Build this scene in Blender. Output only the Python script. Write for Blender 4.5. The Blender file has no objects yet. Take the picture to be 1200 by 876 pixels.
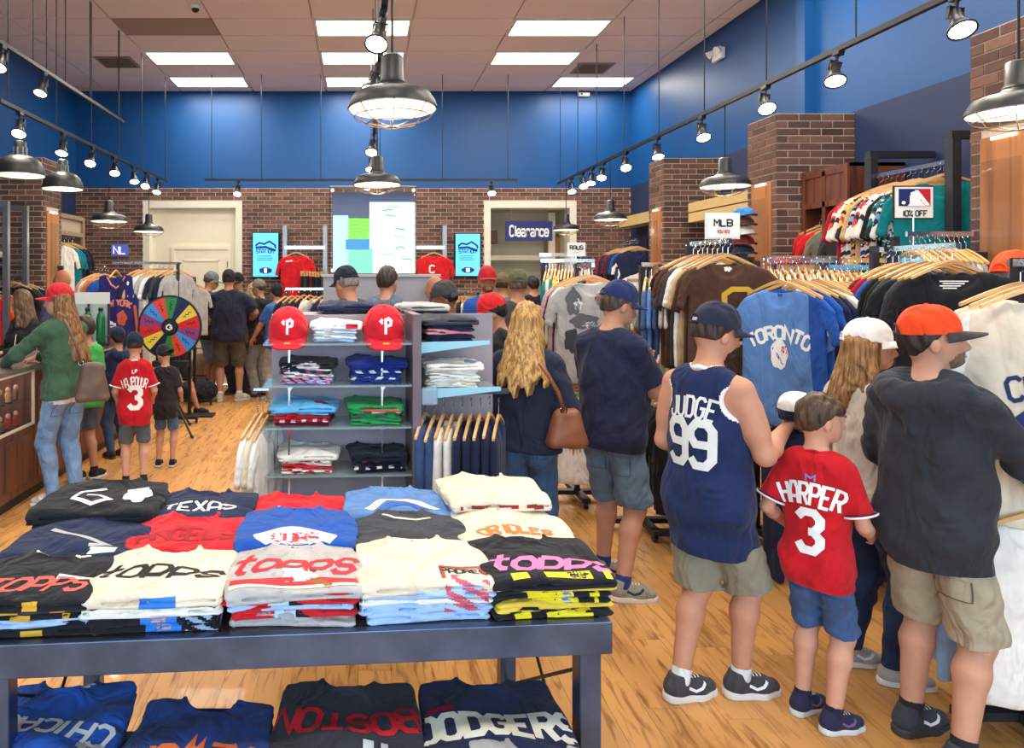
import bpy, bmesh, math, random
import numpy as np
from mathutils import Vector, Matrix
from mathutils.bvhtree import BVHTree

# ---------------------------------------------------------------- camera
F = 830.0            # focal length in pixels of the 1200x876 frame
CX, CY = 425.0, 325.0  # vanishing point of the aisle
CAMZ = 1.80
scene = bpy.context.scene
COL = scene.collection
cam_d = bpy.data.cameras.new('camera'); cam = bpy.data.objects.new('camera', cam_d); COL.objects.link(cam)
cam_d.sensor_width = 36.0; cam_d.sensor_fit = 'HORIZONTAL'; cam_d.lens = 36.0*F/1200.0
cam_d.shift_x = (600-CX)/1200.0; cam_d.shift_y = -(438-CY)/1200.0
cam_d.clip_start = 0.05; cam_d.clip_end = 100
cam.location = (0, 0, CAMZ); cam.rotation_euler = (math.pi/2, 0, 0)
scene.camera = cam

# ---------------------------------------------------------------- world (daylight through the storefront behind the camera)
w = bpy.data.worlds.new('daylight'); scene.world = w; w.use_nodes = True
bg = w.node_tree.nodes['Background']; bg.inputs[0].default_value = (0.62, 0.81, 1.0, 1); bg.inputs[1].default_value = 5.2
scene.view_settings.view_transform = 'Standard'; scene.view_settings.look = 'None'
scene.view_settings.gamma = 1.0; scene.view_settings.use_curve_mapping = False
scene.view_settings.exposure = -0.1

def lamp(name, kind, loc, energy, color=(1, 1, 1), rot=(0, 0, 0), **kw):
    d = bpy.data.lights.new(name, kind); d.energy = energy; d.color = color
    for k, v in kw.items(): setattr(d, k, v)
    o = bpy.data.objects.new(name, d); COL.objects.link(o); o.location = loc; o.rotation_euler = rot
    return o

# ---------------------------------------------------------------- helpers
PI = math.pi
rnd = random.Random(7)
def lin(c):
    c = c/255.0
    return c/12.92 if c <= 0.04045 else ((c+0.055)/1.055)**2.4
def C(r, g, b): return (lin(r), lin(g), lin(b))
def PX(px, D): return (px-CX)*D/F
def PZ(py, D): return CAMZ-(py-CY)*D/F
def at(px, py, D): return Vector((PX(px, D), D, PZ(py, D)))
def FD(py): return CAMZ*F/(py-CY)          # depth of a floor point

MATS = {}
def mat(key, col, rough=0.7, metal=0.0, var=0.0, scale=8.0, bump=0.0, bscale=60.0, emit=0.0, ecol=None, spec=0.5, trans=0.0, alpha=1.0, coat=0.0, sheen=0.0, ior=1.45, fold=0.0):
    if key in MATS: return MATS[key]
    m = bpy.data.materials.new(key); m.use_nodes = True; MATS[key] = m
    nt = m.node_tree; b = nt.nodes['Principled BSDF']
    b.inputs['Base Color'].default_value = (*col, 1); b.inputs['Roughness'].default_value = rough
    b.inputs['Metallic'].default_value = metal; b.inputs['Specular IOR Level'].default_value = spec
    b.inputs['Transmission Weight'].default_value = trans; b.inputs['Alpha'].default_value = alpha
    b.inputs['Coat Weight'].default_value = coat; b.inputs['Sheen Weight'].default_value = sheen; b.inputs['IOR'].default_value = ior
    if emit: 
        b.inputs['Emission Color'].default_value = (*(ecol or col), 1); b.inputs['Emission Strength'].default_value = emit
    if var or bump or fold:
        tc = nt.nodes.new('ShaderNodeTexCoord')
    if var:
        n = nt.nodes.new('ShaderNodeTexNoise'); n.inputs['Scale'].default_value = scale; n.inputs['Detail'].default_value = 4
        nt.links.new(tc.outputs['Object'], n.inputs['Vector'])
        r = nt.nodes.new('ShaderNodeMapRange'); r.inputs['From Min'].default_value = 0.3; r.inputs['From Max'].default_value = 0.7
        r.inputs['To Min'].default_value = 1-var; r.inputs['To Max'].default_value = 1+var
        nt.links.new(n.outputs['Fac'], r.inputs['Value'])
        mx = nt.nodes.new('ShaderNodeVectorMath'); mx.operation = 'SCALE'; mx.inputs[0].default_value = col
        nt.links.new(r.outputs['Result'], mx.inputs['Scale']); nt.links.new(mx.outputs[0], b.inputs['Base Color'])
    if bump:
        n2 = nt.nodes.new('ShaderNodeTexNoise'); n2.inputs['Scale'].default_value = bscale; n2.inputs['Detail'].default_value = 3
        nt.links.new(tc.outputs['Object'], n2.inputs['Vector'])
        bp = nt.nodes.new('ShaderNodeBump'); bp.inputs['Strength'].default_value = bump; bp.inputs['Distance'].default_value = 0.01
        nt.links.new(n2.outputs['Fac'], bp.inputs['Height']); nt.links.new(bp.outputs[0], b.inputs['Normal'])
        if fold:
            mp = nt.nodes.new('ShaderNodeMapping'); mp.inputs['Scale'].default_value = (1, 1, 0.55); mp.inputs['Rotation'].default_value = (0.3, 0.5, 0)
            n3 = nt.nodes.new('ShaderNodeTexNoise'); n3.inputs['Scale'].default_value = fold; n3.inputs['Detail'].default_value = 2; n3.inputs['Distortion'].default_value = 1.2
            nt.links.new(tc.outputs['Object'], mp.inputs[0]); nt.links.new(mp.outputs[0], n3.inputs['Vector'])
            b2 = nt.nodes.new('ShaderNodeBump'); b2.inputs['Strength'].default_value = 0.8; b2.inputs['Distance'].default_value = 0.05
            nt.links.new(n3.outputs['Fac'], b2.inputs['Height']); nt.links.new(b2.outputs[0], bp.inputs['Normal'])
    return m
def fab(r, g, b, key=None, **kw):
    k = key or 'fabric_%d_%d_%d' % (r, g, b)
    a = dict(rough=0.9, var=0.10, scale=14, bump=0.25, bscale=40, spec=0.2, sheen=0.08, fold=8.0); a.update(kw)
    return mat(k, C(r, g, b), **a)
def ink(r, g, b): return mat('print_%d_%d_%d' % (r, g, b), C(r, g, b), rough=0.65, var=0.04, scale=30, spec=0.3)

def tag(o, label=None, cat=None, group=None, kind=None):
    if label: o['label'] = label
    if cat: o['category'] = cat
    if group: o['group'] = group
    if kind: o['kind'] = kind
    return o
def empty(name, loc=(0, 0, 0), rz=0.0, label=None, cat=None, group=None, kind=None):
    o = bpy.data.objects.new(name, None); COL.objects.link(o); o.location = loc; o.rotation_euler = (0, 0, rz)
    o.empty_display_size = 0.1
    return tag(o, label, cat, group, kind)
def mkmesh(name, v, f, smooth=False):
    me = bpy.data.meshes.new(name)
    if isinstance(v, np.ndarray): v = v.tolist()
    if isinstance(f, np.ndarray): f = f.tolist()
    me.from_pydata(v, [], f)
    if smooth: me.shade_smooth()
    return me
def ob(name, me, m=None, parent=None, loc=None, rot=None, **tags):
    o = bpy.data.objects.new(name, me); COL.objects.link(o)
    if m is not None:
        if len(me.materials) == 0: me.materials.append(m)
        elif me.materials[0] != m:
            o.material_slots[0].link = 'OBJECT'; o.material_slots[0].material = m
    if parent: o.parent = parent
    if loc is not None: o.location = loc
    if rot is not None: o.rotation_euler = rot
    return tag(o, **tags)
def dup(o, parent=None, loc=None, rz=None, label=None, group=None):
    c = o.copy(); COL.objects.link(c); c.parent = parent
    if loc is not None: c.location = loc
    if rz is not None: c.rotation_euler = (0, 0, rz)
    if label: c['label'] = label
    if group: c['group'] = group
    for ch in list(o.children): dup(ch, c)
    return c

class MB:
    def __init__(s): s.v = []; s.f = []
    def add(s, v, f):
        n = len(s.v); s.v += [tuple(p) for p in v]; s.f += [tuple(i+n for i in q) for q in f]; return s
    def box(s, x0, x1, y0, y1, z0, z1):
        return s.add([(x0,y0,z0),(x1,y0,z0),(x1,y1,z0),(x0,y1,z0),(x0,y0,z1),(x1,y0,z1),(x1,y1,z1),(x0,y1,z1)],
                     [(0,3,2,1),(4,5,6,7),(0,1,5,4),(1,2,6,5),(2,3,7,6),(3,0,4,7)])
    def bar(s, a, b, wd, ht, up=(0, 0, 1)):
        a = Vector(a); b = Vector(b); d = (b-a).normalized(); u = Vector(up)
        if abs(d.dot(u)) > 0.95: u = Vector((0, 1, 0))
        sx = d.cross(u).normalized()*wd/2; sz = sx.cross(d).normalized()*ht/2
        vs = [p+i*sx+j*sz for p in (a, b) for i, j in ((-1,-1),(1,-1),(1,1),(-1,1))]
        return s.add(vs, [(3,2,1,0),(4,5,6,7),(0,1,5,4),(1,2,6,5),(2,3,7,6),(3,0,4,7)])
    def tube(s, pts, r, n=8, cap=True):
        pts = [Vector(p) for p in pts]; rs = r if isinstance(r, (list, tuple)) else [r]*len(pts)
        vs = []; fs = []; prev = None
        for i, p in enumerate(pts):
            d = (pts[min(i+1, len(pts)-1)]-pts[max(i-1, 0)]).normalized()
            if prev is None: prev = Vector((0, 0, 1)) if abs(d.z) < 0.9 else Vector((1, 0, 0))
            x = (prev-d*prev.dot(d)).normalized(); prev = x; y = d.cross(x)
            vs += [p+(x*math.cos(2*PI*k/n)+y*math.sin(2*PI*k/n))*rs[i] for k in range(n)]
        for i in range(len(pts)-1):
            for k in range(n): fs.append((i*n+k, i*n+(k+1)%n, (i+1)*n+(k+1)%n, (i+1)*n+k))
        if cap: fs.append(tuple(range(n-1, -1, -1))); fs.append(tuple((len(pts)-1)*n+k for k in range(n)))
        return s.add(vs, fs)
    def lathe(s, prof, c=(0, 0, 0), n=24, close=False):
        vs = []; fs = []
        for r, z in prof:
            vs += [(c[0]+r*math.cos(2*PI*k/n), c[1]+r*math.sin(2*PI*k/n), c[2]+z) for k in range(n)]
        for i in range(len(prof)-1):
            for k in range(n): fs.append((i*n+k, i*n+(k+1)%n, (i+1)*n+(k+1)%n, (i+1)*n+k))
        return s.add(vs, fs)
    def prism(s, poly, y0, y1):     # polygon in x,z extruded along y
        n = len(poly); vs = [(x, y0, z) for x, z in poly]+[(x, y1, z) for x, z in poly]
        return s.add(vs, [tuple(range(n)), tuple(range(2*n-1, n-1, -1))]+[(i, i+n, (i+1) % n+n, (i+1) % n) for i in range(n)])
    def mesh(s, name, smooth=False): return mkmesh(name, s.v, s.f, smooth)
    def build(s, name, m, parent=None, smooth=False, bevel=0, **tags):
        o = ob(name, s.mesh(name, smooth), m, parent, **tags)
        if bevel:
            b = o.modifiers.new('bevel', 'BEVEL'); b.width = bevel; b.segments = 2; b.limit_method = 'ANGLE'
        return o

# ---------------------------------------------------------------- signed-distance modelling (numpy surface nets)
def f32(a): return np.asarray(a, dtype=np.float32)
def seg(P, a, b, r1, r2):
    a = f32(a); ba = f32(b)-a; pa = P-a; L = float(ba@ba)+1e-9
    t = np.clip((pa@ba)/L, 0, 1); q = pa-t[:, None]*ba
    return np.sqrt(np.einsum('ij,ij->i', q, q))-(r1+(r2-r1)*t)
def segf(P, a, b, r1, r2, flat, cut=False):   # flattened in y
    k = f32((1, 1/flat, 1)); d = seg(P*k, f32(a)*k, f32(b)*k, r1, r2)*(0.5+0.5*flat)
    return d
def ell(P, c, r):
    p = P-f32(c); r = f32(r); k0 = np.sqrt(((p/r)**2).sum(1)); k1 = np.sqrt(((p/(r*r))**2).sum(1))+1e-6
    return k0*(k0-1)/k1
def smin(a, b, k):
    h = np.maximum(k-np.abs(a-b), 0)/k
    return np.minimum(a, b)-h*h*k*0.25
def poly2(X, Z, poly):
    d = np.full(X.shape, 1e9, np.float32); s = np.ones(X.shape, np.float32); n = len(poly)
    for i in range(n):
        ax, az = poly[i]; bx, bz = poly[i-1]
        ex, ez = bx-ax, bz-az; wx, wz = X-ax, Z-az
        t = np.clip((wx*ex+wz*ez)/(ex*ex+ez*ez), 0, 1)
        d = np.minimum(d, (wx-ex*t)**2+(wz-ez*t)**2)
        c1 = Z >= az; c2 = Z < bz; c3 = ex*wz > ez*wx
        s = np.where((c1 & c2 & c3) | (~c1 & ~c2 & ~c3), -s, s)
    return s*np.sqrt(d)
def surf(fn, lo, hi, h, smooth=1):
    lo = f32(lo); hi = f32(hi); B = 4; H = h*B
    nc = np.ceil((hi-lo)/H).astype(int)+1
    gi = np.stack(np.meshgrid(*[np.arange(n) for n in nc], indexing='ij'), -1).reshape(-1, 3)
    dc = fn(f32(lo+(gi+0.5-0.5/B)*H))
    n = nc*B
    act = np.abs(dc) < H*1.35
    D = np.where(dc < 0, -1.0, 1.0).astype(np.float32).reshape(nc)
    D = D.repeat(B, 0).repeat(B, 1).repeat(B, 2)
    off = np.stack(np.meshgrid(*[np.arange(B)]*3, indexing='ij'), -1).reshape(-1, 3)
    idx = (gi[act][:, None, :]*B+off[None]).reshape(-1, 3)
    if len(idx):
        D[idx[:, 0], idx[:, 1], idx[:, 2]] = fn(f32(lo+idx*h))
    D[0] = 1; D[-1] = 1; D[:, 0] = 1; D[:, -1] = 1; D[:, :, 0] = 1; D[:, :, -1] = 1
    S = D < 0
    cs = [S[i:n[0]-1+i, j:n[1]-1+j, k:n[2]-1+k] for i in (0, 1) for j in (0, 1) for k in (0, 1)]
    cnt = sum(c.astype(np.int8) for c in cs)
    A = np.argwhere((cnt > 0) & (cnt < 8))
    vid = np.full((n[0]-1, n[1]-1, n[2]-1), -1, np.int32); vid[A[:, 0], A[:, 1], A[:, 2]] = np.arange(len(A))
    acc = np.zeros((len(A), 3), np.float32); num = np.zeros(len(A), np.float32)
    cor = [(i, j, k) for i in (0, 1) for j in (0, 1) for k in (0, 1)]
    for a in cor:
        for ax in range(3):
            if a[ax]: continue
            b = list(a); b[ax] = 1
            da = D[A[:, 0]+a[0], A[:, 1]+a[1], A[:, 2]+a[2]]; db = D[A[:, 0]+b[0], A[:, 1]+b[1], A[:, 2]+b[2]]
            m = (da < 0) != (db < 0)
            t = np.where(m, da/(da-db+1e-12), 0)
            p = np.tile(f32(a), (len(A), 1)); p[:, ax] = t
            acc[m] += p[m]; num[m] += 1
    V = lo+(A+acc/num[:, None])*h
    Q = []
    for ax in range(3):
        u, v_ = (ax+1) % 3, (ax+2) % 3
        s0 = [slice(0, n[i]) for i in range(3)]; s1 = list(s0); s0[ax] = slice(0, n[ax]-1); s1[ax] = slice(1, n[ax])
        a = S[tuple(s0)]; b = S[tuple(s1)]
        E = np.argwhere(a != b)
        E = E[(E[:, u] > 0) & (E[:, v_] > 0) & (E[:, u] < n[u]-1) & (E[:, v_] < n[v_]-1)]
        ins = a[E[:, 0], E[:, 1], E[:, 2]]
        def cell(du, dv):
            q = E.copy(); q[:, u] -= du; q[:, v_] -= dv; return vid[q[:, 0], q[:, 1], q[:, 2]]
        q = np.stack([cell(1, 1), cell(0, 1), cell(0, 0), cell(1, 0)], 1)
        q[~ins] = q[~ins][:, ::-1]
        Q.append(q)
    Q = np.concatenate(Q)
    for _ in range(smooth):
        sm = np.zeros_like(V); ct = np.zeros(len(V), np.float32)
        for i in range(4):
            a, b = Q[:, i], Q[:, (i+1) % 4]
            for c in range(3):
                sm[:, c] += np.bincount(a, V[b, c], len(V)); sm[:, c] += np.bincount(b, V[a, c], len(V))
            ct += np.bincount(a, minlength=len(V))+np.bincount(b, minlength=len(V))
        V = V*0.5+0.5*sm/np.maximum(ct, 1)[:, None]
    return V, Q
def wob(P, f, seed):      # cheap smooth pseudo noise in [-1,1]
    s = seed*1.37
    x, y, z = P[:, 0]*f, P[:, 1]*f, P[:, 2]*f
    return (np.sin(x+1.7*np.sin(z*0.7+s)+s)+np.sin(z*1.1+1.3*np.sin(x*0.8+y+s*2)+2*s)+np.sin(y*1.2+1.1*np.sin(z*0.9-x*0.6+s)+3*s))/3

# ---------------------------------------------------------------- block lettering as geometry
GL = {'A':'00 04 16 36 44 40/02 42','B':'00 06 36 45 44 33 03/33 42 41 30 00','C':'45 36 16 05 01 10 30 41','D':'00 06 36 45 41 30 00',
 'E':'46 06 00 40/03 33','F':'46 06 00/03 33','G':'45 36 16 05 01 10 30 41 43 23','H':'00 06/40 46/03 43','I':'20 26','J':'46 41 30 10 01 02',
 'K':'00 06/46 03 40','L':'06 00 40','M':'00 06 23 46 40','N':'00 06 40 46','O':'10 01 05 16 36 45 41 30 10','P':'00 06 36 45 44 33 03',
 'R':'00 06 36 45 44 33 03/23 40','S':'45 36 16 05 04 13 33 42 41 30 10 01','T':'06 46/20 26','U':'06 01 10 30 41 46','V':'06 20 46',
 'W':'06 10 24 30 46','X':'00 46/06 40','Y':'06 23 46/23 20','Z':'06 46 00 40','0':'10 01 05 16 36 45 41 30 10','1':'20 26','2':'05 16 36 45 44 00 40',
 '3':'05 16 36 45 44 33 23/33 42 41 30 10 01','9':'01 10 30 41 45 36 16 05 04 13 43','%':'00 46/05 06 16 15 05/31 30 40 41 31',
 'c':'43 34 14 03 01 10 30 41','l':'16 10','e':'02 42 43 34 14 03 01 10 30 41','a':'04 34 43 40 10 01 12 42','r':'04 00/02 14 34 43',
 'n':'04 00/03 14 34 43 40','o':'14 03 01 10 30 41 43 34 14','p':'04 00/04 34 43 42 31 01','s':'43 34 14 03 12 32 41 30 10 01','t':'26 21 30 40/04 44',
 '-':'03 43','~':'01 13 22 33 45','.':'20 21'}
def stroke2(pts, wd, step):
    """thick polyline in 2D -> verts, quads, subdivided along its length"""
    pts = [Vector(p) for p in pts]; closed = (pts[0]-pts[-1]).length < 1e-6 and len(pts) > 2
    n = len(pts); off = []
    for i in range(n):
        dp = (pts[i]-pts[i-1]) if i > 0 else (pts[0]-pts[-2] if closed else None)
        dn = (pts[i+1]-pts[i]) if i < n-1 else (pts[1]-pts[0] if closed else None)
        dp = dp.normalized() if dp else dn.normalized(); dn = dn.normalized() if dn else dp
        a = Vector((-dp.y, dp.x)); b = Vector((-dn.y, dn.x)); m = (a+b)
        m = m.normalized() if m.length > 1e-4 else a
        off.append(m*(wd/2)/max(0.45, m.dot(a)))
    V = []; Q = []
    for i in range(n-1):
        k = max(1, int(math.ceil((pts[i+1]-pts[i]).length/step))); base = len(V)
        for j in range(k+1):
            t = j/k; p = pts[i].lerp(pts[i+1], t); o = off[i].lerp(off[i+1], t)
            V += [p-o, p, p+o]
        for j in range(k):
            q = base+3*j; Q += [(q+1, q, q+3, q+4), (q+2, q+1, q+4, q+5)]
    return V, Q
def text2(s, h, wfac=0.62, wd=0.17, gap=0.28, arch=0.0, step=0.02, slant=0.0):
    """text centred on the origin; h cap height; arch = sagitta of an arch. returns verts2, quads"""
    V = []; Q = []; cw = h*wfac; x = 0.0
    for ch in s:
        if ch == ' ': x += cw*0.7; continue
        g = GL.get(ch) or GL['O']
        for part in g.split('/'):
            p = [(x+int(t[0])/4*cw, (int(t[1])/6-0.5)*h) for t in part.split()]
            v, q = stroke2(p, h*wd, step); n = len(V); V += v; Q += [tuple(i+n for i in f) for f in q]
        x += cw+gap*cw if ch not in 'Il1' else cw*(.62 if ch == 'l' else .9)
    W = x-gap*cw
    V = [Vector((v.x-W/2+slant*v.y, v.y)) for v in V]
    if arch:
        hw = W/2; R = (hw*hw+arch*arch)/(2*abs(arch)); sg = 1 if arch > 0 else -1
        for v in V:
            a = v.x/R; r = R+sg*v.y
            v.x, v.y = r*math.sin(a), sg*(r*math.cos(a)-R)
    return V, Q
def grid2(fnin, x0, x1, y0, y1, st):
    """grid cells whose centre passes fnin(x,y): for blobs and stripes"""
    nx = max(1, round((x1-x0)/st)); ny = max(1, round((y1-y0)/st)); V = {}; Q = []; L = []
    def vid(i, j):
        if (i, j) not in V: V[(i, j)] = len(L); L.append(Vector((x0+(x1-x0)*i/nx, y0+(y1-y0)*j/ny)))
        return V[(i, j)]
    for i in range(nx):
        for j in range(ny):
            if fnin(x0+(x1-x0)*(i+.5)/nx, y0+(y1-y0)*(j+.5)/ny): Q.append((vid(i, j), vid(i+1, j), vid(i+1, j+1), vid(i, j+1)))
    return L, Q
def decal(name, v2, q, m, parent, bvh, org, ux, uy, ray, off=0.004, maxd=1.0, rot=0.0, strict=False):
    """lay flat artwork on a surface: cast every vertex along ray onto the bvh (all in the parent's local space)"""
    org, ux, uy, ray = Vector(org), Vector(ux), Vector(uy), Vector(ray).normalized(); V = []; ok = []
    cr, sr = math.cos(rot), math.sin(rot)
    for p in v2:
        x, y = p.x*cr-p.y*sr, p.x*sr+p.y*cr
        o = org+ux*x+uy*y-ray*0.3
        hit, nrm, _, d = bvh.ray_cast(o, ray, maxd)
        if hit is None: V.append(o); ok.append(False)
        else: V.append(hit-ray*off); ok.append(True)
    qq = []
    for f in q:
        if not all(ok[i] for i in f): continue
        e = max((V[f[i]]-V[f[(i+1) % len(f)]]).length for i in range(len(f)))
        if e < 0.09: qq.append(f)
    if not qq or (strict and len(qq) < len(q)): return None
    me = mkmesh(name, V, qq, True)
    return ob(name, me, m, parent)
def plate(name, v2, q, m, parent, org, ux, uy):
    org, ux, uy = Vector(org), Vector(ux), Vector(uy)
    return ob(name, mkmesh(name, [org+ux*p.x+uy*p.y for p in v2], q), m, parent)
def bvh_of(V, Q): return BVHTree.FromPolygons([tuple(map(float, p)) for p in V], [tuple(map(int, q)) for q in Q])
def bvh_me(me): return BVHTree.FromPolygons([v.co.copy() for v in me.vertices], [tuple(p.vertices) for p in me.polygons])
# ---------------------------------------------------------------- the room
XL, XR, YB, YF, ZC, ZB = -4.82, 4.50, 11.9, -1.6, 4.92, 3.30
M_navy = mat('paint_navy', C(34, 48, 84), rough=0.6, var=0.04, scale=3, bump=0.05)
M_blue = mat('paint_blue', C(10, 74, 134), rough=0.45, var=0.05, scale=2, bump=0.05)
M_cream = mat('paint_cream', C(236, 226, 200), rough=0.5, var=0.03)
M_trimw = mat('trim_white', C(226, 222, 206), rough=0.45, var=0.02)
M_mortar = mat('mortar', C(200, 180, 166), rough=0.95, var=0.12, scale=30, bump=0.4)
M_black = mat('black_metal', C(30, 32, 36), rough=0.4, var=0.06, spec=0.5)
M_dark = mat('dark_steel', C(58, 60, 66), rough=0.4, metal=0.6, var=0.1, scale=20)
M_chrome = mat('chrome', C(215, 218, 222), rough=0.16, metal=1.0, var=0.03)
M_steel = mat('brushed_steel', C(160, 162, 166), rough=0.35, metal=0.9, var=0.06)
M_white = mat('white_plastic', C(238, 238, 234), rough=0.4, var=0.02)
M_glass = mat('clear_glass', (0.06, 0.08, 0.08), rough=0.03, alpha=0.12, spec=0.6)

def wood(key, c1, c2, scale=1.0, axis='Y', rough=0.4, coat=0.1, dens=14, along=0.6, lo=.34, hi=.52):
    m = bpy.data.materials.new(key); m.use_nodes = True; nt = m.node_tree; b = nt.nodes['Principled BSDF']
    tc = nt.nodes.new('ShaderNodeTexCoord'); mp = nt.nodes.new('ShaderNodeMapping')
    s = {'X': (along, dens, dens), 'Y': (dens, along, dens), 'Z': (dens, dens, along)}[axis]
    mp.inputs['Scale'].default_value = tuple(a*scale for a in s)
    oi = nt.nodes.new('ShaderNodeObjectInfo'); gi = nt.nodes.new('ShaderNodeNewGeometry')
    ad = nt.nodes.new('ShaderNodeMath'); ad.operation = 'ADD'
    nt.links.new(oi.outputs['Random'], ad.inputs[0]); nt.links.new(gi.outputs['Random Per Island'], ad.inputs[1])
    ml = nt.nodes.new('ShaderNodeMath'); ml.operation = 'MULTIPLY'; ml.inputs[1].default_value = 37.0
    nt.links.new(ad.outputs[0], ml.inputs[0]); nt.links.new(ml.outputs[0], mp.inputs['Location'])
    nt.links.new(tc.outputs['Object'], mp.inputs['Vector'])
    n = nt.nodes.new('ShaderNodeTexNoise'); n.inputs['Scale'].default_value = 1.0; n.inputs['Detail'].default_value = 6; n.inputs['Distortion'].default_value = 0.8
    nt.links.new(mp.outputs[0], n.inputs['Vector'])
    cr = nt.nodes.new('ShaderNodeValToRGB'); e = cr.color_ramp
    e.elements[0].position = lo; e.elements[0].color = (*c2, 1); e.elements[1].position = hi; e.elements[1].color = (*c1, 1)
    nt.links.new(n.outputs['Fac'], cr.inputs[0])
    mr = nt.nodes.new('ShaderNodeMapRange'); mr.inputs['To Min'].default_value = 0.86; mr.inputs['To Max'].default_value = 1.12
    fr = nt.nodes.new('ShaderNodeMath'); fr.operation = 'FRACT'; nt.links.new(ml.outputs[0], fr.inputs[0]); nt.links.new(fr.outputs[0], mr.inputs[0])
    vm = nt.nodes.new('ShaderNodeVectorMath'); vm.operation = 'SCALE'; nt.links.new(cr.outputs[0], vm.inputs[0]); nt.links.new(mr.outputs[0], vm.inputs['Scale'])
    nt.links.new(vm.outputs[0], b.inputs['Base Color'])
    b.inputs['Roughness'].default_value = rough; b.inputs['Coat Weight'].default_value = coat
    bp = nt.nodes.new('ShaderNodeBump'); bp.inputs['Strength'].default_value = 0.12; bp.inputs['Distance'].default_value = 0.004
    nt.links.new(n.outputs['Fac'], bp.inputs['Height']); nt.links.new(bp.outputs[0], b.inputs['Normal'])
    MATS[key] = m; return m
M_floor = wood('floor_wood', C(208, 150, 84), C(142, 88, 42), axis='Y', rough=0.45, coat=0.08, dens=30, along=4.2, lo=.29, hi=.49)
M_walnut = wood('walnut', C(112, 62, 42), C(72, 38, 28), axis='Z', rough=0.4)
M_oak = wood('lit_oak', C(182, 118, 64), C(146, 88, 46), axis='Z', rough=0.35)
M_hanger = wood('hanger_wood', C(226, 178, 118), C(200, 148, 90), axis='X', rough=0.45, dens=40)
M_cab = wood('cabinet_wood', C(98, 56, 44), C(70, 38, 32), axis='Y', rough=0.45)

# floor: boards run along the aisle
floor = ob('floor', MB().box(XL, XR, YF, YB, -0.06, -0.004).mesh('floor'), mat('underlay', C(120, 76, 36), rough=0.8, var=0.1), kind='structure')
BW, BL = 0.15, 1.2
cells = []
i = 0
while XL+i*BW < XR-0.01:
    x0 = XL+i*BW; x1 = min(x0+BW, XR); y = YF+((i*0.47) % 1)*BL-BL
    while y < YB:
        a, b = max(y, YF), min(y+BL, YB)
        if b-a > 0.02:
            cy = (a+b)/2; cx = (x0+x1)/2
            vis = 2.0 < cy and -2.75 < cx < 3.2 and 0 < CX+F*cx/max(cy, .1) < 1200
            cells.append((vis, cy, x0, x1, a, b))
        y += BL
    i += 1
cells.sort(key=lambda c: (not c[0], c[1]))
rest = MB(); pm = {}
for k, (vis, cy, x0, x1, a, b) in enumerate(cells):
    if k < 300:
        key = (round(x1-x0, 3), round(b-a, 2))
        if key not in pm:
            hx, hy = (x1-x0)/2-0.0007, (b-a)/2-0.0007
            pm[key] = MB().box(-hx, hx, -hy, hy, -0.004, 0).mesh('floorboard')
        ob('floorboard', pm[key], M_floor, floor, loc=((x0+x1)/2, cy, 0))
    else: rest.box(x0+.0007, x1-.0007, a+.0007, b-.0007, -0.004, 0)
rest.build('floorboards_beyond', M_floor, floor, kind='stuff')

# brick material and walls
M_brick = bpy.data.materials.new('brick'); M_brick.use_nodes = True
def _brick():
    nt = M_brick.node_tree; b = nt.nodes['Principled BSDF']
    oi = nt.nodes.new('ShaderNodeObjectInfo'); gi = nt.nodes.new('ShaderNodeNewGeometry')
    ad = nt.nodes.new('ShaderNodeMath'); ad.operation = 'ADD'; nt.links.new(oi.outputs['Random'], ad.inputs[0]); nt.links.new(gi.outputs['Random Per Island'], ad.inputs[1])
    fr = nt.nodes.new('ShaderNodeMath'); fr.operation = 'FRACT'; nt.links.new(ad.outputs[0], fr.inputs[0])
    cr = nt.nodes.new('ShaderNodeValToRGB'); e = cr.color_ramp
    e.elements[0].color = (*C(76, 56, 50), 1); e.elements[1].color = (*C(128, 92, 78), 1)
    x = e.elements.new(0.5); x.color = (*C(100, 72, 62), 1); x = e.elements.new(0.8); x.color = (*C(112, 80, 68), 1)
    nt.links.new(fr.outputs[0], cr.inputs[0])
    tc = nt.nodes.new('ShaderNodeTexCoord'); n = nt.nodes.new('ShaderNodeTexNoise'); n.inputs['Scale'].default_value = 28; n.inputs['Detail'].default_value = 5
    nt.links.new(tc.outputs['Object'], n.inputs['Vector'])
    mr = nt.nodes.new('ShaderNodeMapRange'); mr.inputs['To Min'].default_value = 0.7; mr.inputs['To Max'].default_value = 1.3
    nt.links.new(n.outputs['Fac'], mr.inputs[0])
    vm = nt.nodes.new('ShaderNodeVectorMath'); vm.operation = 'SCALE'; nt.links.new(cr.outputs[0], vm.inputs[0]); nt.links.new(mr.outputs[0], vm.inputs['Scale'])
    nt.links.new(vm.outputs[0], b.inputs['Base Color']); b.inputs['Roughness'].default_value = 0.85
    bp = nt.nodes.new('ShaderNodeBump'); bp.inputs['Strength'].default_value = 0.5; bp.inputs['Distance'].default_value = 0.004
    nt.links.new(n.outputs['Fac'], bp.inputs['Height']); nt.links.new(bp.outputs[0], b.inputs['Normal'])
_brick()
BRK = {}
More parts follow.
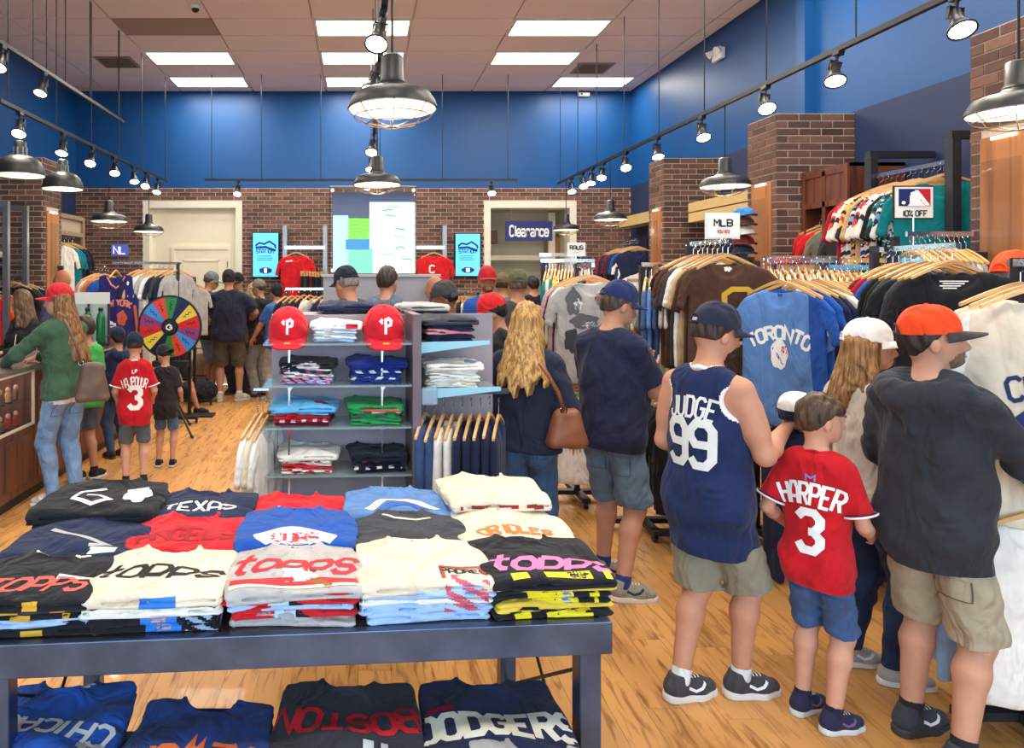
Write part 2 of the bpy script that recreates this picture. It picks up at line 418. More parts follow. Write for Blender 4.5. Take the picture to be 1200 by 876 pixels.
def bricks(parent, org, rz, width, z0, z1, holes=(), limit=300, prefer=lambda u, z: z):
    """brick facing in the local x-z plane of a wall face at org, facing local -y; bricks stand 12 mm proud"""
    co, si = math.cos(rz), math.sin(rz); Lb, Hb, J = 0.194, 0.0565, 0.0105
    L = []; z = z0; row = 0
    while z < z1-0.02:
        zt = min(z+Hb, z1); u = -(row % 2)*(Lb+J)/2
        while u < width:
            a, b = max(u, 0.0), min(u+Lb, width)
            segs = [(a, b)]
            for (h0, h1, hz0, hz1) in holes:
                if zt > hz0 and z < hz1:
                    ns = []
                    for p, q in segs:
                        if q <= h0 or p >= h1: ns.append((p, q))
                        else:
                            if p < h0: ns.append((p, h0))
                            if q > h1: ns.append((h1, q))
                    segs = ns
            for p, q in segs:
                if q-p > 0.03: L.append((p, q, z, zt))
            u += Lb+J
        z += Hb+J; row += 1
    L.sort(key=lambda t: (-(t[1]-t[0] > 0.15), -prefer((t[0]+t[1])/2, (t[2]+t[3])/2)))
    rest = MB(); r2 = random.Random(int(width*1000+z0*77+org[1]*13))
    for k, (p, q, a, b) in enumerate(L):
        d = 0.006+r2.uniform(-.002, .002)
        if k < limit:
            key = (round(q-p, 2), round(b-a, 3))
            if key not in BRK:
                BRK[key] = MB().box(-(q-p)/2, (q-p)/2, -0.006, 0.01, -(b-a)/2, (b-a)/2).mesh('brick')
            u = (p+q)/2
            ob('brick', BRK[key], M_brick, parent, loc=(org[0]+u*co+(d-.006)*si, org[1]+u*si-(d-.006)*co, (a+b)/2), rot=(0, 0, rz))
        else:
            n = len(rest.v); rest.box(p, q, -d, 0.01, a, b)
            rest.v[n:] = [(org[0]+x*co-y*si, org[1]+x*si+y*co, zz) for x, y, zz in rest.v[n:]]
    if rest.v: rest.build('bricks_beyond', M_brick, parent, kind='stuff')

# back wall
DL, DR = (PX(168, YB), PX(284, YB)), (PX(567, YB), PX(675, YB)); ZD = PZ(236, YB)
wb = MB()
for x0, x1, z0, z1 in ((XL-.1, DL[0], 0, ZB), (DL[1], DR[0], 0, ZB), (DR[1], XR+.1, 0, ZB), (DL[0], DL[1], ZD, ZB), (DR[0], DR[1], ZD, ZB)):
    wb.box(x0, x1, YB, YB+0.2, z0, z1)
wall_back = wb.build('wall_back', M_mortar, kind='structure')
MB().box(XL-.1, XR+.1, YB, YB+.2, ZB, ZC+.1).build('upper_wall', M_blue, wall_back)
bricks(wall_back, (XL, YB, 0), 0, XR-XL, 0.02, ZB, holes=[(DL[0]-XL, DL[1]-XL, -1, ZD), (DR[0]-XL, DR[1]-XL, -1, ZD)], prefer=lambda u, z: z if z > 1.9 else z-5)
# side walls: navy below, blue above
wall_left = MB().box(XL-.2, XL, YF, YB, 0, ZB).build('wall_left', M_navy, kind='structure')
MB().box(XL-.2, XL, YF, YB, ZB, ZC+.1).build('upper_wall', M_blue, wall_left)
wall_right = MB().box(XR, XR+.2, YF, YB, 0, ZB+.02).build('wall_right', M_navy, kind='structure')
MB().box(XR, XR+.2, YF, YB, ZB+.02, ZC+.1).build('upper_wall', M_blue, wall_right)
MB().box(XR-0.10, XR, 7.05, 7.20, ZB+.02, ZC).build('pilaster', M_blue, wall_right)
# front wall: storefront piers and header behind the camera, open glazing bays between them
wf = MB().box(XL-.2, XR+.2, YF-.2, YF, 3.6, ZC+.1).box(XL-.2, XR+.2, YF-.2, YF, 0, 0.25)
for x in (XL-.2, -1.9, 1.3, XR-.1): wf.box(x, x+0.3, YF-.2, YF, 0.25, 3.6)
wf.build('wall_front', M_navy, kind='structure')
# pavement and street outside the storefront
MB().box(-14, 14, -16, YF-.2, -0.1, -0.02).build('ground', mat('pavement', C(170, 168, 162), rough=0.9, var=0.15, scale=2, bump=.3), kind='structure')

# pillars with brick faces
def pillar(side, y0, y1, niche):
    xf = 3.79 if side > 0 else -3.99; xw = XR if side > 0 else XL
    a, b = min(xf, xw), max(xf, xw)
    p = MB().box(a, b, y0, y1, 0, ZB).build('wall_pillar', M_mortar, kind='structure')
    bricks(p, (a, y0, 0), 0, b-a, 0.02, ZB, limit=220, prefer=lambda u, z: z if z > 1.75 else z-5)
    hol = [(0.07, y1-y0-0.07, 0.0, niche)] if niche else []
    if side > 0: bricks(p, (xf, y1, 0), -PI/2, y1-y0, 0.02, ZB, holes=hol, limit=110)
    else: bricks(p, (xf, y0, 0), PI/2, y1-y0, 0.02, ZB, holes=hol, limit=110)
    if niche:
        s = -1 if side > 0 else 1
        MB().box(min(xf, xf+s*.012), max(xf, xf+s*.012), y0+.075, y1-.075, 0.1, niche-.01).build('display_panel', M_oak, p)
        g = MB().box(min(xf+s*.05, xf+s*.058), max(xf+s*.05, xf+s*.058), y0+.09, y1-.1, 0.4, niche-.16).build('glass_door', M_glass, p)
        for z in (0.7, niche-0.75):
            MB().box(min(xf+s*.01, xf+s*.075), max(xf+s*.01, xf+s*.075), y1-.13, y1-.08, z-.05, z+.05).build('hinge', M_black, p)
        MB().box(min(xf+s*.012, xf+s*.024), max(xf+s*.012, xf+s*.024), y0+.16, y1-.16, niche-.03, niche-.015).build('niche_light', mat('niche_led', (1, .8, .55), emit=8, ecol=(1, .82, .6)), p)
        l = lamp('niche_lamp', 'SPOT', (xf+s*.10, (y0+y1)/2, niche+.04), 9, (1, .72, .42), (0, 0, 0), spot_size=1.6, spot_blend=.8, shadow_soft_size=.05)
        l.rotation_euler = (0, -s*0.55, 0)
        l.parent = p
    return p
pillar(1, 3.93, 4.41, PZ(160, 4.3)); pillar(1, 6.48, 6.96, PZ(217, 6.9)); pillar(1, 8.90, 9.36, PZ(245, 9.2))
pillar(-1, 8.85, 9.36, PZ(248, 9.2)); pillar(-1, 3.9, 4.4, None)

# ceiling: grid with lay-in tiles, 2 x 4 ft
CT = ZC+0.03
ceil = MB().box(XL-.2, XR+.2, YF-.2, YB+.2, CT, CT+.1).build('ceiling', mat('ceiling_grid', C(206, 190, 184), rough=.7, var=.03), kind='structure')
M_tile = mat('ceiling_tile', C(240, 230, 228), rough=0.95, var=0.04, scale=40, bump=0.3, bscale=120)
tw, td = 1.22, 0.61
X0, Y0 = -0.61-4*tw, YB-0.30
tmesh = {}
LIGHTS = {(cx, r) for cx in (1, 2, 3) for r in ()}
lit = set(); special = set()
rows_lit = {2: 'back'}
def tile_at(px, py):
    D = F*(ZC-CAMZ)/(CY-py); x = PX(px, D)
    return (math.floor((x-X0)/tw), math.floor((Y0-D)/td)+1)
for px in (424, 658):
    for py in (31, 68, 98): lit.add(tile_at(px, py))
for py in (65, 96): lit.add(tile_at(212+(0 if py == 65 else 24), py))
dark_panel = tile_at(187, 27)
cols_l = sorted({c for c, r in lit})
for c in cols_l:
    for r in (9, 13, 17): lit.add((c, r))  # further rows out of view, added to light the room
nx = int(math.ceil((XR-X0)/tw)); 
for c in range(-1, nx+1):
    for r in range(0, 24):
        x0, x1 = max(X0+c*tw, XL), min(X0+(c+1)*tw, XR); y1, y0 = min(Y0-(r-1)*td, YB), max(Y0-r*td, YF)
        if x1-x0 < .05 or y1-y0 < .05 or (c, r) in lit: continue
        key = (round(x1-x0, 2), round(y1-y0, 2))
        if key not in tmesh:
            a, b = (x1-x0)/2-.011, (y1-y0)/2-.011
            tmesh[key] = MB().box(-a, a, -b, b, 0, .02).mesh('ceiling_tile')
        ob('ceiling_tile', tmesh[key], mat('return_panel', C(170, 150, 140), rough=.8, var=.08, scale=60) if (c, r) == dark_panel else M_tile, ceil, loc=((x0+x1)/2, (y0+y1)/2, ZC+.006))
EMIT = mat('troffer_diffuser', (1, .97, .86), emit=5.0, ecol=(1.0, 0.95, 0.80))
a, b = tw/2-.012, td/2-.012
fr_me = MB().box(-a, a, -b, -b+.03, -.012, .02).box(-a, a, b-.03, b, -.012, .02).box(-a, -a+.03, -b+.03, b-.03, -.012, .02).box(a-.03, a, -b+.03, b-.03, -.012, .02).mesh('frame')
df_me = MB().box(-a+.03, a-.03, -b+.03, -.09, 0.0, .02).box(-a+.03, a-.03, .09, b-.03, 0.0, .02).box(-a+.03, a-.03, -.09, .09, -.008, .02).mesh('diffuser')
for (c, r) in sorted(lit):
    e = empty('ceiling_light', (X0+(c+.5)*tw, Y0-(r-.5)*td, ZC), 0, 'recessed fluorescent ceiling light with pale yellow glowing diffuser', 'ceiling light', 'fluorescent lights in the ceiling grid')
    ob('frame', fr_me, M_trimw, e); ob('diffuser', df_me, EMIT, e)
    l = lamp('troffer_lamp', 'AREA', (0, 0, -.03), 37, (1.0, .93, .82), shape='RECTANGLE', size=1.1, size_y=.5); l.parent = e
# vents
def vent(px, py, label):
    D = F*(ZC-CAMZ)/(CY-py); e = empty('air_vent', (PX(px, D), D, ZC), 0, label, 'vent')
    m = MB().box(-.26, .26, -.26, -.22, -.008, .004).box(-.26, .26, .22, .26, -.008, .004).box(-.26, -.22, -.22, .22, -.008, .004).box(.22, .26, -.22, .22, -.008, .004)
    m.build('frame', mat('vent_frame', C(150, 136, 124), rough=.5), e)
    for k in range(7): MB().bar((-.22, -.19+k*.063, -.004), (.22, -.19+k*.063, -.004), .04, .006, up=(0, .5, 1)).build('slat', mat('vent_slat', C(112, 102, 94), rough=.5), e)
vent(138, 73, 'square slatted ceiling air vent above the left hanging track'); vent(694, 80, 'square slatted ceiling air vent above the right hanging track')
# dome camera, wall camera, emergency lamp
D = F*(ZC-CAMZ)/(CY-6); e = empty('security_camera', (PX(229, D), D, ZC), 0, 'small white and black dome security camera on the ceiling', 'camera')
MB().lathe([(.0, 0), (.06, 0), (.06, -.035), (.05, -.045), (0, -.045)], n=20).build('housing', M_white, e, True)
MB().lathe([(.045, -.045), (.04, -.065), (.02, -.082), (0, -.086)], n=20).build('dome', M_black, e, True)
e = empty('security_camera', (PX(683, YB), YB-.001, PZ(112, YB)), 0, 'white box camera high on the blue back wall near the ceiling', 'camera')
MB().box(-.09, .09, -.1, 0, -.03, .03).build('housing', M_white, e, bevel=.01); MB().tube([(-.05, -.105, 0), (-.05, -.09, 0)], .02).build('lens', M_black, e)
e = empty('emergency_light', (XR-.001, 8.9, PZ(80, 9.3)+.05), PI/2, 'white twin-head emergency light on the blue side wall', 'emergency light')
MB().box(-.12, .12, 0, .06, -.07, .07).build('housing', M_white, e, bevel=.015)
for s in (-1, 1): MB().tube([(s*.09, .05, .06), (s*.11, .11, .02)], [.03, .05], 12).build('lamp_head', M_white, e)

# doors and doorway in the back wall
def frame(name, x0, x1, zt, label_kind, depth=.16, wd=.11):
    m = MB().box(x0, x0+wd, YB-.03, YB+depth, 0, zt).box(x1-wd, x1, YB-.03, YB+depth, 0, zt).box(x0+wd, x1-wd, YB-.03, YB+depth, zt-wd, zt)
    return m.build(name, M_trimw, kind='structure')
d1 = frame('door_1', DL[0], DL[1], ZD, '')
MB().box(DL[0]+.11, DL[1]-.11, YB+.06, YB+.12, 0, ZD-.11).build('panel', M_cream, d1)
ix0, ix1, izt = PX(204, YB), PX(266, YB), PZ(292, YB)
MB().box(ix0-.06, ix0, YB+.03, YB+.07, 0, izt+.06).box(ix1, ix1+.06, YB+.03, YB+.07, 0, izt+.06).box(ix0, ix1, YB+.03, YB+.07, izt, izt+.06).build('inner_casing', M_cream, d1)
lf = MB().box(ix0, ix1, YB+.045, YB+.06, 0, izt).build('door_leaf', M_cream, d1)
for z0, z1 in ((.25, 1.0), (1.15, izt-.18)):
    MB().box(ix0+.14, ix1-.14, YB+.035, YB+.046, z1-.02, z1).box(ix0+.14, ix1-.14, YB+.035, YB+.046, z0, z0+.02).box(ix0+.14, ix0+.16, YB+.035, YB+.046, z0, z1).box(ix1-.16, ix1-.14, YB+.035, YB+.046, z0, z1).build('moulding', M_cream, lf)
for z in (.4, 1.2, izt-.25): MB().tube([(ix1+.005, YB+.035, z-.05), (ix1+.005, YB+.035, z+.05)], .012).build('hinge', M_steel, lf)
d2 = frame('door_2', DR[0], DR[1], ZD, '', depth=.3)
MB().box(DR[0]+.11, DR[1]-.11, YB+.9, YB+1.0, 0, ZD).build('back_panel', mat('greige', C(196, 196, 176), rough=.7, var=.05), d2)
MB().box(DR[0]-.2, DR[0]+.11, YB+.3, YB+.95, 0, ZD).box(DR[1]-.11, DR[1]+.2, YB+.3, YB+.95, 0, ZD).box(DR[0]-.2, DR[1]+.2, YB+.3, YB+.95, ZD-.1, ZD+.1).box(DR[0]-.2, DR[1]+.2, YB+.2, YB+1, -.05, 0).build('passage', mat('greige2', C(190, 188, 168), rough=.8, var=.05), d2)
MB().box(PX(652, YB), PX(660, YB), YB+.5, YB+.56, 0, PZ(246, YB)).box(DR[0]+.11, PX(652, YB), YB+.5, YB+.56, PZ(304, YB), PZ(298, YB)).build('glazing_bar', M_trimw, d2)
MB().box(DR[0]+.11, PX(652, YB), YB+.52, YB+.53, 0, PZ(304, YB)).build('pane', M_glass, d2)
la = empty('doorway_lamp', (PX(577, YB), YB+.4, 0), 0, 'black floor lamp with dark square shade inside the doorway', 'lamp')
MB().tube([(0, 0, .02), (0, 0, PZ(285, YB))], .015).build('pole', M_black, la); MB().lathe([(0, 0), (.12, 0), (.12, .02), (0, .03)], n=16).build('base', M_black, la)
MB().prism([(-.12, 0), (.12, 0), (.11, .22), (-.11, .22)], -.1, .1).build('shade', mat('brown_shade', C(84, 62, 58), var=.05), la).location = (0.03, 0, PZ(284, YB))
pc = MB().box(PX(653, YB), PX(668, YB), YB+.58, YB+.85, 0.02, PZ(276, YB)).build('storage_cabinet', M_oak, label='tall amber wood cabinet standing inside the doorway', cat='cabinet')
# clearance sign
e = empty('clearance_sign', (PX(620, YB), YB+.0, PZ(270.5, YB)), 0, 'dark blue hanging sign with white Clearance lettering', 'sign')
wv = (648-593)*YB/F/2; hv = (282-259)*YB/F/2
MB().box(-wv, wv, 0, .03, -hv, hv).build('board', mat('sign_navy', C(30, 48, 112), rough=.5, var=.04), e)
v, q = text2('Clearance', .17, .55, .2, .22); plate('lettering', v, q, ink(240, 240, 240), e, (0, -.004, 0.0), (.68, 0, 0), (0, 0, 1))
MB().tube([(-.3, .015, hv), (-.3, .015, ZD-.108-PZ(270.5, YB))], .004, 6).build('wire', M_steel, e); MB().tube([(.3, .015, hv), (.3, .015, ZD-.108-PZ(270.5, YB))], .004, 6).build('wire', M_steel, e)

# wall screens
def screen(px0, px1, py0, py1, label, sd):
    D = YB-.06; e = empty('wall_screen', (PX((px0+px1)/2, D), D, PZ((py0+py1)/2, D)), 0, label, 'screen')
    a, b = (px1-px0)*D/F/2, (py1-py0)*D/F/2
    MB().box(-a-.02, a+.02, 0, .06, -b-.02, b+.02).build('bezel', M_black, e, bevel=.005)
    MB().box(-a, a, -.004, 0, -b, b).build('display', mat('screen_blue', C(90, 190, 245), rough=.3, emit=1.1, ecol=C(86, 186, 246)), e)
    blk = mat('screen_ink', C(16, 60, 120), emit=.25, ecol=C(16, 70, 140)); r = random.Random(sd)
    v, q = stroke2([(-a*.8, b*.42), (-a*.5, b*.55), (-a*.1, b*.5), (a*.3, b*.62), (a*.75, b*.45), (a*.8, b*.3)], .03, .02); plate('skyline', v, q, blk, e, (0, -.006, 0), (1, 0, 0), (0, 0, 1))
    v, q = stroke2([(-a*.8, b*.33), (0, b*.36), (a*.8, b*.2)], .04, .05); plate('skyline_base', v, q, blk, e, (0, -.006, 0), (1, 0, 0), (0, 0, 1))
    v, q = text2('STATION', b*.16, .6, .22); plate('heading', v, q, blk, e, (-a*.05, -.006, b*.16), (.62*a/(b*.36), 0, 0), (0, 0, 1))
    for k in range(3):
        v, q = stroke2([(-a*.7, -b*(.06+k*.09)), (a*r.uniform(.4, .7), -b*(.05+k*.09))], .012, .1); plate('caption', v, q, mat('screen_ink2', C(40, 120, 200), emit=.6, ecol=C(40, 120, 200)), e, (0, -.006, 0), (1, 0, 0), (0, 0, 1))
    v, q = grid2(lambda x, y: abs(x)**2.5/(a*.5)**2.5+abs(y+b*.72)**2.5/(b*.13)**2.5 < 1, -a*.6, a*.6, -b*.9, -b*.5, .015); plate('badge', v, q, blk, e, (0, -.006, 0), (1, 0, 0), (0, 0, 1))
    v, q = grid2(lambda x, y: abs(x) < a*.12 and abs(y+b*.72) < b*.09, -a*.6, a*.6, -b*.9, -b*.5, .015); plate('badge_mark', v, q, mat('screen_w', (1, 1, 1), emit=1), e, (0, -.008, 0), (1, 0, 0), (0, 0, 1))
screen(296.5, 326, 273, 324, 'bright blue portrait screen on brick beside the cream door', 3)
screen(534, 562.5, 274, 323, 'bright blue portrait screen on brick beside the clearance doorway', 4)
# ---------------------------------------------------------------- hanging tracks, spot heads, pendants
M_lens = mat('spot_lens', (1, .95, .85), emit=14, ecol=(1, .93, .80))
M_bulb = mat('bulb', (1, .9, .75), emit=5, ecol=(1, .88, .70))
M_pend = mat('pendant_black', C(34, 36, 38), rough=.42, var=.03)
M_inner = mat('pendant_inner', C(240, 232, 216), rough=.5)
def track(a, b, rods, label):
    a, b = Vector(a), Vector(b); e = empty('light_track', a, 0, label, 'track light')
    d = b-a; MB().bar((0, 0, 0), d, .036, .034).build('rail', M_black, e)
    MB().bar(-d.normalized()*.012, (0, 0, 0), .042, .04).build('end_cap', M_dark, e); MB().bar(d, d*(1+.012/d.length), .042, .04).build('end_cap', M_dark, e)
    for t in rods:
        p = d*t; MB().tube([p, (p.x, p.y, ZC-a.z)], .006, 6).build('rod', M_black, e)
    return e
ZT = 3.30
track((3.13, 3.0, ZT), (3.13, 11.3, ZT), [.05, .18, .3, .42, .54, .66, .78, .88, .99], 'long black hanging track above the right-hand racks')
track((-3.08, 6.0, ZT), (-3.08, 11.1, ZT), [.03, .22, .4, .58, .76, .99], 'black hanging track above the left counter with small spots')
track((-3.08, 3.6, ZT+.5), (-3.08, 9.1, ZT+.5), [.55, .6, .68, .8, .97], 'higher black hanging track close under the ceiling by the left wall')
track((.12, 3.0, ZT), (.12, 10.5, ZT), [.1, .3, .5, .7, .95], 'black hanging track running down the middle of the shop')
track((-2.42, 10.9, ZT), (2.38, 10.9, ZT), [.02, .18, .37, .56, .76, .97], 'black hanging track across the shop before the blue back wall')
def spot_proto():
    e = empty('track_spotlight', (0, 0, 0), 0, 'x', 'spotlight')
    MB().box(-.02, .02, -.035, .035, -.045, -.017).tube([(0, 0, -.04), (0, 0, -.09)], .011, 8).build('mount', M_black, e)
    MB().bar((-.037, 0, -.08), (-.037, 0, -.15), .006, .02).bar((.037, 0, -.08), (.037, 0, -.15), .006, .02).bar((-.04, 0, -.085), (.04, 0, -.085), .02, .006).build('yoke', M_black, e)
    tilt = -.55
    sh = MB().lathe([(.0, .03), (.03, .025), (.033, -.05), (.05, -.095), (.066, -.115), (.066, -.13), (.06, -.13), (.055, -.115)], n=18).build('shade', M_black, e, True); sh.location = (0, 0, -.12); sh.rotation_euler = (tilt, 0, 0)
    ln = MB().lathe([(.058, -.123), (.03, -.127), (0, -.128)], n=18).build('lens', M_lens, e); ln.location = (0, 0, -.12); ln.rotation_euler = (tilt, 0, 0)
    return e
sp0 = spot_proto(); used = [0]
def spots(pts, label, group, aim=0.0, power=16):
    for k, (x, y, z) in enumerate(pts):
        if used[0] == 0: s = sp0; s.location = (x, y, z); s['label'] = label; s['group'] = group
        else: s = dup(sp0, None, (x, y, z), 0, label, group)
        used[0] += 1
        s.rotation_euler = (0.12*math.sin(k*2.1), aim+.1*math.sin(k*1.3), 0)
        if power:
            l = lamp('spot_lamp', 'SPOT', (0, -.082, -.255), power, (1, .86, .68), (-.55, 0, 0), spot_size=1.25, spot_blend=.7, shadow_soft_size=.05); l.parent = s
def onx(X, px): return F*X/(px-CX)
spots([(3.13, onx(3.13, p), ZT) for p in (1123, 984, 898, 823, 771, 734, 708, 695, 683, 670)], 'small black spotlight on the long track over the right-hand racks', 'spots on the right track', .15, 20)
spots([(-3.08, onx(-3.08, p), ZT) for p in (23, 74, 108, 133, 155, 171, 185)], 'small black spotlight on the track over the left counter', 'spots on the left track', -.1, 20)
spots([(-3.08, onx(-3.08, p), ZT+.5) for p in (3, 52)], 'black spotlight on the higher track by the left wall', 'spots on the upper left track', 0, 20)
spots([(.12, D, ZT) for D in (3.95, 4.9, 5.5, 7.3, 8.4, 9.4, 10.2)], 'small black spotlight on the middle track above the displays', 'spots on the middle track', .2, 20)
spots([(PX(279, 10.9), 10.9, ZT), (PX(452, 10.9), 10.9, ZT), (PX(576, 10.9), 10.9, ZT)], 'small black spotlight on the cross track before the blue wall', 'spots on the back track', 0, 14)

def pendant(px, D, X, prof, rim, zrim, label, group=None, cage=True, top=ZT, caps=False, power=5):
    e = empty('pendant_lamp', (X, D, zrim), 0, label, 'pendant lamp', group)
    MB().lathe([(r*rim, z*rim) for r, z in prof], n=36).build('shade', M_pend, e, True)
    MB().lathe([(r*rim*.97, z*rim-.006) for r, z in prof if r > .3], n=36).build('shade_lining', M_inner, e, True)
    zt = prof[-1][1]*rim
    MB().lathe([(0, zt+.13), (.035, zt+.13), (.05, zt+.12), (.052, zt+.02), (.065, zt)], n=18).build('socket', M_pend, e, True)
    if caps:
        for k in range(8):
            a = k*PI/4; MB().tube([(.055*math.cos(a), .055*math.sin(a), zt), (.055*math.cos(a), .055*math.sin(a), zt+.07)], .01, 6).build('socket_fin', M_steel, e)
    MB().tube([(0, 0, zt+.12), (0, 0, top-zrim)], .006, 6).build('cord', M_black, e)
    MB().lathe([(0, .09*rim/.2), (.03, .07), (.042, .03), (.03, .0), (0, -.012)], n=16).build('bulb', M_bulb, e, True)
    if cage:
        M_w = mat('cage_wire', C(120, 104, 88), rough=.4, metal=.6)
        dz = -.42*rim
        for k in range(4):
            a = k*PI/4; pts = []
            for j in range(13):
                t = -1+2*j/12; pts.append((rim*t*math.cos(a), rim*t*math.sin(a), dz*(1-t*t)**.6))
            MB().tube(pts, .0025, 5).build('cage_wire', M_w, e)
        for t in (.55, .85):
            MB().tube([(rim*t*math.cos(k*PI/12), rim*t*math.sin(k*PI/12), dz*(1-t*t)**.6) for k in range(25)], .0025, 5).build('cage_ring', M_w, e)
    l = lamp('pendant_light', 'POINT', (0, 0, -.03), power, (1, .85, .65), shadow_soft_size=.05); l.parent = e
barn = [(1.0, 0), (.99, .05), (.95, .16), (.86, .30), (.70, .38), (.45, .43), (.33, .50), (.30, .56)]
dome = [(1.0, 0), (.99, .1), (.95, .32), (.83, .56), (.62, .74), (.40, .82), (.30, .84)]
pendant(462, 3.24, .135, barn, .205, PZ(127, 3.24), 'large black caged barn pendant above the shirt table', top=ZT)
pendant(445, 6.1, .125, barn, .205, PZ(216, 6.1), 'black barn pendant hanging before the glass display panel', top=ZT)
pendant(30, 6.35, -3.07, dome, .21, PZ(205, 6.35), 'matte black dome pendant with ribbed cap, nearer the storefront', cage=False, caps=True, top=ZT)
pendant(80, 7.25, -3.07, dome, .20, PZ(221, 7.25), 'matte black dome pendant with ribbed cap beside the brick pillar', cage=False, caps=True, top=ZT)
pendant(123, 8.6, -3.08, barn, .215, PZ(259, 8.6), 'black caged pendant hanging in front of brick left of cream door', top=ZT)
pendant(177, 10.2, -3.08, barn, .215, PZ(271, 10.2), 'black caged pendant hanging in front of the cream door', top=ZT)
pendant(663, 10.9, 3.13, barn, .20, PZ(269, 10.9), 'black caged pendant in front of the clearance doorway', top=ZT)
pendant(716, 8.95, 3.13, barn, .205, PZ(257, 8.95), 'black caged pendant in front of brick right of the doorway', top=ZT)
pendant(850, 6.12, 3.13, barn, .205, PZ(218, 6.12), 'black caged pendant above the small white sign with red writing', top=ZT)
pendant(1200, 3.38, 3.13, barn, .205, PZ(131, 3.38), 'black caged pendant beside the nearest brick pillar on the right', top=ZT)
# ---------------------------------------------------------------- garment prototypes
TEE = [(-.085, 0), (.085, 0), (.215, -.045), (.275, -.11), (.32, -.30), (.255, -.325), (.232, -.22), (.24, -.70), (-.24, -.70), (-.232, -.22), (-.255, -.325), (-.32, -.30), (-.275, -.11), (-.215, -.045)]
LONG = [(-.085, 0), (.085, 0), (.215, -.045), (.27, -.12), (.33, -.60), (.275, -.61), (.232, -.24), (.25, -.68), (-.25, -.68), (-.232, -.24), (-.275, -.61), (-.33, -.60), (-.27, -.12), (-.215, -.045)]
TANK = [(-.10, 0), (.10, 0), (.175, -.02), (.18, -.14), (.235, -.25), (.25, -.80), (-.25, -.80), (-.235, -.25), (-.18, -.14), (-.175, -.02)]
PANT = [(-.17, 0), (.17, 0), (.19, -.25), (.18, -.92), (.03, -.92), (0, -.30), (-.03, -.92), (-.18, -.92), (-.19, -.25)]
NARR = [(-.10, 0), (.10, 0), (.20, -.05), (.21, -.30), (.22, -.62), (-.22, -.62), (-.21, -.30), (-.20, -.05)]
def garment(name, poly, t0=.02, neck=(.088, .10, .03), seed=1, h=.011, fold=.010, ff=20):
    zs = [p[1] for p in poly]; xs = [p[0] for p in poly]
    def fn(P):
        X, Y, Z = P[:, 0], P[:, 1], P[:, 2]
        d2 = poly2(X, Z, poly)
        dr = np.clip(-Z/.7, 0, 1.2)
        fo = fold*dr*np.sin(X*ff+2.2*np.sin(Z*3+seed)+seed*2)+.006*dr*np.sin(X*ff*2.3+seed)
        t = t0*(.35+.65*np.clip(-d2/.06, 0, 1)**.6)*(1+.35*dr*np.sin(X*ff*.6+seed*3+Z*2))
        d = np.maximum(d2+.006, np.abs(Y-fo)-t)
        if neck:
            rx, zf, zb = neck
            zc = np.where(Y < -.001, zf, zb)
            e = np.sqrt((X/rx)**2+((Z-.004)/zc)**2)-1
            d = np.maximum(d, -e*np.minimum(rx, zc)*.9)
        return d*.8
    V, Q = surf(fn, (min(xs)-.03, -.08, min(zs)-.03), (max(xs)+.03, .08, .03), h, 1)
    me = mkmesh(name, V, Q, True); return me
G_TEE = [garment('shirt', TEE, seed=s) for s in (1, 2, 3)]
G_LONG = [garment('sweatshirt', LONG, .024, seed=s) for s in (4, 5)]
G_TANK = [garment('jersey', TANK, .016, (.095, .13, .04), seed=6)]
G_PANT = [garment('trousers', PANT, .03, None, seed=7)]
G_NARR = [garment('vest', NARR, .022, (.07, .09, .03), seed=s) for s in (8, 9)]
# wooden hanger with wire hook; origin at the neck of the garment
def hanger_me():
    m = MB(); n = 9; top = []; 
    for k in range(2*n+1):
        t = (k-n)/n; x = .205*t; z = .048-.085*abs(t)**1.25; hh = .020-.006*abs(t)
        top.append((x, z, hh))
    vs = []; fs = []
    for x, z, hh in top: vs += [(x, -.007, z-hh), (x, .007, z-hh), (x, .007, z), (x, -.007, z)]
    for i in range(2*n):
        for j in range(4): fs.append((i*4+j, i*4+(j+1) % 4, (i+1)*4+(j+1) % 4, (i+1)*4+j))
    fs += [(0, 3, 2, 1), (8*n, 8*n+1, 8*n+2, 8*n+3)]
    return m.add(vs, fs).mesh('arms')
HG_ARM = hanger_me()
HG_HOOK = MB().tube([(0, 0, .045), (0, 0, .085)]+[(.02*math.sin(a)*1.0-.0, 0, .108-.022*math.cos(a)) for a in (0.3, .8, 1.4, 2.0, 2.6, 3.14, 3.8, 4.4)], .0022, 5).mesh('hook')
CLIP_ARM = MB().box(-.16, .16, -.008, .008, .03, .055).box(-.15, -.11, -.014, .014, -.025, .03).box(.11, .15, -.014, .014, -.025, .03).mesh('arms')
def hanger(loc, rz, label, group, clip=False):
    o = ob('clothes_hanger', CLIP_ARM if clip else HG_ARM, M_hanger, None, loc, (0, 0, rz), label=label, cat='hanger', group=group)
    ob('hook', HG_HOOK, M_chrome, o); return o
RAIL_UP = .126
COLN = {}
def colname(c):
    for k, v in NAMED.items():
        if v == c: return k
    return 'coloured'
NAMED = {'navy': (34, 42, 72), 'royal blue': (40, 84, 168), 'steel blue': (92, 132, 190), 'sky blue': (96, 178, 224), 'white': (238, 234, 224), 'cream': (226, 210, 186), 'black': (32, 32, 36),
 'charcoal': (62, 64, 70), 'brown': (82, 56, 44), 'grey': (178, 174, 172), 'crimson': (160, 24, 44), 'red': (206, 34, 44), 'teal': (16, 124, 130), 'green': (40, 150, 82), 'light blue': (166, 196, 232), 'orange': (226, 110, 50), 'denim blue': (66, 90, 134), 'tan': (196, 164, 120), 'pink': (226, 150, 160), 'olive': (112, 112, 96), 'yellow': (232, 200, 70), 'maroon': (110, 26, 40)}
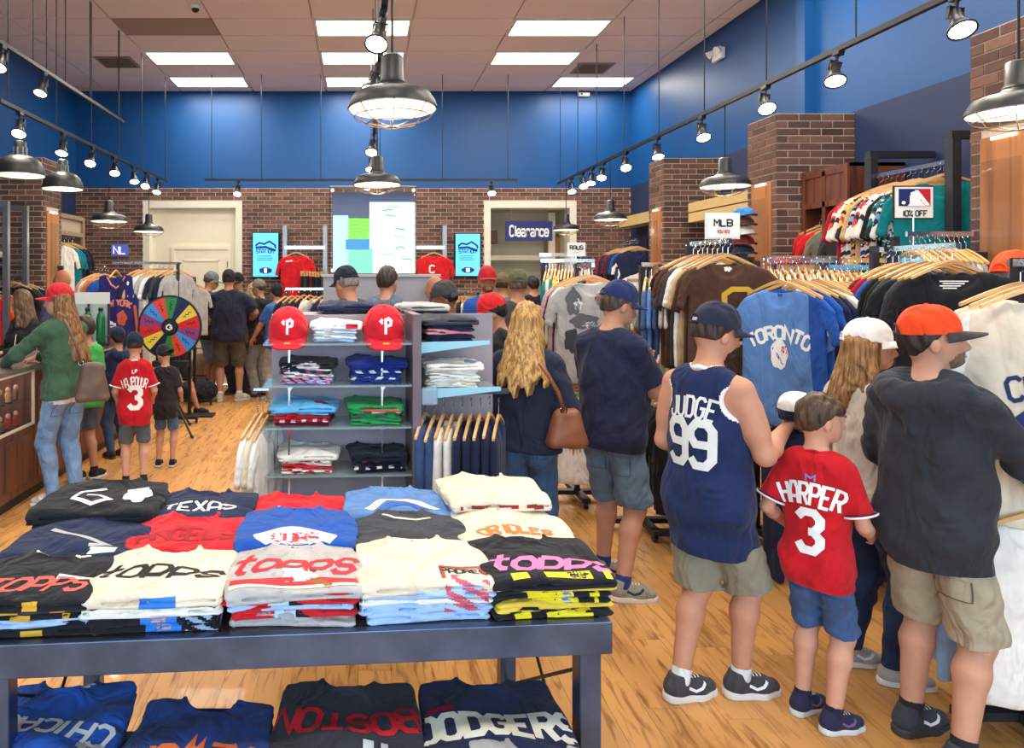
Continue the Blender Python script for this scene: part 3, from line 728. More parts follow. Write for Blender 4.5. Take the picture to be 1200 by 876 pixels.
def pat(key, cols, scale=11):
    if key in MATS: return MATS[key]
    m = mat(key, C(*cols[0]), rough=.8); nt = m.node_tree; b = nt.nodes['Principled BSDF']
    tc = nt.nodes.new('ShaderNodeTexCoord'); n = nt.nodes.new('ShaderNodeTexNoise'); n.inputs['Scale'].default_value = scale; n.inputs['Detail'].default_value = 1; n.inputs['Distortion'].default_value = 1.5
    cr = nt.nodes.new('ShaderNodeValToRGB'); cr.color_ramp.interpolation = 'CONSTANT'; e = cr.color_ramp.elements
    for i, c in enumerate(cols):
        p = 0 if i == 0 else .36+.28*(i-1)/max(1, len(cols)-2)
        x = e[i] if i < 2 else e.new(p)
        x.position = p; x.color = (*C(*c), 1)
    nt.links.new(tc.outputs['Object'], n.inputs['Vector']); nt.links.new(n.outputs['Fac'], cr.inputs[0]); nt.links.new(cr.outputs[0], b.inputs['Base Color'])
    return m
def rowlabel(c, noun, where, cols, i):
    n = len(cols)
    if n == 1: return '%s %s hanging %s' % (c, noun, where)
    if 0 < i < n-1:
        a, b = cols[i-1], cols[i+1]
        t = 'between two %s ones' % a if a == b else 'between %s and %s ones' % (a, b)
    elif i == 0: t = 'first in line before %s one' % cols[1]
    else: t = 'last in line behind %s one' % cols[-2]
    L = '%s %s %s %s' % (c, noun, t, where)
    return L if len(L.replace('-', ' ').split()) <= 16 else '%s %s hanging %s' % (c, noun, where)
def row(where, A, B, zneck, kinds, cols, noun='shirt', face=None, clip=False, hang=True, sc=1.0, tilt=.0, jit=.01):
    """hang one garment per colour from A to B (plan points); where = phrase that finds the row"""
    A, B = Vector(A), Vector(B); n = len(cols); d = (B-A)
    ang = math.atan2(d.y, d.x)-PI/2 if face is None else face
    out = []
    for i, c in enumerate(cols):
        p = A.lerp(B, i/max(1, n-1)); me = kinds[i % len(kinds)]
        loc = (p.x, p.y, zneck+rnd.uniform(-jit, jit)); rz = ang+rnd.uniform(-tilt, tilt)
        o = ob('hanging_'+noun.replace(' ', '_'), me, fab(*NAMED[c]), None, loc, (0, 0, rz), label=rowlabel(c, noun, where, cols, i), cat=noun.split()[-1], group='%ss %s' % (noun, where))
        o.scale = (sc, 1, sc)
        hl = ('wooden clip hanger' if clip else 'wooden hanger')+' holding %s %s %s' % (c, noun.split()[-1], where)
        if len(hl.replace('-', ' ').split()) > 16: hl = 'wooden hanger with %s %s %s' % (c, noun.split()[-1], where)
        if len(hl.replace('-', ' ').split()) > 16: hl = 'wooden hanger '+where
        if hang: hanger(loc, rz, hl, 'hangers '+where, clip)
        out.append(o)
    return out
def art(o, fn2, m, cx, cz, name='print', rx=0, s=1):
    """artwork on the front (-y) of a hung garment"""
    b = bvh_me(o.data); v, q = fn2
    return decal(name, v, q, m, o, b, (cx, -.1, cz), (s, 0, 0), (0, 0, s), (0, 1, 0), .003)
# ---------------------------------------------------------------- folded shirts
def folded(wd, dp, th, seed, sag=.0, layers=2, h=.009, collar=True):
    def fn(P):
        X, Y, Z = P[:, 0], P[:, 1], P[:, 2]
        w = wob(P, 16, seed)
        ext = .012*np.sin(Y*9+seed)+.010*w; fz = .005*np.sin(X*21+Y*13+2*np.sin(Y*17+seed)+seed)+.004*np.sin(Y*34-X*15+seed*2)
        drop = sag*(np.clip((-Y-dp*.18)/(dp*.32), 0, 1)**2)+sag*.5*np.clip((np.abs(X)-wd*.3)/(wd*.2), 0, 1)**2
        Z2 = Z+drop-(.006*w+fz)*np.clip(Z/th, 0, 1)-.010*np.clip(1-(X/(wd*.5))**2, 0, 1)*np.clip(Z/th, 0, 1)
        qx = np.abs(X)-(wd/2-.02)-ext; qy = np.abs(Y)-(dp/2-.02)-.006*np.sin(X*11+seed*2); qz = np.abs(Z2-th/2)-(th/2-.014)
        d = np.sqrt(np.maximum(qx, 0)**2+np.maximum(qy, 0)**2+np.maximum(qz, 0)**2)+np.minimum(np.maximum(np.maximum(qx, qy), qz), 0)-.015
        for l in range(1, layers):
            zz = th*l/layers+.003*np.sin(X*13+seed)
            groove = np.maximum(np.abs(Z2-zz)-.0025, -(np.maximum(np.abs(X)-(wd/2-.03), np.abs(Y)-(dp/2-.03))))
            d = np.maximum(d, -groove)
        if collar:      # neck opening ring at the far edge
            e = np.sqrt((X/.085)**2+((Y-dp*.5)/.07)**2)-1
            d = np.maximum(d, -np.maximum(e*.07, .55*th-Z2)+0.0)
            ring = np.sqrt((e*.075)**2+(Z2-th-.001)**2)-.008
            d = np.minimum(d, np.maximum(ring, np.abs(Y)-dp*.49))
        return d*.8
    V, Q = surf(fn, (-wd/2-.05, -dp/2-.05, -.06-sag), (wd/2+.05, dp/2+.05, th+.04), h, 1)
    V[:, 2] -= 0
    return mkmesh('folded_shirt', V, Q, True)
FD_S = [folded(.30, .34, .026, s, .0, 2, .010, False) for s in (1, 2, 3)]
FD_M = [folded(.40, .33, .030, s, .003, 2, .010, False) for s in (4, 5, 6)]
FD_T = [folded(.41, .36, .034, s, .012, 2, .009, True) for s in (7, 8)]
FD_SM = [folded(.26, .24, .018, s, .0, 2, .008, False) for s in (11, 12)]
FD_SMT = [folded(.27, .25, .026, s, .008, 2, .008, True) for s in (13, 14)]
def pile(where, base, cols, low, top, dz, rz=0.0, nice=None, noun='shirt', rots=.06, sc=1.0, sy=1.0):
    """stack of folded shirts, bottom to top. returns objects"""
    out = []; n = len(cols); z = base[2]
    for i, c in enumerate(cols):
        me = (top if i == n-1 else low)[rnd.randrange(len(top if i == n-1 else low))]
        rgb = NAMED[c] if isinstance(c, str) else c
        cn = c if isinstance(c, str) else (nice or 'patterned')
        pos = 'on top of' if i == n-1 else ['at bottom of', 'second from bottom of', 'third from bottom of', 'fourth from bottom of', 'fifth from bottom of', 'sixth from bottom of'][i]
        if n == 1: pos = 'forming'
        o = ob('folded_shirt', me, fab(*rgb), None, (base[0]+rnd.uniform(-.008, .008), base[1]+rnd.uniform(-.008, .008), z), (0, 0, rz+rnd.uniform(-rots, rots)*(.4 if i == n-1 else 1)),
               label='%s %s %s %s' % (cn, noun, pos, where), cat='shirt', group='folded shirts in the '+where)
        if len(o['label'].replace('-', ' ').split()) > 16: o['label'] = '%s %s inside %s' % (cn, noun, where)
        o.scale = (sc, sc*sy, min(1, dz/.026) if low is FD_M else 1); z += dz; out.append(o)
    return out
def top_art(o, fn2, m, cx, cy, name='print', s=1, rot=0.0, sy=1):
    b = bvh_me(o.data); v, q = fn2
    return decal(name, v, q, m, o, b, (cx, cy, .4), (s, 0, 0), (0, s*sy, 0), (0, 0, -1), .002, rot=rot)
def front_art(o, x0, x1, m, name='print_band', z0=-.02, z1=.06, st=.008, fn=None):
    st *= .55
    """artwork seen on the front fold of a shirt"""
    b = bvh_me(o.data); v, q = grid2(fn or (lambda x, y: True), x0, x1, z0, z1, st)
    d = decal(name, v, q, m, o, b, (0, -.5, 0), (1, 0, 0), (0, 0, 1), (0, 1, 0), .002)
    if d and fn: d['kind'] = 'stuff'
    return d
def blob(cx, cy, rx, ry, seed=0, st=.012, wav=.3):
    n = 30; m = max(2, int(math.ceil(max(rx, ry)/max(st, .012)))); V = [Vector((cx, cy))]; Q = []
    for j in range(1, m+1):
        for k in range(n):
            t = 2*PI*k/n; r_ = (1+wav*.5*math.sin(5*t+seed)+wav*.25*math.sin(9*t+seed*2))*j/m; V.append(Vector((cx+rx*r_*math.cos(t), cy+ry*r_*math.sin(t))))
    for k in range(n): Q.append((0, 1+k, 1+(k+1) % n))
    for j in range(m-1):
        for k in range(n): a = 1+j*n; Q.append((a+k, a+n+k, a+n+(k+1) % n, a+(k+1) % n))
    return V, Q
# ---------------------------------------------------------------- the steel table with folded shirts
TA = math.radians(4.4); TU = Vector((math.cos(TA), math.sin(TA), 0)); TV = Vector((-math.sin(TA), math.cos(TA), 0))
TL, TDp, TZ = 1.80, .96, .80
FR = Vector((PX(718, 2.06), 2.06, 0)); FL = FR-TU*TL
def T(s, t, z=TZ): p = FL+TU*s+TV*t; return (p.x, p.y, z)
M_steelblk = mat('waxed_steel', C(84, 98, 124), rough=.28, metal=.75, var=.35, scale=5, bump=.08)
M_top = mat('table_top_dark', C(66, 46, 44), rough=.18, var=.15, scale=6, coat=.4)
tb = empty('display_table', (FL.x, FL.y, 0), TA, 'large dark steel display table stacked with folded shirts', 'table')
MB().box(.012, TL-.012, .012, TDp-.012, TZ-.02, TZ-.002).build('tabletop', M_top, tb)
for a in ((0, TL, 0, .03), (0, TL, TDp-.03, TDp), (0, .03, .03, TDp-.03), (TL-.03, TL, .03, TDp-.03)):
    MB().box(*a, TZ-.095, TZ-.001).build('apron', M_steelblk, tb, bevel=.003)
for x, y in ((.03, .02), (TL-.09, .02), (.03, TDp-.085), (TL-.09, TDp-.085)):
    MB().box(x, x+.065, y, y+.065, 0, TZ-.095).build('leg', M_steelblk, tb, bevel=.004)
for x in (.06, TL-.06):
    MB().tube([(x, .09, .62), (x, TDp-.09, .12)], .006, 8).build('cross_brace', M_black, tb); MB().tube([(x+.014, .09, .12), (x+.014, TDp-.09, .62)], .006, 8).build('cross_brace', M_black, tb)
SC = [.12, .475, .875, 1.265, 1.635]
def tp(where, col, t, cols, dz=.027, **kw): return pile(where, T(SC[col]+kw.pop('ds', 0), t, TZ+.0), cols, FD_M, FD_T, dz, TA+kw.pop('r', 0), **kw)
R_, W_, K_ = ink(206, 40, 52), ink(240, 238, 232), ink(28, 28, 32)
def t2(s, h, **kw): return text2(s, h, **kw)
# back row
p = tp('dark far-corner stack on the steel table', 0, .80, ['black', 'charcoal', 'black', 'navy', 'black', 'black'], .026, sc=1.12, ds=.02)[-1]
top_art(p, stroke2([(-.02, .06), (-.09, .02), (-.10, -.05), (-.03, -.09), (.02, -.06), (-.02, -.03), (-.06, -.03)], .016, .02), W_, .02, -.02, 'emblem')
top_art(p, blob(.12, -.02, .045, .06, 2), W_, 0, 0, 'emblem_mark')
p = tp('navy-and-red far stack on the steel table', 1, .80, ['red', 'navy', 'red', 'navy'], .027, ds=.03)
top_art(p[-1], t2('TEXAS', .07), W_, 0, -.06, 'lettering', rot=0); 
for i in (1,): 
    for k in range(7): front_art(p[i], -.12+k*.045, -.10+k*.045, W_ if k % 2 else K_)
p = tp('all-red far stack on the steel table', 2, .82, ['crimson', 'red', 'red'], .027)[-1]
top_art(p, stroke2([(-.06, -.06), (0, 0), (.06, -.06), (-.06, -.06)], .012, .02), W_, .03, -.06, 'emblem'); top_art(p, blob(-.07, -.08, .025, .05, 1), ink(226, 214, 180), 0, 0, 'size_sticker')
p = tp('steel-blue far stack on the steel table', 3, .80, ['white', 'steel blue', 'light blue', 'steel blue'], .026)
top_art(p[-1], stroke2([(-.12, -.12), (-.05, -.03), (.04, -.02), (.09, -.05), (.15, -.11)], .035, .02), ink(230, 236, 242), 0, 0, 'emblem_border'); top_art(p[-1], stroke2([(-.08, -.12), (-.03, -.07), (.05, -.06), (.11, -.12)], .03, .02), ink(50, 98, 180), 0, -.01, 'emblem', )
p = tp('cream far stack on the steel table', 4, .80, ['light blue', 'white', 'light blue', 'cream', 'light blue', 'cream'], .025, ds=.01)
front_art(p[-1], -.16, .16, ink(150, 44, 44), 'lettering', -.005, .02, .01, lambda x, y: abs(y-.006-.01*math.cos(x*9)) < .008 and math.sin(x*60) > -.6)
# middle row
p = tp('navy middle-row stack on the steel table', 0, .50, ['navy', 'charcoal', 'navy', 'navy'], .028, sc=1.08, ds=.02)[-1]
top_art(p, stroke2([(-.1, .02), (-.03, -.02), (.03, -.05), (.1, -.09), (.05, -.1)], .02, .02), ink(170, 176, 180), 0, 0, 'emblem'); top_art(p, grid2(lambda x, y: 1, .06, .14, -.15, -.11, .02), W_, 0, 0, 'size_sticker')
p = tp('red middle-row stack on the steel table', 1, .50, ['red', 'crimson', 'navy', 'red'], .027, ds=.03)[-1]
top_art(p, t2('ANGELS', .07, arch=.02), ink(150, 24, 36), 0, -.06, 'lettering')
p = tp('royal-blue middle-row stack on the steel table', 2, .51, ['royal blue', 'navy', 'royal blue', 'royal blue', 'royal blue'], .025)[-1]
top_art(p, blob(0, -.13, .14, .06, 0, wav=.02), ink(196, 200, 210), 0, 0, 'emblem_ground'); top_art(p, t2('CUBS', .05, wd=.25), R_, 0, -.13, 'lettering')
p = tp('charcoal middle-row stack on the steel table', 3, .50, ['charcoal', 'black', 'navy', 'charcoal'], .026)[-1]
top_art(p, stroke2([(-.08, .03), (-.04, .0), (.04, .0), (.1, .03)], .012, .02), ink(224, 216, 190), 0, .06, 'collar_print')
p = tp('orange-lettered middle-row stack on the steel table', 4, .50, ['white', 'cream', 'light blue', 'cream'], .026)[-1]
top_art(p, t2('ORIOLES', .05, wd=.24, arch=.02), ink(226, 120, 60), 0, -.08, 'lettering')
# front row
p = tp('black stack with gold front lettering', 0, .19, ['black', 'light blue', 'black', 'navy', 'black'], .021, ds=.0)
top_art(p[-1], t2('TOPPS', .075, wd=.18, slant=.35), ink(222, 96, 84), .02, -.09, 'lettering'); top_art(p[-1], grid2(lambda x, y: 1, .06, .16, -.06, -.03, .02), W_, 0, 0, 'lettering_strip')
for i in (0, 2, 3): front_art(p[i], -.15, .12, ink(206, 160, 50), 'lettering', 0, .03, .008, lambda x, y: math.sin(x*45+i) > .3 and abs(y-.015) < .012)
front_art(p[-1], -.17, .1, ink(206, 160, 50), 'lettering_row', 0, .03, .008, lambda x, y: math.sin(x*50) > .5)
for k, h in ((0, .012), (1, .012)):
    top_art(p[-1], stroke2([(-.02+k*.1, .12), (.02+k*.1, .10), (.05+k*.1, .115)], .012, .02), W_, -.05, .02, 'collar_stripe')
p = tp('cream stack with slanted black lettering', 1, .19, ['black', 'black', 'white', 'black', 'cream'], .0215)
top_art(p[-1], t2('topps', .10, wd=.16, wfac=.6, slant=.35), K_, .0, -.02, 'lettering', rot=-.05)
for i in (0, 1, 3): 
    front_art(p[i], -.03, .07, ink(44, 120, 206), 'picture', -.01, .05, .008); front_art(p[i], .0, .04, ink(206, 150, 110), 'picture_face', .012, .05, .008)
    front_art(p[i], .08, .18, ink(150, 170, 196), 'picture_smear', 0, .035, .008, lambda x, y: math.sin(x*90+y*200+i) > 0)
front_art(p[-1], -.03, .07, ink(44, 120, 206), 'picture', -.02, .03, .008)
p = tp('grey stack with red lettering', 2, .19, ['grey', 'red', 'light blue', 'red', 'grey'], .022)
top_art(p[-1], t2('topps', .11, wd=.17, wfac=.56, slant=.35), R_, .0, .0, 'lettering', rot=-.06)
top_art(p[-1], grid2(lambda x, y: 1, -.19, .19, -.135, -.10, .02), R_, 0, 0, 'red_stripe'); top_art(p[-1], grid2(lambda x, y: 1, -.19, .19, -.152, -.138, .02), ink(236, 220, 190), 0, 0, 'cream_stripe')
top_art(p[-1], blob(.03, -.09, .05, .04, 2), W_, -.02, 0, 'player_body'); top_art(p[-1], blob(.03, -.06, .02, .02, 0, .006), ink(120, 30, 40), .01, 0, 'player_head'); top_art(p[-1], stroke2([(.03, -.11), (.08, -.13), (.1, -.15)], .02, .01), ink(150, 90, 40), 0, 0, 'player_glove')
for i in (1, 3): front_art(p[i], .0, .06, K_, 'picture', 0, .03, .008, lambda x, y: math.sin(x*70+y*90) > -.1); front_art(p[i], -.06, .0, ink(170, 214, 232), 'picture_light', 0, .03, .008)
p = tp('cream and pale-blue stack with red badge', 3, .19, ['light blue', 'light blue', 'white', 'light blue', 'cream'], .023)
top_art(p[-1], stroke2([(.05, -.14), (.05, -.08), (.17, -.07), (.18, -.13)], .012, .02), ink(170, 70, 60), 0, 0, 'badge_border'); top_art(p[-1], t2('PADRES', .03, wd=.2), K_, .115, -.105, 'badge_lettering')
for i in (1, 2, 3, 4): front_art(p[i], .05, .18, ink(206, 90, 110), 'badge', 0, .035, .008, lambda x, y: math.sin(x*80+y*160+i*2) > .1)
p = tp('black stack with pink lettering', 4, .19, ['black', 'yellow', 'black', 'black', 'yellow', 'black'], .0185)
top_art(p[-1], t2('topps', .11, wd=.19, wfac=.58, slant=.3), ink(232, 120, 170), .03, -.06, 'lettering', rot=-.08)
Y_ = ink(232, 214, 40)
top_art(p[-1], grid2(lambda x, y: abs(x-.03) < .15 and math.sin(x*34) > -.75, -.19, .19, -.165, -.13, .01), Y_, 0, 0, 'yellow_print')
for i in (0, 2, 3): front_art(p[i], -.12, .14, Y_, 'yellow_print', -.005, .03, .008, lambda x, y: math.sin(x*34+i*.6) > -.7)
for i in (2, 3): front_art(p[i], .02, .07, ink(80, 120, 200), 'picture', 0, .035, .008, lambda x, y: math.sin(x*150+y*99) > -.3)
top_art(p[-1], blob(.08, -.145, .03, .02, 1, .008), K_, 0, 0, 'player_head')
# lower nested table
LZ = .38
lt = empty('low_table', (0, 0, 0), 0, 'low dark steel table tucked beneath the big display table', 'table')
MB().box(-.96, .60, 1.66, 2.22, LZ-.04, LZ-.001).build('tabletop', M_steelblk, lt)
for x, y in ((-.95, 1.67), (.55, 1.67), (-.95, 2.17), (.55, 2.17)): MB().box(x, x+.04, y, y+.04, 0, LZ-.04).build('leg', M_steelblk, lt)
FD_L = [folded(.44, .40, .04, s, .015, 2, .010, True) for s in (21, 22)]
p = pile('royal blue stack on the low table', (-.93, 2.10, LZ), ['royal blue', 'navy', 'royal blue'], FD_M, FD_L, .032, .08)[-1]
p.data.materials[0] = p.data.materials[0]
top_art(p, t2('CHICAGO', .09, wd=.2, arch=-.03), W_, .0, -.04, 'lettering', rot=PI-.15, s=.85); top_art(p, blob(.04, .155, .04, .02, 0, .01), ink(206, 214, 226), 0, 0, 'neck_label'); top_art(p, grid2(lambda x, y: math.sin(x*120+y*60) > -.3, .1, .19, -.17, -.11, .01), ink(190, 196, 200), 0, 0, 'size_sticker')
p = pile('blue stack with orange lettering on the low table', (-.475, 2.02, LZ), ['navy', 'royal blue', (38, 62, 122)], FD_M, FD_L, .03, -.04, nice='deep blue')[-1]
top_art(p, t2('NEW', .085, wd=.2), ink(222, 112, 62), .07, -.06, 'lettering', rot=PI-.2); top_art(p, t2('YORK', .085, wd=.2), ink(222, 112, 62), -.09, -.09, 'lettering', rot=PI+.2)
p = pile('charcoal stack with red lettering on the low table', (-.05, 2.10, LZ), ['charcoal', 'navy', (50, 50, 58)], FD_M, FD_L, .034, 0, nice='charcoal')[-1]
top_art(p, t2('BOSTON', .10, wd=.2, arch=.04), R_, .0, -.03, 'lettering', rot=PI, s=.92); top_art(p, grid2(lambda x, y: math.sin(x*120) > -.4, .05, .12, -.17, -.11, .01), ink(200, 206, 214), 0, 0, 'size_sticker')
p = pile('navy stack with white lettering on the low table', (.385, 2.12, LZ), ['navy', 'charcoal', 'navy'], FD_M, FD_L, .032, 0)[-1]
top_art(p, t2('DODGERS', .10, wd=.24, wfac=.55), ink(226, 220, 200), .0, -.05, 'lettering', s=.98); top_art(p, grid2(lambda x, y: 1, -.2, -.12, .02, .045, .02), ink(150, 30, 60), 0, 0, 'neck_tab')
pile('grey stack on the edge of the low table', (.47, 1.80, LZ), ['charcoal', 'navy', 'grey'], FD_M, FD_L, .034, -.1)

# ---------------------------------------------------------------- shelf unit behind the table
GD = 3.6; g0 = Vector((PX(314, GD), GD-.03, 0)); GA = math.radians(3.0)
gu = Vector((math.cos(GA), math.sin(GA), 0)); gv = Vector((-math.sin(GA), math.cos(GA), 0))
def G(s, t, z): p = g0+gu*s+gv*t; return (p.x, p.y, z)
M_grey = mat('mauve_grey_laminate', C(156, 146, 154), rough=.5, var=.08, scale=6); M_shelf = mat('glass_shelf', (.45, .62, .66), rough=.05, alpha=.4)
M_acry = mat('pale_blue_acrylic', C(168, 222, 238), rough=.15, trans=.25, coat=.3)
SZ = [PZ(402, GD), PZ(451, GD), PZ(500, GD), PZ(556, GD)]
gw = .735; gd = .30
e = empty('shelf_unit', (g0.x, g0.y, 0), GA, 'grey shelf unit with glass shelves of folded shirts and red caps', 'shelf unit')
MB().box(0, gw, gd, gd+.03, .05, PZ(372, GD)).build('back_panel', M_grey, e)
MB().box(gw, gw+.045, -.02, gd+.1, .0, PZ(368, GD)).build('end_panel', mat('plum_grey', C(112, 98, 104), rough=.5, var=.1, scale=10), e, bevel=.003)
MB().box(0, gw, 0, gd, .02, .14).build('base', M_grey, e)
for z in SZ:
    s = MB().box(-.02, gw-.002, 0, gd-.002, z-.010, z).build('shelf', M_shelf, e)
    for x in (.10, gw-.16): 
        MB().prism([(0, 0), (.03, 0), (.015, -.02), (.01, -.16), (.004, -.16), (.004, -.02)], .01, .02).build('bracket', M_chrome, s).location = (x, .02, z-.01)
    MB().box(.10, .112, gd-.012, gd-.002, .1, .101).build('slot', M_dark, s)
MB().box(gw+.045, gw+.50, gd+.06, gd+.09, .05, PZ(372, GD)).build('side_back_panel', M_grey, e)
for py in (404, 459):
    z = PZ(py, GD); w_ = .40 if py == 404 else .46
    MB().box(gw+.046, gw+w_, .02, gd+.058, z-.006, z+.004).build('side_shelf', M_shelf, e)
    MB().prism([(gw+.046, z+.012), (gw+w_, z+.02), (gw+w_, z-.0), (gw+.046, z-.045)], .008, .018).build('shelf_fascia', M_acry, e)
MB().bar((gw+.046, .10, PZ(463, GD)), (gw+.52, .10, PZ(463, GD)), .03, .025).build('hang_rail', M_dark, e)
MB().box(gw+.046, gw+.13, -.01, .05, PZ(475, GD), PZ(455, GD)).build('corner_bracket', mat('acrylic_bracket', C(190, 214, 232), rough=.1, trans=.5), e, bevel=.01)
MB().bar((-.08, .12, PZ(459, GD)), (0.0, .12, PZ(459, GD)), .025, .012).build('end_rail', M_chrome, e)
def sp(where, s, row, cols, dz=.019, **kw):
    return pile(where, G(s, .155, SZ[row]+.001), cols, FD_SM, FD_SMT, dz, GA, sc=kw.pop('sc', 1.18), **kw)
p = sp('pile of pale printed shirts between the two red caps', .35, 0, ['light blue', 'white', 'light blue', 'white', 'light blue', 'white'], .014, sc=1.0)
front_art(p[-1], .05, .11, R_, 'print', .0, .025, .006)
p = sp('black pile on the upper glass shelf', .20, 1, ['light blue', 'pink', 'white', 'navy', 'white', 'black'], .017)
front_art(p[-1], -.06, .05, ink(210, 206, 210), 'print', -.01, .03, .006, lambda x, y: (x/.05)**2+((y-.008)/.018)**2 < 1); front_art(p[-1], -.02, .02, ink(120, 20, 50), 'print_mark', .0, .018, .006)
for i in range(4): front_art(p[i], -.14, .12, ink(*[(190, 60, 110), (40, 46, 96), (120, 160, 210)][i % 3]), 'print', 0, .018, .006, lambda x, y: math.sin(x*140+y*210+i*3) > .4)
p = sp('royal blue pile on the upper glass shelf', .56, 1, [(26, 54, 140)]*5+[(20, 46, 128)], .017, nice='royal blue')
for i in (1, 3): front_art(p[i], -.13, .13, W_, 'lettering', 0, .02, .006, lambda x, y: math.sin(x*110+y*90*(i-2)+i) > .1)
p = sp('sky blue pile on the middle glass shelf', .18, 2, ['maroon', 'crimson', 'red', 'sky blue', 'sky blue'], .019, sc=1.3)
top_art(p[-1], blob(.07, -.06, .03, .025, 0, .008), ink(180, 50, 60), 0, 0, 'emblem'); top_art(p[-1], stroke2([(-.04, .05), (.0, .07), (.03, .05)], .02, .01), K_, 0, .02, 'neck_tape')
for i in (1,): front_art(p[i], -.12, .12, ink(236, 200, 206), 'lettering', 0, .018, .006, lambda x, y: math.sin(x*150) > .2)
p = sp('green pile on the middle glass shelf', .56, 2, ['green']*4+['green'], .019)
front_art(p[-1], -.06, .1, ink(206, 80, 60), 'print', -.01, .01, .006); front_art(p[2], -.1, .1, ink(70, 80, 84), 'print', 0, .02, .006, lambda x, y: math.sin(x*70) > -.4); front_art(p[3], -.06, .11, ink(206, 214, 210), 'print', 0, .016, .006, lambda x, y: math.sin(x*60+1) > -.2)
p = sp('white pile with red lettering on the lower glass shelf', .20, 3, ['white', 'red', 'white', 'white', 'white'], .018)
for i in (0, 3): front_art(p[i], -.12, .12, ink(176, 30, 44), 'lettering', 0, .02, .006, lambda x, y: math.sin(x*90+i)+math.sin(y*200+x*40) > -.1)
p = sp('navy pile with red lettering on the lower glass shelf', .57, 3, [(28, 32, 52)]*5, .017, nice='dark navy')
for i in (1, 3): front_art(p[i], -.12, .12, ink(206, 60, 70) if i == 3 else W_, 'lettering', 0, .02, .006, lambda x, y: math.sin(x*120+i) > .2)
z4 = .45
MB().box(-.02, gw-.002, 0, gd-.002, z4-.01, z4).build('shelf', M_shelf, e)
p = pile('grey and red pile on the bottom glass shelf', G(.18, .155, z4+.001), ['grey', 'red', 'white', 'red', 'white'], FD_SM, FD_SMT, .026, GA, sc=1.2)
p = pile('navy pile on the bottom glass shelf', G(.57, .155, z4+.001), ['navy', 'red', 'navy', 'navy', 'navy'], FD_SM, FD_SMT, .026, GA, sc=1.2)
# shelves of the right-hand bay
p = pile('navy pile on the top side shelf', G(gw+.21, .19, PZ(404, GD)+.006), ['navy', 'navy', 'pink', 'navy', 'navy', 'charcoal'], FD_SM, FD_SMT, .019, GA, sc=1.15)
front_art(p[2], -.02, .12, ink(214, 120, 130), 'print', 0, .02, .006)
p = pile('white pile on the second side shelf', G(gw+.225, .19, PZ(459, GD)+.006), ['white', 'cream', 'white', 'white', 'white', 'white', 'white'], FD_SM, FD_SMT, .0165, GA, sc=1.25)
top_art(p[-1], blob(.08, -.04, .03, .04, 3, .01), ink(120, 150, 196), 0, 0, 'print')
MB().box(0, gw+.26, gd+.32, gd+.34, .05, PZ(372, GD)).build('rear_panel', M_grey, e); MB().box(0, gw+.26, gd+.03, gd+.32, PZ(372, GD)-.02, PZ(372, GD)).build('top_board', M_grey, e)
pile('dark pile behind the two red caps', G(.42, gd+.19, PZ(372, GD)+.001), ['charcoal', 'navy'], FD_SM, FD_SMT, .022, GA, sc=1.3)
pile('grey pile on top of the shelf unit', G(gw+.13, gd+.19, PZ(372, GD)+.001), ['charcoal', 'grey'], FD_SM, FD_SMT, .02, GA, sc=1.15)
# caps
def cap_mesh():
    m = MB(); n = 32; prof = []
    R = (.088, .106, .118); rows = 12
    vs = []; fs = []
    for j in range(rows+1):
        a = (j/rows)*PI/2; r = math.cos(a)**.75 if j < rows else 0; z = math.sin(a)
        for k in range(n):
            t = 2*PI*k/n; fy = 1.0+.0*math.cos(t)
            bul = 1+.04*math.sin(a*2)*max(0, math.sin(t))
            vs.append((R[0]*r*math.cos(t)*bul, R[1]*r*math.sin(t)*bul, R[2]*z))
    for j in range(rows):
        for k in range(n): fs.append((j*n+k, j*n+(k+1) % n, (j+1)*n+(k+1) % n, (j+1)*n+k))
    crown = mkmesh('crown', vs, fs, True)
    vs = []; fs = []; nu, nv = 20, 7
    for sgn in (0, 1):
        for i in range(nu+1):
            u = -1+2*i/nu; ang = u*1.15
            for j in range(nv+1):
                v = j/nv; ex = .078*(1-abs(u)**3)
                x = (.0885*math.sin(ang))*(1+.04*v); y = .105*math.cos(ang)+ex*v
                z = .006-.020*(u*u)*v-.016*v+.008*(1-u*u)*v-(.005 if sgn else 0)
                vs.append((x, y, z))
    N = (nu+1)*(nv+1)
    for i in range(nu):
        for j in range(nv):
            a = i*(nv+1)+j; fs.append((a, a+nv+1, a+nv+2, a+1)); fs.append((a+N, a+1+N, a+nv+2+N, a+nv+1+N))
    for i in range(nu):
        a = i*(nv+1)+nv; fs.append((a, a+nv+1, a+nv+1+N, a+N))
    brim = mkmesh('brim', vs, fs, True)
    btn = MB().lathe([(.009, 0), (.007, .005), (0, .007)], (0, 0, .116), 10).mesh('button', True)
    return crown, brim, btn
CAP_CROWN, CAP_BRIM, CAP_BTN = cap_mesh()
def eyelets(parent, m):
    for k in range(6):
        t = PI/6+k*PI/3; a = .95; r = math.cos(a)**.75
        MB().lathe([(.004, 0), (.002, .002), (.0, .002)], n=8).build('eyelet', m, parent).location = (.0885*r*math.cos(t), .1065*r*math.sin(t), .1185*math.sin(a))
def cap(name, loc, rz, mc, mb, label=None, cat=None, parent=None, group=None):
    o = ob(name, CAP_CROWN, mc, parent, loc, (0, 0, rz), label=label, cat=cat, group=group)
    ob('brim', CAP_BRIM, mb, o); ob('button', CAP_BTN, mc, o); return o
M_redcap = fab(204, 30, 46, 'red_cap', bump=.15)
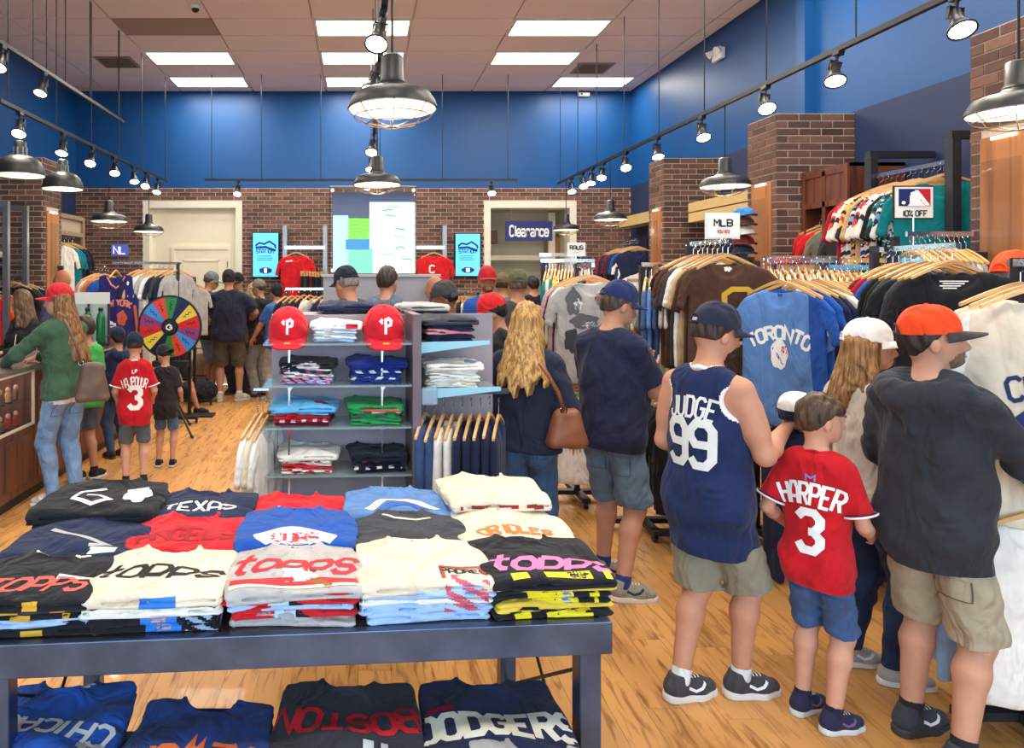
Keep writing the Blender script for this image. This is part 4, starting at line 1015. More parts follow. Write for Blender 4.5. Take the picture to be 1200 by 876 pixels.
for s, lab in ((.10, 'red baseball cap with white letter P at the aisle end of the shelf'), (.60, 'red baseball cap with white letter P beside the grey end panel')):
    z = SZ[0]+.001; k_ = 1.2 if s < .3 else 1.28; st = empty('cap_stand', G(s, .14, z), GA, 'clear chrome cap stand under the '+('cap at the aisle end' if s < .3 else 'cap beside the end panel'), 'stand')
    MB().lathe([(0, 0), (.04, 0), (.04, .006), (.008, .012), (.008, .03), (.05, .045), (0, .05)], n=16).build('base', M_chrome, st, True)
    c = cap('baseball_cap', G(s, .14, z+.045), PI+GA, M_redcap, M_redcap, lab, 'cap'); c.scale = (k_, k_, k_*.95); c.rotation_euler = (-.30, 0, PI+GA)
    b = bvh_me(CAP_CROWN)
    v, q = stroke2([(0, -.028), (0, .026), (.012, .03), (.022, .022), (.02, .008), (.004, .004), (-.004, .008)], .011, .004)
    decal('letter', v, q, W_, c, b, (0, .4, .062), (-1, 0, 0), (0, 0, 1), (0, -1, 0), .002); v, q = stroke2([(-.012, .028), (-.02, .02), (-.012, .012)], .009, .004); decal('letter_curl', v, q, W_, c, b, (0, .4, .062), (-1, 0, 0), (0, 0, 1), (0, -1, 0), .002)
    decal('gold_sticker', *grid2(lambda x, y: 1, -.012, .012, -.007, .007, .006), ink(214, 160, 60), c, bvh_me(CAP_BRIM), (0, .135, .3), (-1, 0, 0), (0, 1, 0), (0, 0, -1), .002)
# ---------------------------------------------------------------- counter with glass cases
CXF = -2.70
def counter(y0, y1, kind, label):
    e = empty('counter_unit', (CXF-.25, y0, 0), 0, label, 'counter'); L = y1-y0
    MB().box(-.25, .21, .005, L-.005, 0, .09).build('plinth', M_black, e)
    zb = .60 if kind == 'glass' else 1.03
    MB().box(-.25, .25, .003, L-.003, .09, zb).build('body', M_walnut, e, bevel=.004)
    MB().box(.25, .262, .06, L-.06, .16, min(zb, .95)-.06).build('panel', M_walnut, e, bevel=.006)
    if kind == 'glass':
        MB().box(.24, .25, .02, L-.02, zb, 1.04).build('front_pane', M_glass, e)
        MB().box(-.25, -.235, .0, L, zb, 1.04).build('back', M_walnut, e)
        MB().box(-.235, .24, .02, L-.02, .80, .808).build('glass_shelf', M_glass, e)
        fr = mat('case_frame', C(214, 204, 180), rough=.4)
        for y in (.003, L-.023): MB().box(.238, .258, y, y+.02, zb, 1.05).build('frame_post', fr, e)
        MB().box(.238, .258, .02, L-.02, zb, zb+.018).box(.238, .258, .02, L-.02, 1.032, 1.05).build('frame_rail', fr, e)
        MB().box(-.25, .262, .0, L, 1.05, 1.085).build('countertop', mat('counter_stone', C(120, 112, 104), rough=.25, var=.1), e)
        l = lamp('case_lamp', 'AREA', (0.0, L/2, 1.03), 5, (1, .9, .75), shape='RECTANGLE', size=.3, size_y=L*.9); l.parent = e  # no fixture modelled; lamp added to brighten the case contents
    else:
        MB().box(-.27, .262, 0, L, 1.03, 1.085).build('countertop', mat('counter_stone', C(120, 112, 104), rough=.25, var=.1), e)
    return e
counter(4.55, 5.82, 'glass', 'walnut counter with glass front case full of collectibles')
counter(5.82, 6.95, 'solid', 'walnut counter section between the two glass cases')
counter(6.95, 7.95, 'glass', 'walnut counter glass case beside the boy in red jersey')
# collectibles inside the cases
r = random.Random(5)
CCOL = [(196, 160, 120), (120, 90, 70), (210, 190, 160), (90, 70, 60), (170, 60, 50), (60, 80, 110), (220, 214, 200)]
def figur(x, y, z, c, where, g):
    e = empty('figurine', (x, y, z), r.uniform(-.4, .4)+PI/2, '%s boxed figurine %s' % (c[0], where), 'figurine', g)
    MB().box(-.028, .028, -.022, .022, 0, .012).build('base', M_black, e)
    MB().lathe([(.018, .012), (.02, .05), (.024, .075), (.012, .09), (.0, .092)], n=10).build('torso', fab(*c[1]), e, True)
    MB().lathe([(0, .085), (.016, .092), (.02, .11), (.012, .126), (0, .13)], n=10).build('head', mat('figure_skin', C(206, 160, 130)), e, True)
    MB().tube([(-.03, 0, .055), (-.02, 0, .078), (.02, 0, .078), (.03, 0, .055)], .007, 6).build('arms', fab(*c[1]), e)
FC = [('tan', (196, 160, 120)), ('brown', (120, 86, 66)), ('cream', (220, 206, 180)), ('red', (170, 50, 46)), ('blue', (60, 84, 130)), ('green', (30, 90, 70))]
for y0, y1, w in ((4.62, 5.76, 'in the nearer glass counter case'), (7.02, 7.90, 'in the farther glass counter case')):
    for z in (.602, .81):
        n = 9 if y0 < 5 else 5
        for k in range(n): figur(CXF-.09, y0+(y1-y0)*(k+.5)/n, z, FC[r.randrange(len(FC))], w+(' on its top shelf' if z > .7 else ' on its floor'), 'figurines '+w)
# things on the counter
def on(px, X): return F*X/(px-CX)
Xc = -2.86; Dd = on(103, Xc)
e = empty('drink_dispenser', (Xc, Dd, 1.086), .15, 'white and black rack holding green water bottles on the counter', 'display')
MB().box(-.22, .22, -.02, .10, 0, .03).box(-.21, -.19, .02, .06, .03, .56).box(.19, .21, .02, .06, .03, .56).box(-.01, .01, .02, .06, .03, .56).build('frame', M_black, e)
MB().box(-.22, .22, -.01, .0, .44, .56).build('header', mat('header_white', C(210, 214, 206), rough=.5), e)
MB().box(-.19, .19, .05, .058, .04, .44).build('card', mat('card_white', C(200, 212, 206), rough=.5), e)
for k in range(3):
    x = -.13+k*.13
    b = MB().lathe([(0, .03), (.042, .03), (.045, .06), (.045, .28), (.036, .33), (.02, .35), (.02, .37), (0, .37)], (x, -.03+.02, 0), 16).build('bottle', mat('green_bottle', C(22, 112, 74), rough=.2, var=.1, trans=.2), e, True)
    MB().lathe([(0, .40), (.024, .40), (.026, .368), (0, .366)], (x, -.01, 0), 12).build('cap', M_black, b, True)
for k, (px, c, l) in enumerate([(120, (238, 238, 236), 'white standing card with a photo on the counter'), (128, (206, 216, 230), 'pale leaflet holder on the counter beside the prize wheel')]):
    D = on(px, Xc); e = empty('card_stand', (Xc, D, 1.086), 0, l, 'card'); MB().bar((0, 0, 0), (0, .05, .22), .15, .004, up=(1, 0, 0)).box(-.075, .075, -.004, .004, 0, .2).build('card', ink(*c), e)
    MB().box(-.08, .08, -.03, .06, 0, .006).build('foot', M_black, e); MB().box(-.06, .06, -.006, -.004, .05, .15).build('picture', ink(70, 54, 50), e); MB().box(-.05, .05, -.006, -.004, .165, .18).build('heading', ink(140, 40, 40), e)
# clutter on the counter next to the card: stacked shallow trays and a small bin
for k in range(3): 
    e = empty('merch_tray', (Xc-.02, 7.15+k*.26, 1.086), .1*k, ['shallow black tray of trading pins on the counter', 'shallow white tray of sticker sheets on the counter', 'shallow grey tray of keyrings on the counter'][k], 'tray')
    c = [M_black, M_white, M_dark][k]
    MB().box(-.12, .12, -.1, .1, 0, .006).box(-.12, .12, -.1, -.094, .006, .05).box(-.12, .12, .094, .1, .006, .05).box(-.12, -.114, -.094, .094, .006, .05).box(.114, .12, -.094, .094, .006, .05).build('tray', c, e)
    m = MB()
    for j in range(12): x, y = r.uniform(-.1, .1), r.uniform(-.08, .08); m.box(x-.012, x+.012, y-.01, y+.01, .006+.001*j, .02+.002*j)
    m.build('contents', fab(*[(150, 120, 70), (216, 208, 214), (60, 70, 90)][k]), e)
# prize wheel
WD = 8.15; wx, wz = PX(199, WD), PZ(383, WD); WR = 37*WD/F
e = empty('prize_wheel', (wx, WD, 0), 0, 'round prize wheel of coloured segments on black tripod stand', 'prize wheel')
SEG = [(44, 132, 60), (26, 36, 84), (226, 204, 70), (206, 30, 36), (136, 56, 116), (62, 140, 216), (220, 66, 46), (44, 132, 60), (24, 32, 66), (226, 204, 70), (206, 30, 36), (136, 56, 116), (62, 140, 216), (220, 66, 46)]
MB().prism([(WR*math.cos(2*PI*k/64), WR*math.sin(2*PI*k/64)) for k in range(64)], 0, .02).build('disc', M_black, e).location = (0, 0, wz)
m = MB()
for k in range(64):
    a, b = 2*PI*k/64, 2*PI*(k+1)/64
    m.add([(r_*math.cos(t), y, r_*math.sin(t)) for t in (a, b) for r_ in (WR*.955, WR*1.01) for y in (-.012, .022)], [(0, 1, 3, 2), (4, 6, 7, 5), (0, 4, 5, 1), (2, 3, 7, 6), (0, 2, 6, 4), (1, 5, 7, 3)])
m.build('rim', M_black, e).location = (0, 0, wz)
for k, c in enumerate(SEG):
    a0, a1 = PI/2+.18-2*PI*k/14, PI/2+.18-2*PI*(k+1)/14
    pts = [(.10*math.cos(a0), .10*math.sin(a0))]+[(WR*.95*math.cos(a0+(a1-a0)*j/6), WR*.95*math.sin(a0+(a1-a0)*j/6)) for j in range(7)]+[(.10*math.cos(a1), .10*math.sin(a1))]
    s = MB().prism(pts, -.006, .0).build('segment', mat('wheel_%d' % k, C(*c), rough=.35, var=.04), e); s.location = (0, 0, wz)
    am = (a0+a1)/2; pts = [((.19+.022*j)*math.cos(am)-.012*math.sin(am)*(-1)**j, (.19+.022*j)*math.sin(am)+.012*math.cos(am)*(-1)**j) for j in range(6)]
    v, q = stroke2(pts, .007, .02); plate('scribble', v, q, ink(30, 26, 30), s, (0, -.008, 0), (1, 0, 0), (0, 0, 1))
hb = MB().prism([(.085*math.cos(2*PI*k/32), .085*math.sin(2*PI*k/32)) for k in range(32)], -.03, -.004).build('hub', M_black, e); hb.location = (0, 0, wz)
v, q = stroke2([(.03, .015), (.0, .03), (-.03, .01), (-.03, -.015), (0, -.03), (.03, -.015), (.03, .0), (.005, .0)], .016, .01); plate('hub_mark', v, q, W_, hb, (0, -.033, 0), (1, 0, 0), (0, 0, 1))
MB().tube([(0, .06, .28), (0, .06, wz)], .02, 10).tube([(0, .06, wz), (0, .0, wz)], .02, 10).build('pole', M_black, e)
MB().lathe([(.03, .42), (.035, .50), (.02, .52)], (0, .06, 0), 12).build('collar', M_black, e)
for a in (-.75, 1.3, 3.6): MB().tube([(0, .06, .47), (.42*math.cos(a), .06+.42*math.sin(a), .02)], .013, 8).build('leg', M_black, e)
for a in (-.75, 1.3, 3.6): MB().tube([(.41*math.cos(a), .06+.41*math.sin(a), .022), (.44*math.cos(a), .06+.44*math.sin(a), .016)], .016, 8).build('rubber_foot', M_dark, e)
MB().box(-.2, .2, -.02, .1, wz-WR-.10, wz-WR-.03).build('shelf', M_black, e)
# dark stand and bags behind the wheel
e = empty('flat_stand', (PX(222, 9.2), 9.2, 0), 0, 'black metal T-foot stand behind the prize wheel', 'stand')
MB().box(-.02, .02, -.02, .02, .03, 1.3).build('post', M_black, e); MB().box(-.1, .32, -.1, .1, 0, .03).build('foot', M_dark, e, bevel=.005)
def sack(name, loc, sz, c, label, cat, seed, rz=0.0, strap=True):
    def fn(P): 
        q = P.copy(); q[:, 2] -= sz[2]*.45
        d = ell(q, (0, 0, 0), (sz[0]/2, sz[1]/2, sz[2]*.52))+.012*wob(P, 22, seed)
        return np.maximum(d, -P[:, 2])
    V, Q = surf(fn, (-sz[0], -sz[1], -.02), (sz[0], sz[1], sz[2]*1.2), .014)
    o = ob(name, mkmesh(name, V, Q, True), c, None, loc, (0, 0, rz), label=label, cat=cat)
    if strap: MB().tube([(-sz[0]*.25, 0, sz[2]*.85), (-sz[0]*.2, 0, sz[2]*1.1), (sz[0]*.2, 0, sz[2]*1.1), (sz[0]*.25, 0, sz[2]*.85)], .012, 8).build('handle', c, o)
    return o
sack('duffel_bag', (PX(233, 10.4), 10.3, 0), (.62, .4, .34), fab(46, 44, 48, 'camo_bag', var=.6, scale=22), 'dark patterned duffel bag on the floor behind the prize wheel', 'bag', 3)
sack('tote_bag', (PX(231, 10.9), 11.2, .0), (.4, .3, .62), fab(150, 124, 96), 'tan bag standing behind the dark duffel bag', 'bag', 4)

# ---------------------------------------------------------------- acrylic case on its grey plinth, storefront reflection painted as glowing panels
D = 8.0; x0, x1, z0, z1 = PX(387, D), PX(487, D), PZ(321, D), PZ(220, D)
e = empty('display_plinth', (PX(446, D), D, 0), 0, 'tall grey plinth beneath the big clear display case', 'plinth')
pw = (512-380)*D/F/2; MB().box(-pw, pw, -.2, .3, 0, z0-.03).build('body', mat('plinth_grey', C(150, 154, 164), rough=.45, var=.04), e); MB().box(-pw-.02, pw+.02, -.22, .32, z0-.03, z0-.001).build('top', mat('plinth_top', C(176, 180, 190), rough=.4), e)
e = empty('display_case', ((x0+x1)/2, D, z0), 0, 'large clear acrylic case with bright green and white picture panel', 'display case')
a, h = (x1-x0)/2, z1-z0
M_acr = mat('case_acrylic', (.95, .98, 1), rough=.03, trans=1, ior=1.12)
MB().box(-a, a, -.10, -.094, 0, h).build('front_pane', M_acr, e); MB().box(-a, -a+.006, -.094, .12, 0, h).build('side_pane', M_acr, e); MB().box(a-.006, a, -.094, .12, 0, h).build('side_pane', M_acr, e); MB().box(-a, a, -.1, .12, h, h+.012).build('top_pane', mat('case_top', C(200, 206, 200), rough=.2, trans=.4), e)
def refl_glow(c, s=.75): return mat('case_%d_%d_%d' % c, C(*c), rough=.4, var=.08, scale=5, emit=s*1.25, ecol=C(*c))  # mirrored storefront put into self-glowing colours
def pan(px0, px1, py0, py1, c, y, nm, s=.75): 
    MB().box(PX(px0, D)-(x0+x1)/2, PX(px1, D)-(x0+x1)/2, y, y+.006, PZ(py1, D)-z0, PZ(py0, D)-z0).build(nm, refl_glow(c, s), e)
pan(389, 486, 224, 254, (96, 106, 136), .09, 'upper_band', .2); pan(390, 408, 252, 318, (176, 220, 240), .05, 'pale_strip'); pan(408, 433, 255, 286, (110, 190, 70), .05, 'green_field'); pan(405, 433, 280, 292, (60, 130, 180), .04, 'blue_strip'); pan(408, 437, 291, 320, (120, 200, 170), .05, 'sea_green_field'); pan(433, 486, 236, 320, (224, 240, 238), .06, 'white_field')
for k in range(9):
    px, py = 437+r.random()*34, 240+r.random()*74
    v, q = stroke2([(0, 0), (.05+.05*r.random(), r.uniform(-.03, .03)), (.12, r.uniform(-.05, .02))], .016, .03); plate('brush_mark', v, q, refl_glow([(90, 170, 160), (110, 190, 110), (150, 200, 220)][k % 3], .5), e, (PX(px, D)-(x0+x1)/2, .055, PZ(py, D)-z0), (1, 0, 0), (0, 0, 1))
for k in range(6): v, q = stroke2([(-.12, 0), (-.04, .02), (.05, -.005), (.12, .015)], .012, .03); plate('leaf_mark', v, q, refl_glow((150, 214, 80), .7), e, (PX(421, D)-(x0+x1)/2, .045, PZ(258+k*4.2, D)-z0), (1, 0, 0), (0, 0, 1))
for x in (-a+.03, a-.03):
    for z in (.04, h-.04): MB().tube([(x, -.115, z), (x, -.1, z)], .022, 12).build('bolt', M_white, e)

# ---------------------------------------------------------------- signs
def easel_sign(px, py, D, wpx, hpx, lines, label, zb, frame=None, board=(240, 238, 232)):
    e = empty('sign_stand', (PX(px, D), D, zb), 0, label, 'sign'); z = PZ(py, D)-zb; a, h = wpx*D/F/2, hpx*D/F/2
    MB().box(-a, a, 0, .008, z-h, z+h).build('board', mat('sign_board_%d' % board[0], C(*board), rough=.5), e)
    MB().tube([(0, .012, 0), (0, .012, z-h)], .008, 8).build('pole', M_chrome, e)
    for s, ht, dy, col, wf in lines:
        v, q = text2(s, ht*h, wf, .24); plate('lettering', v, q, ink(*col), e, (0, -.003, z+dy*h), (1, 0, 0), (0, 0, 1))
    if frame: MB().box(-a-.01, a+.01, .008, .016, z-h-.01, z+h+.01).build('frame', frame, e)
    return e, a, h, z
easel_sign(847.5, 264.5, 4.55, 37, 27, [('MLB', .55, .25, (40, 44, 50), .8), ('YOU NEO', .26, -.5, (200, 70, 60), .5)], 'small white sign with black letters and a red line above rack', PZ(285, 4.55), M_white)
easel_sign(675.5, 291.5, 6.2, 21, 15, [('RAUS', .6, .2, (40, 40, 46), .7), ('-----', .2, -.55, (90, 90, 96), .8)], 'small white sign with handwritten black lettering on a rack', PZ(303, 6.2))
D = 4.72; e, a, h, z = easel_sign(1071.5, 237, D, 44, 36, [('10% OFF', .34, -.72, (60, 62, 66), .62)], 'white ten percent off sign with blue and red player emblem', PZ(300, D), M_dark)
lw, lh = a*.84, h*.56; cz = z+h*.32
MB().box(-lw, lw*.30, -.004, -.001, cz-lh, cz+lh).build('emblem_blue', ink(28, 46, 100), e); MB().box(lw*.30, lw, -.004, -.001, cz-lh, cz+lh).build('emblem_red', ink(196, 34, 56), e)
def sil(x, y):
    return (x**2+(y-.38)**2 < .10) or (abs(x+.02+y*.1) < .34-.1*y and -.95 < y < .2) or (abs(x-.1) < .5+.12*math.sin(y*4) and -1 < y < -.45) or (abs((x-.35)-(.2-y)*.45) < .16 and -.95 < y < .85 and x > 0)
v, q = grid2(sil, -1, 1, -1, 1, .05); plate('emblem_figure', v, q, ink(244, 244, 244), e, (0, -.006, cz), (lw*.95, 0, 0), (0, 0, lh)); v, q = blob(-.72, -.62, .13, .2, 0, .04, 0); plate('emblem_ball', v, q, ink(244, 244, 244), e, (0, -.006, cz), (lw, 0, 0), (0, 0, lh))
# blue lit sticker on the brick
e = empty('wall_sign', (PX(140, YB-.03), YB-.03, PZ(293, YB)), 0, 'small glowing blue and white sign on brick above the jersey', 'sign')
MB().box(-.14, .14, 0, .02, -.09, .09).build('board', mat('sign_glow', C(70, 80, 180), emit=.4, ecol=C(110, 120, 220)), e); v, q = text2('NL', .12, .7, .2); plate('lettering', v, q, mat('sign_w', C(230, 236, 255), emit=.6), e, (0, -.004, 0), (1, 0, 0), (0, 0, 1))
# ---------------------------------------------------------------- racks and what hangs on them
def rack(label, rails, posts, base=True, cat='rack', mrail=None, casters=False):
    """rails: list of ((x,y),(x,y),z); posts: list of (x,y,ztop)"""
    x0, y0 = posts[0][:2] if posts else rails[0][0]
    e = empty('clothes_rack', (x0, y0, 0), 0, label, cat); o = Vector((x0, y0, 0))
    for a, b, z in rails: MB().bar(Vector((*a, z))-o, Vector((*b, z))-o, .02, .03).build('rail', mrail or M_chrome, e)
    for x, y, z in posts: MB().box(x-x0-.018, x-x0+.018, y-y0-.018, y-y0+.018, .04, z).build('post', M_dark, e)
    if base:
        for x, y, z in posts:
            f = MB().box(x-x0-.25, x-x0+.25, y-y0-.03, y-y0+.03, .05, .085).box(x-x0-.03, x-x0+.03, y-y0-.25, y-y0+.25, .05, .085).build('foot', M_dark, e)
            for dx, dy in ((-.23, 0), (.23, 0), (0, -.23), (0, .23)):
                MB().tube([(x-x0+dx-.012, y-y0+dy, .025), (x-x0+dx+.012, y-y0+dy, .025)], .025, 10).box(x-x0+dx-.008, x-x0+dx+.008, y-y0+dy-.008, y-y0+dy+.008, .025, .055).build('caster', M_black, f)
    return e
V2 = lambda px, D: Vector((PX(px, D), D))
def lerp2(a, b, t): return (a[0]+(b[0]-a[0])*t, a[1]+(b[1]-a[1])*t)
# rack with the blue lettered shirt in front
A = V2(914, 4.1); B = A+Vector((.78, .34)); zn = PZ(338, 4.1)
o = row('on the face-out arm of the blue shirt rack', A, B, zn, G_TEE, ['steel blue', 'royal blue', 'royal blue', 'navy', 'navy', 'white', 'denim blue', 'sky blue', 'denim blue', 'sky blue', 'steel blue', 'sky blue', 'light blue', 'sky blue'])
o[0]['label'] = 'light blue shirt with arched white lettering and bird emblem on rack'; o[0].scale = (.86, 1, 1.16); o[0].rotation_euler = (0, 0, -.72)
art(o[0], text2('TORONTO', .075, .7, .26, .25, arch=.075), W_, 0.0, -.225, 'lettering', s=.85)
art(o[0], blob(.0, -.33, .05, .075, 1, .008, .12), W_, 0, 0, 'emblem'); art(o[0], blob(.02, -.315, .022, .03, 2, .006, .2), ink(180, 30, 50), .012, .0, 'emblem_red'); art(o[0], stroke2([(-.04, -.30), (0, -.35), (.03, -.39)], .012, .01), ink(34, 60, 120), 0, 0, 'emblem_line')
art(o[0], blob(0, -.035, .014, .01, 0, .005), ink(60, 80, 120), 0, 0, 'neck_label'); art(o[0], blob(.27, -.2, .025, .03, 1, .008), W_, 0, 0, 'sleeve_emblem')
R1 = rack('chrome rack with a fan of blue shirts facing the aisle', [(A-(B-A)*.05, B+(B-A)*.05, zn+RAIL_UP)], [(B.x, B.y, zn+RAIL_UP+.02)])
row('on the low tier under the blue shirts', A+Vector((.08, .02)), B, .92, G_PANT+G_NARR, ['navy', 'navy', 'white', 'denim blue', 'royal blue', 'olive', 'navy', 'grey'], 'garment', clip=True)
rack('low rail under the blue shirts', [(A, B, .92+RAIL_UP)], [], base=False)
# brown shirts
A = V2(853, 4.4); B = A+Vector((-.05, .42)); zn = PZ(306, 4.4)
o = row('on the face-out arm of the brown shirt rack', A, B, zn, G_TEE, ['brown', 'brown', 'brown', 'tan', 'white', 'charcoal', 'brown', 'brown', 'black'])
o[0]['label'] = 'dark brown shirt with gold letter G hanging on rack'; o[0].rotation_euler = (0, 0, -.36); o[0].scale = (1.05, 1, 1.05)
art(o[0], text2('G', .19, .85, .16), ink(206, 164, 50), .06, -.26, 'letter'); art(o[0], blob(0, -.045, .02, .016, 1, .006), W_, 0, 0, 'neck_label'); art(o[0], text2('O', .1, .7, .2), W_, .06, -.43, 'letter_small')
rack('chrome rack of brown and white shirts', [(A-(B-A)*.05, B+(B-A)*.05, zn+RAIL_UP)], [(B.x, B.y, zn+RAIL_UP+.02)])
row('on the low tier under the brown shirts', A+Vector((-.2, .0)), B+Vector((-.05, 0)), 1.0, G_TEE, ['black', 'black', 'charcoal', 'black', 'white', 'black'], 'shirt')
# black shirts
A = V2(1116, 3.68); B = A+Vector((.02, .44)); zn = PZ(316, 3.68)
o = row('on the face-out arm of the black shirt rack', A, B, zn, G_TEE, ['black', 'black', 'charcoal', 'black', 'charcoal', 'black', 'black', 'royal blue', 'crimson', 'maroon'])
o[0].rotation_euler = (0, 0, -.58); o[0]['label'] = 'plain black shirt at the front of the black shirt rack'; o[0].scale = (1.3, 1.1, 1.2)
for k in range(4): art(o[0], stroke2([(-.04+.01*(k % 2), 0), (.05-.012*k, .0)], .005, .02), W_, 0, -.052-.01*k, 'neck_print')
rack('chrome rack of black shirts behind the man in the orange cap', [(A-(B-A)*.08, B+(B-A)*.3, zn+RAIL_UP)], [(B.x-.05, B.y+.08, zn+RAIL_UP+.02)])
row('on the low tier under the black shirts', A, B, .95, G_NARR, ['navy', 'maroon', 'black', 'olive', 'black', 'yellow', 'navy'], 'vest')
# white lettered jersey at the right edge
A = Vector((PX(1224, 2.66), 2.66)); zn = PZ(346, 2.66)
o = row('on the rack beside the man in the orange cap', A, A+Vector((.03, .13)), zn, G_LONG, ['cream', 'white', 'cream'], 'jersey')
o[0].scale = (1.15, 1.2, 1.42); o[0].rotation_euler = (0, 0, -.55); o[0]['label'] = 'cream jersey with navy letters beside the man in orange cap'
for t in o[1:]: t.scale = (1.05, 1, 1.35)
art(o[0], text2('CHICAGO', .06, .62, .2, .3, arch=.02), ink(40, 50, 90), .06, -.235, 'lettering', s=1.0); art(o[0], text2('C', .21, .85, .17), ink(40, 54, 104), .03, -.405, 'letter')
row('on the low rail beside the man in the orange cap', A+Vector((-.05, .0)), A+Vector((.0, .3)), .88, G_TEE, ['white', 'light blue', 'white'], 'shirt')
rack('dark rolling rack with the cream lettered jerseys', [(A+Vector((.0, -.03)), A+Vector((.05, .2)), zn+RAIL_UP), (A+Vector((-.05, -.03)), A+Vector((.0, .35)), .88+RAIL_UP)], [(A.x+.05, A.y+.16, zn+RAIL_UP+.02)])
# dark rolling base rail on the floor right
D = 2.95; e = empty('rolling_base', (PX(1185, D), D, 0), 0, 'dark steel rolling rack base with caster at the lower right', 'rack')
MB().box(-.22, .5, -.02, .02, .12, .16).build('lower_rail', M_dark, e); MB().box(-.05, .5, .28, .32, .30, .34).build('upper_rail', M_dark, e); MB().box(.03, .065, -.02, .02, .16, 1.1).build('post', M_dark, e); MB().box(.035, .065, .02, .3, .125, .155).build('side_rail', M_dark, e); MB().box(.035, .065, .285, .315, .155, .30).build('rear_post', M_dark, e)
MB().tube([(-.17, -.012, .04), (-.17, .012, .04)], .04, 14).box(-.19, -.15, -.02, .02, .06, .12).build('caster', M_black, e)
# grey printed shirt rack
A = V2(694, 5.3); B = A+Vector((.02, .44)); zn = PZ(330, 5.3)
o = row('on the face-out arm of the grey shirt rack', A, B, zn, G_TEE, ['grey', 'grey', 'white', 'grey', 'charcoal', 'pink', 'grey'])
o[0].scale = (1.12, 1, 1.12); o[0].rotation_euler = (0, 0, -.28); o[0]['label'] = 'light grey shirt with large dark grey print on rack'
for k, (x, z, rx, rz_) in enumerate([(-.12, -.14, .05, .09), (.08, -.12, .06, .05), (.15, -.2, .05, .08), (-.05, -.27, .09, .05), (.1, -.33, .06, .07), (-.13, -.4, .05, .08), (.05, -.48, .08, .05)]):
    art(o[0], blob(x, z, rx, rz_, k*1.7, .014, .22), ink(*[(96, 96, 100), (120, 120, 124), (60, 60, 66)][k % 3]), 0, 0, 'print')
    if k < 4: art(o[0], blob(x+.03, z-.02, rx*.5, rz_*.4, k, .01, .4), ink(226, 224, 222), 0, 0, 'print_light')
art(o[0], blob(.03, -.115, .016, .016, 1, .006), ink(180, 40, 60), 0, 0, 'heart')
rack('chrome rack of grey printed shirts', [(A-(B-A)*.05, B+(B-A)*.2, zn+RAIL_UP)], [(B.x, B.y, zn+RAIL_UP+.02)])
row('on the low tier under the grey shirts', A+Vector((-.05, .1)), B, .92, G_TEE, ['white', 'grey', 'cream', 'white', 'charcoal'], 'shirt')
# long rail of teal and black jerseys behind
A, B = V2(640, 6.25), V2(690, 6.25); zn = PZ(322, 6.25)
row('on the rail under the handwritten sign', A, B, zn, G_LONG, ['teal', 'cream', 'teal', 'yellow', 'white', 'black', 'teal', 'navy', 'black', 'orange', 'navy', 'teal', 'black', 'orange'], 'sweatshirt', face=PI/2-.35)
rack('chrome rack under the handwritten sign', [(A+Vector((-.05, 0)), B+Vector((.05, 0)), zn+RAIL_UP), (A+Vector((.0, .25)), B+Vector((.05, .25)), zn+RAIL_UP+.06)], [(A.x, A.y+.1, zn+RAIL_UP), (B.x, B.y+.1, zn+RAIL_UP)])
# blue and white garments in profile
A, B = V2(757, 4.95), V2(836, 4.95); zn = PZ(331, 4.95)
row('on the rail left of the brown shirts', A, B, zn, G_TEE, ['denim blue', 'steel blue', 'denim blue', 'cream', 'white', 'cream', 'cream', 'royal blue', 'denim blue', 'royal blue', 'sky blue', 'teal', 'sky blue'], 'shirt', face=PI/2-.45)
rack('chrome rack left of the brown shirts', [(A+Vector((-.03, 0)), B+Vector((.03, 0)), zn+RAIL_UP), (A, B, .98+RAIL_UP)], [(A.x+.02, A.y+.12, zn+RAIL_UP), (B.x, B.y+.12, zn+RAIL_UP)])
row('on the low rail left of the brown shirts', A, B, .98, G_TEE+G_LONG, ['denim blue', 'navy', 'white', 'white', 'denim blue', 'royal blue', 'black', 'black', 'navy'], 'shirt', face=PI/2-.45)
# second parallel rail behind the man in navy
A, B = V2(735, 6.3), V2(775, 6.3); zn = PZ(345, 6.3)
row('on the rail behind the man in the navy shirt', A, B, zn, G_TEE, ['tan', 'grey', 'cream', 'olive', 'tan', 'grey', 'cream', 'tan'], 'shirt', face=PI/2-.5)
rack('chrome rack behind the man in the navy shirt', [(A, B+Vector((.1, 0)), zn+RAIL_UP)], [(A.x, A.y+.1, zn+RAIL_UP), (B.x, B.y+.1, zn+RAIL_UP)])
# long chrome rails behind the blue shirts
A, B = V2(900, 4.75), V2(1038, 4.75); zn = PZ(327, 4.75)
row('on the long chrome rail behind the blue shirts', A, B, zn, G_TEE, [rnd.choice(['navy', 'denim blue', 'royal blue', 'white', 'sky blue', 'crimson', 'black', 'cream']) for _ in range(20)], 'shirt', face=PI/2-.4)
A2, B2 = V2(895, 5.2), V2(980, 5.2); 
row('on the rear chrome rail behind the blue shirts', A2, B2, PZ(322, 5.2), G_TEE, [rnd.choice(['orange', 'tan', 'crimson', 'white', 'navy']) for _ in range(12)], 'shirt', face=PI/2-.4)
rack('long double chrome rack behind the blue shirts', [(A, B, zn+RAIL_UP), (A2, B2, PZ(322, 5.2)+RAIL_UP)], [(A.x, A.y+.14, zn+RAIL_UP), (B.x-.05, B.y+.14, zn+RAIL_UP)])
A, B = V2(1068, 4.35), V2(1132, 4.35); zn = PZ(300, 4.35)
row('on the short chrome rail behind the black shirts', A, B, zn, G_NARR, ['sky blue', 'sky blue', 'white', 'sky blue', 'steel blue', 'steel blue', 'white', 'grey', 'grey', 'light blue', 'white', 'grey'], 'vest', face=PI/2-.2, hang=True)
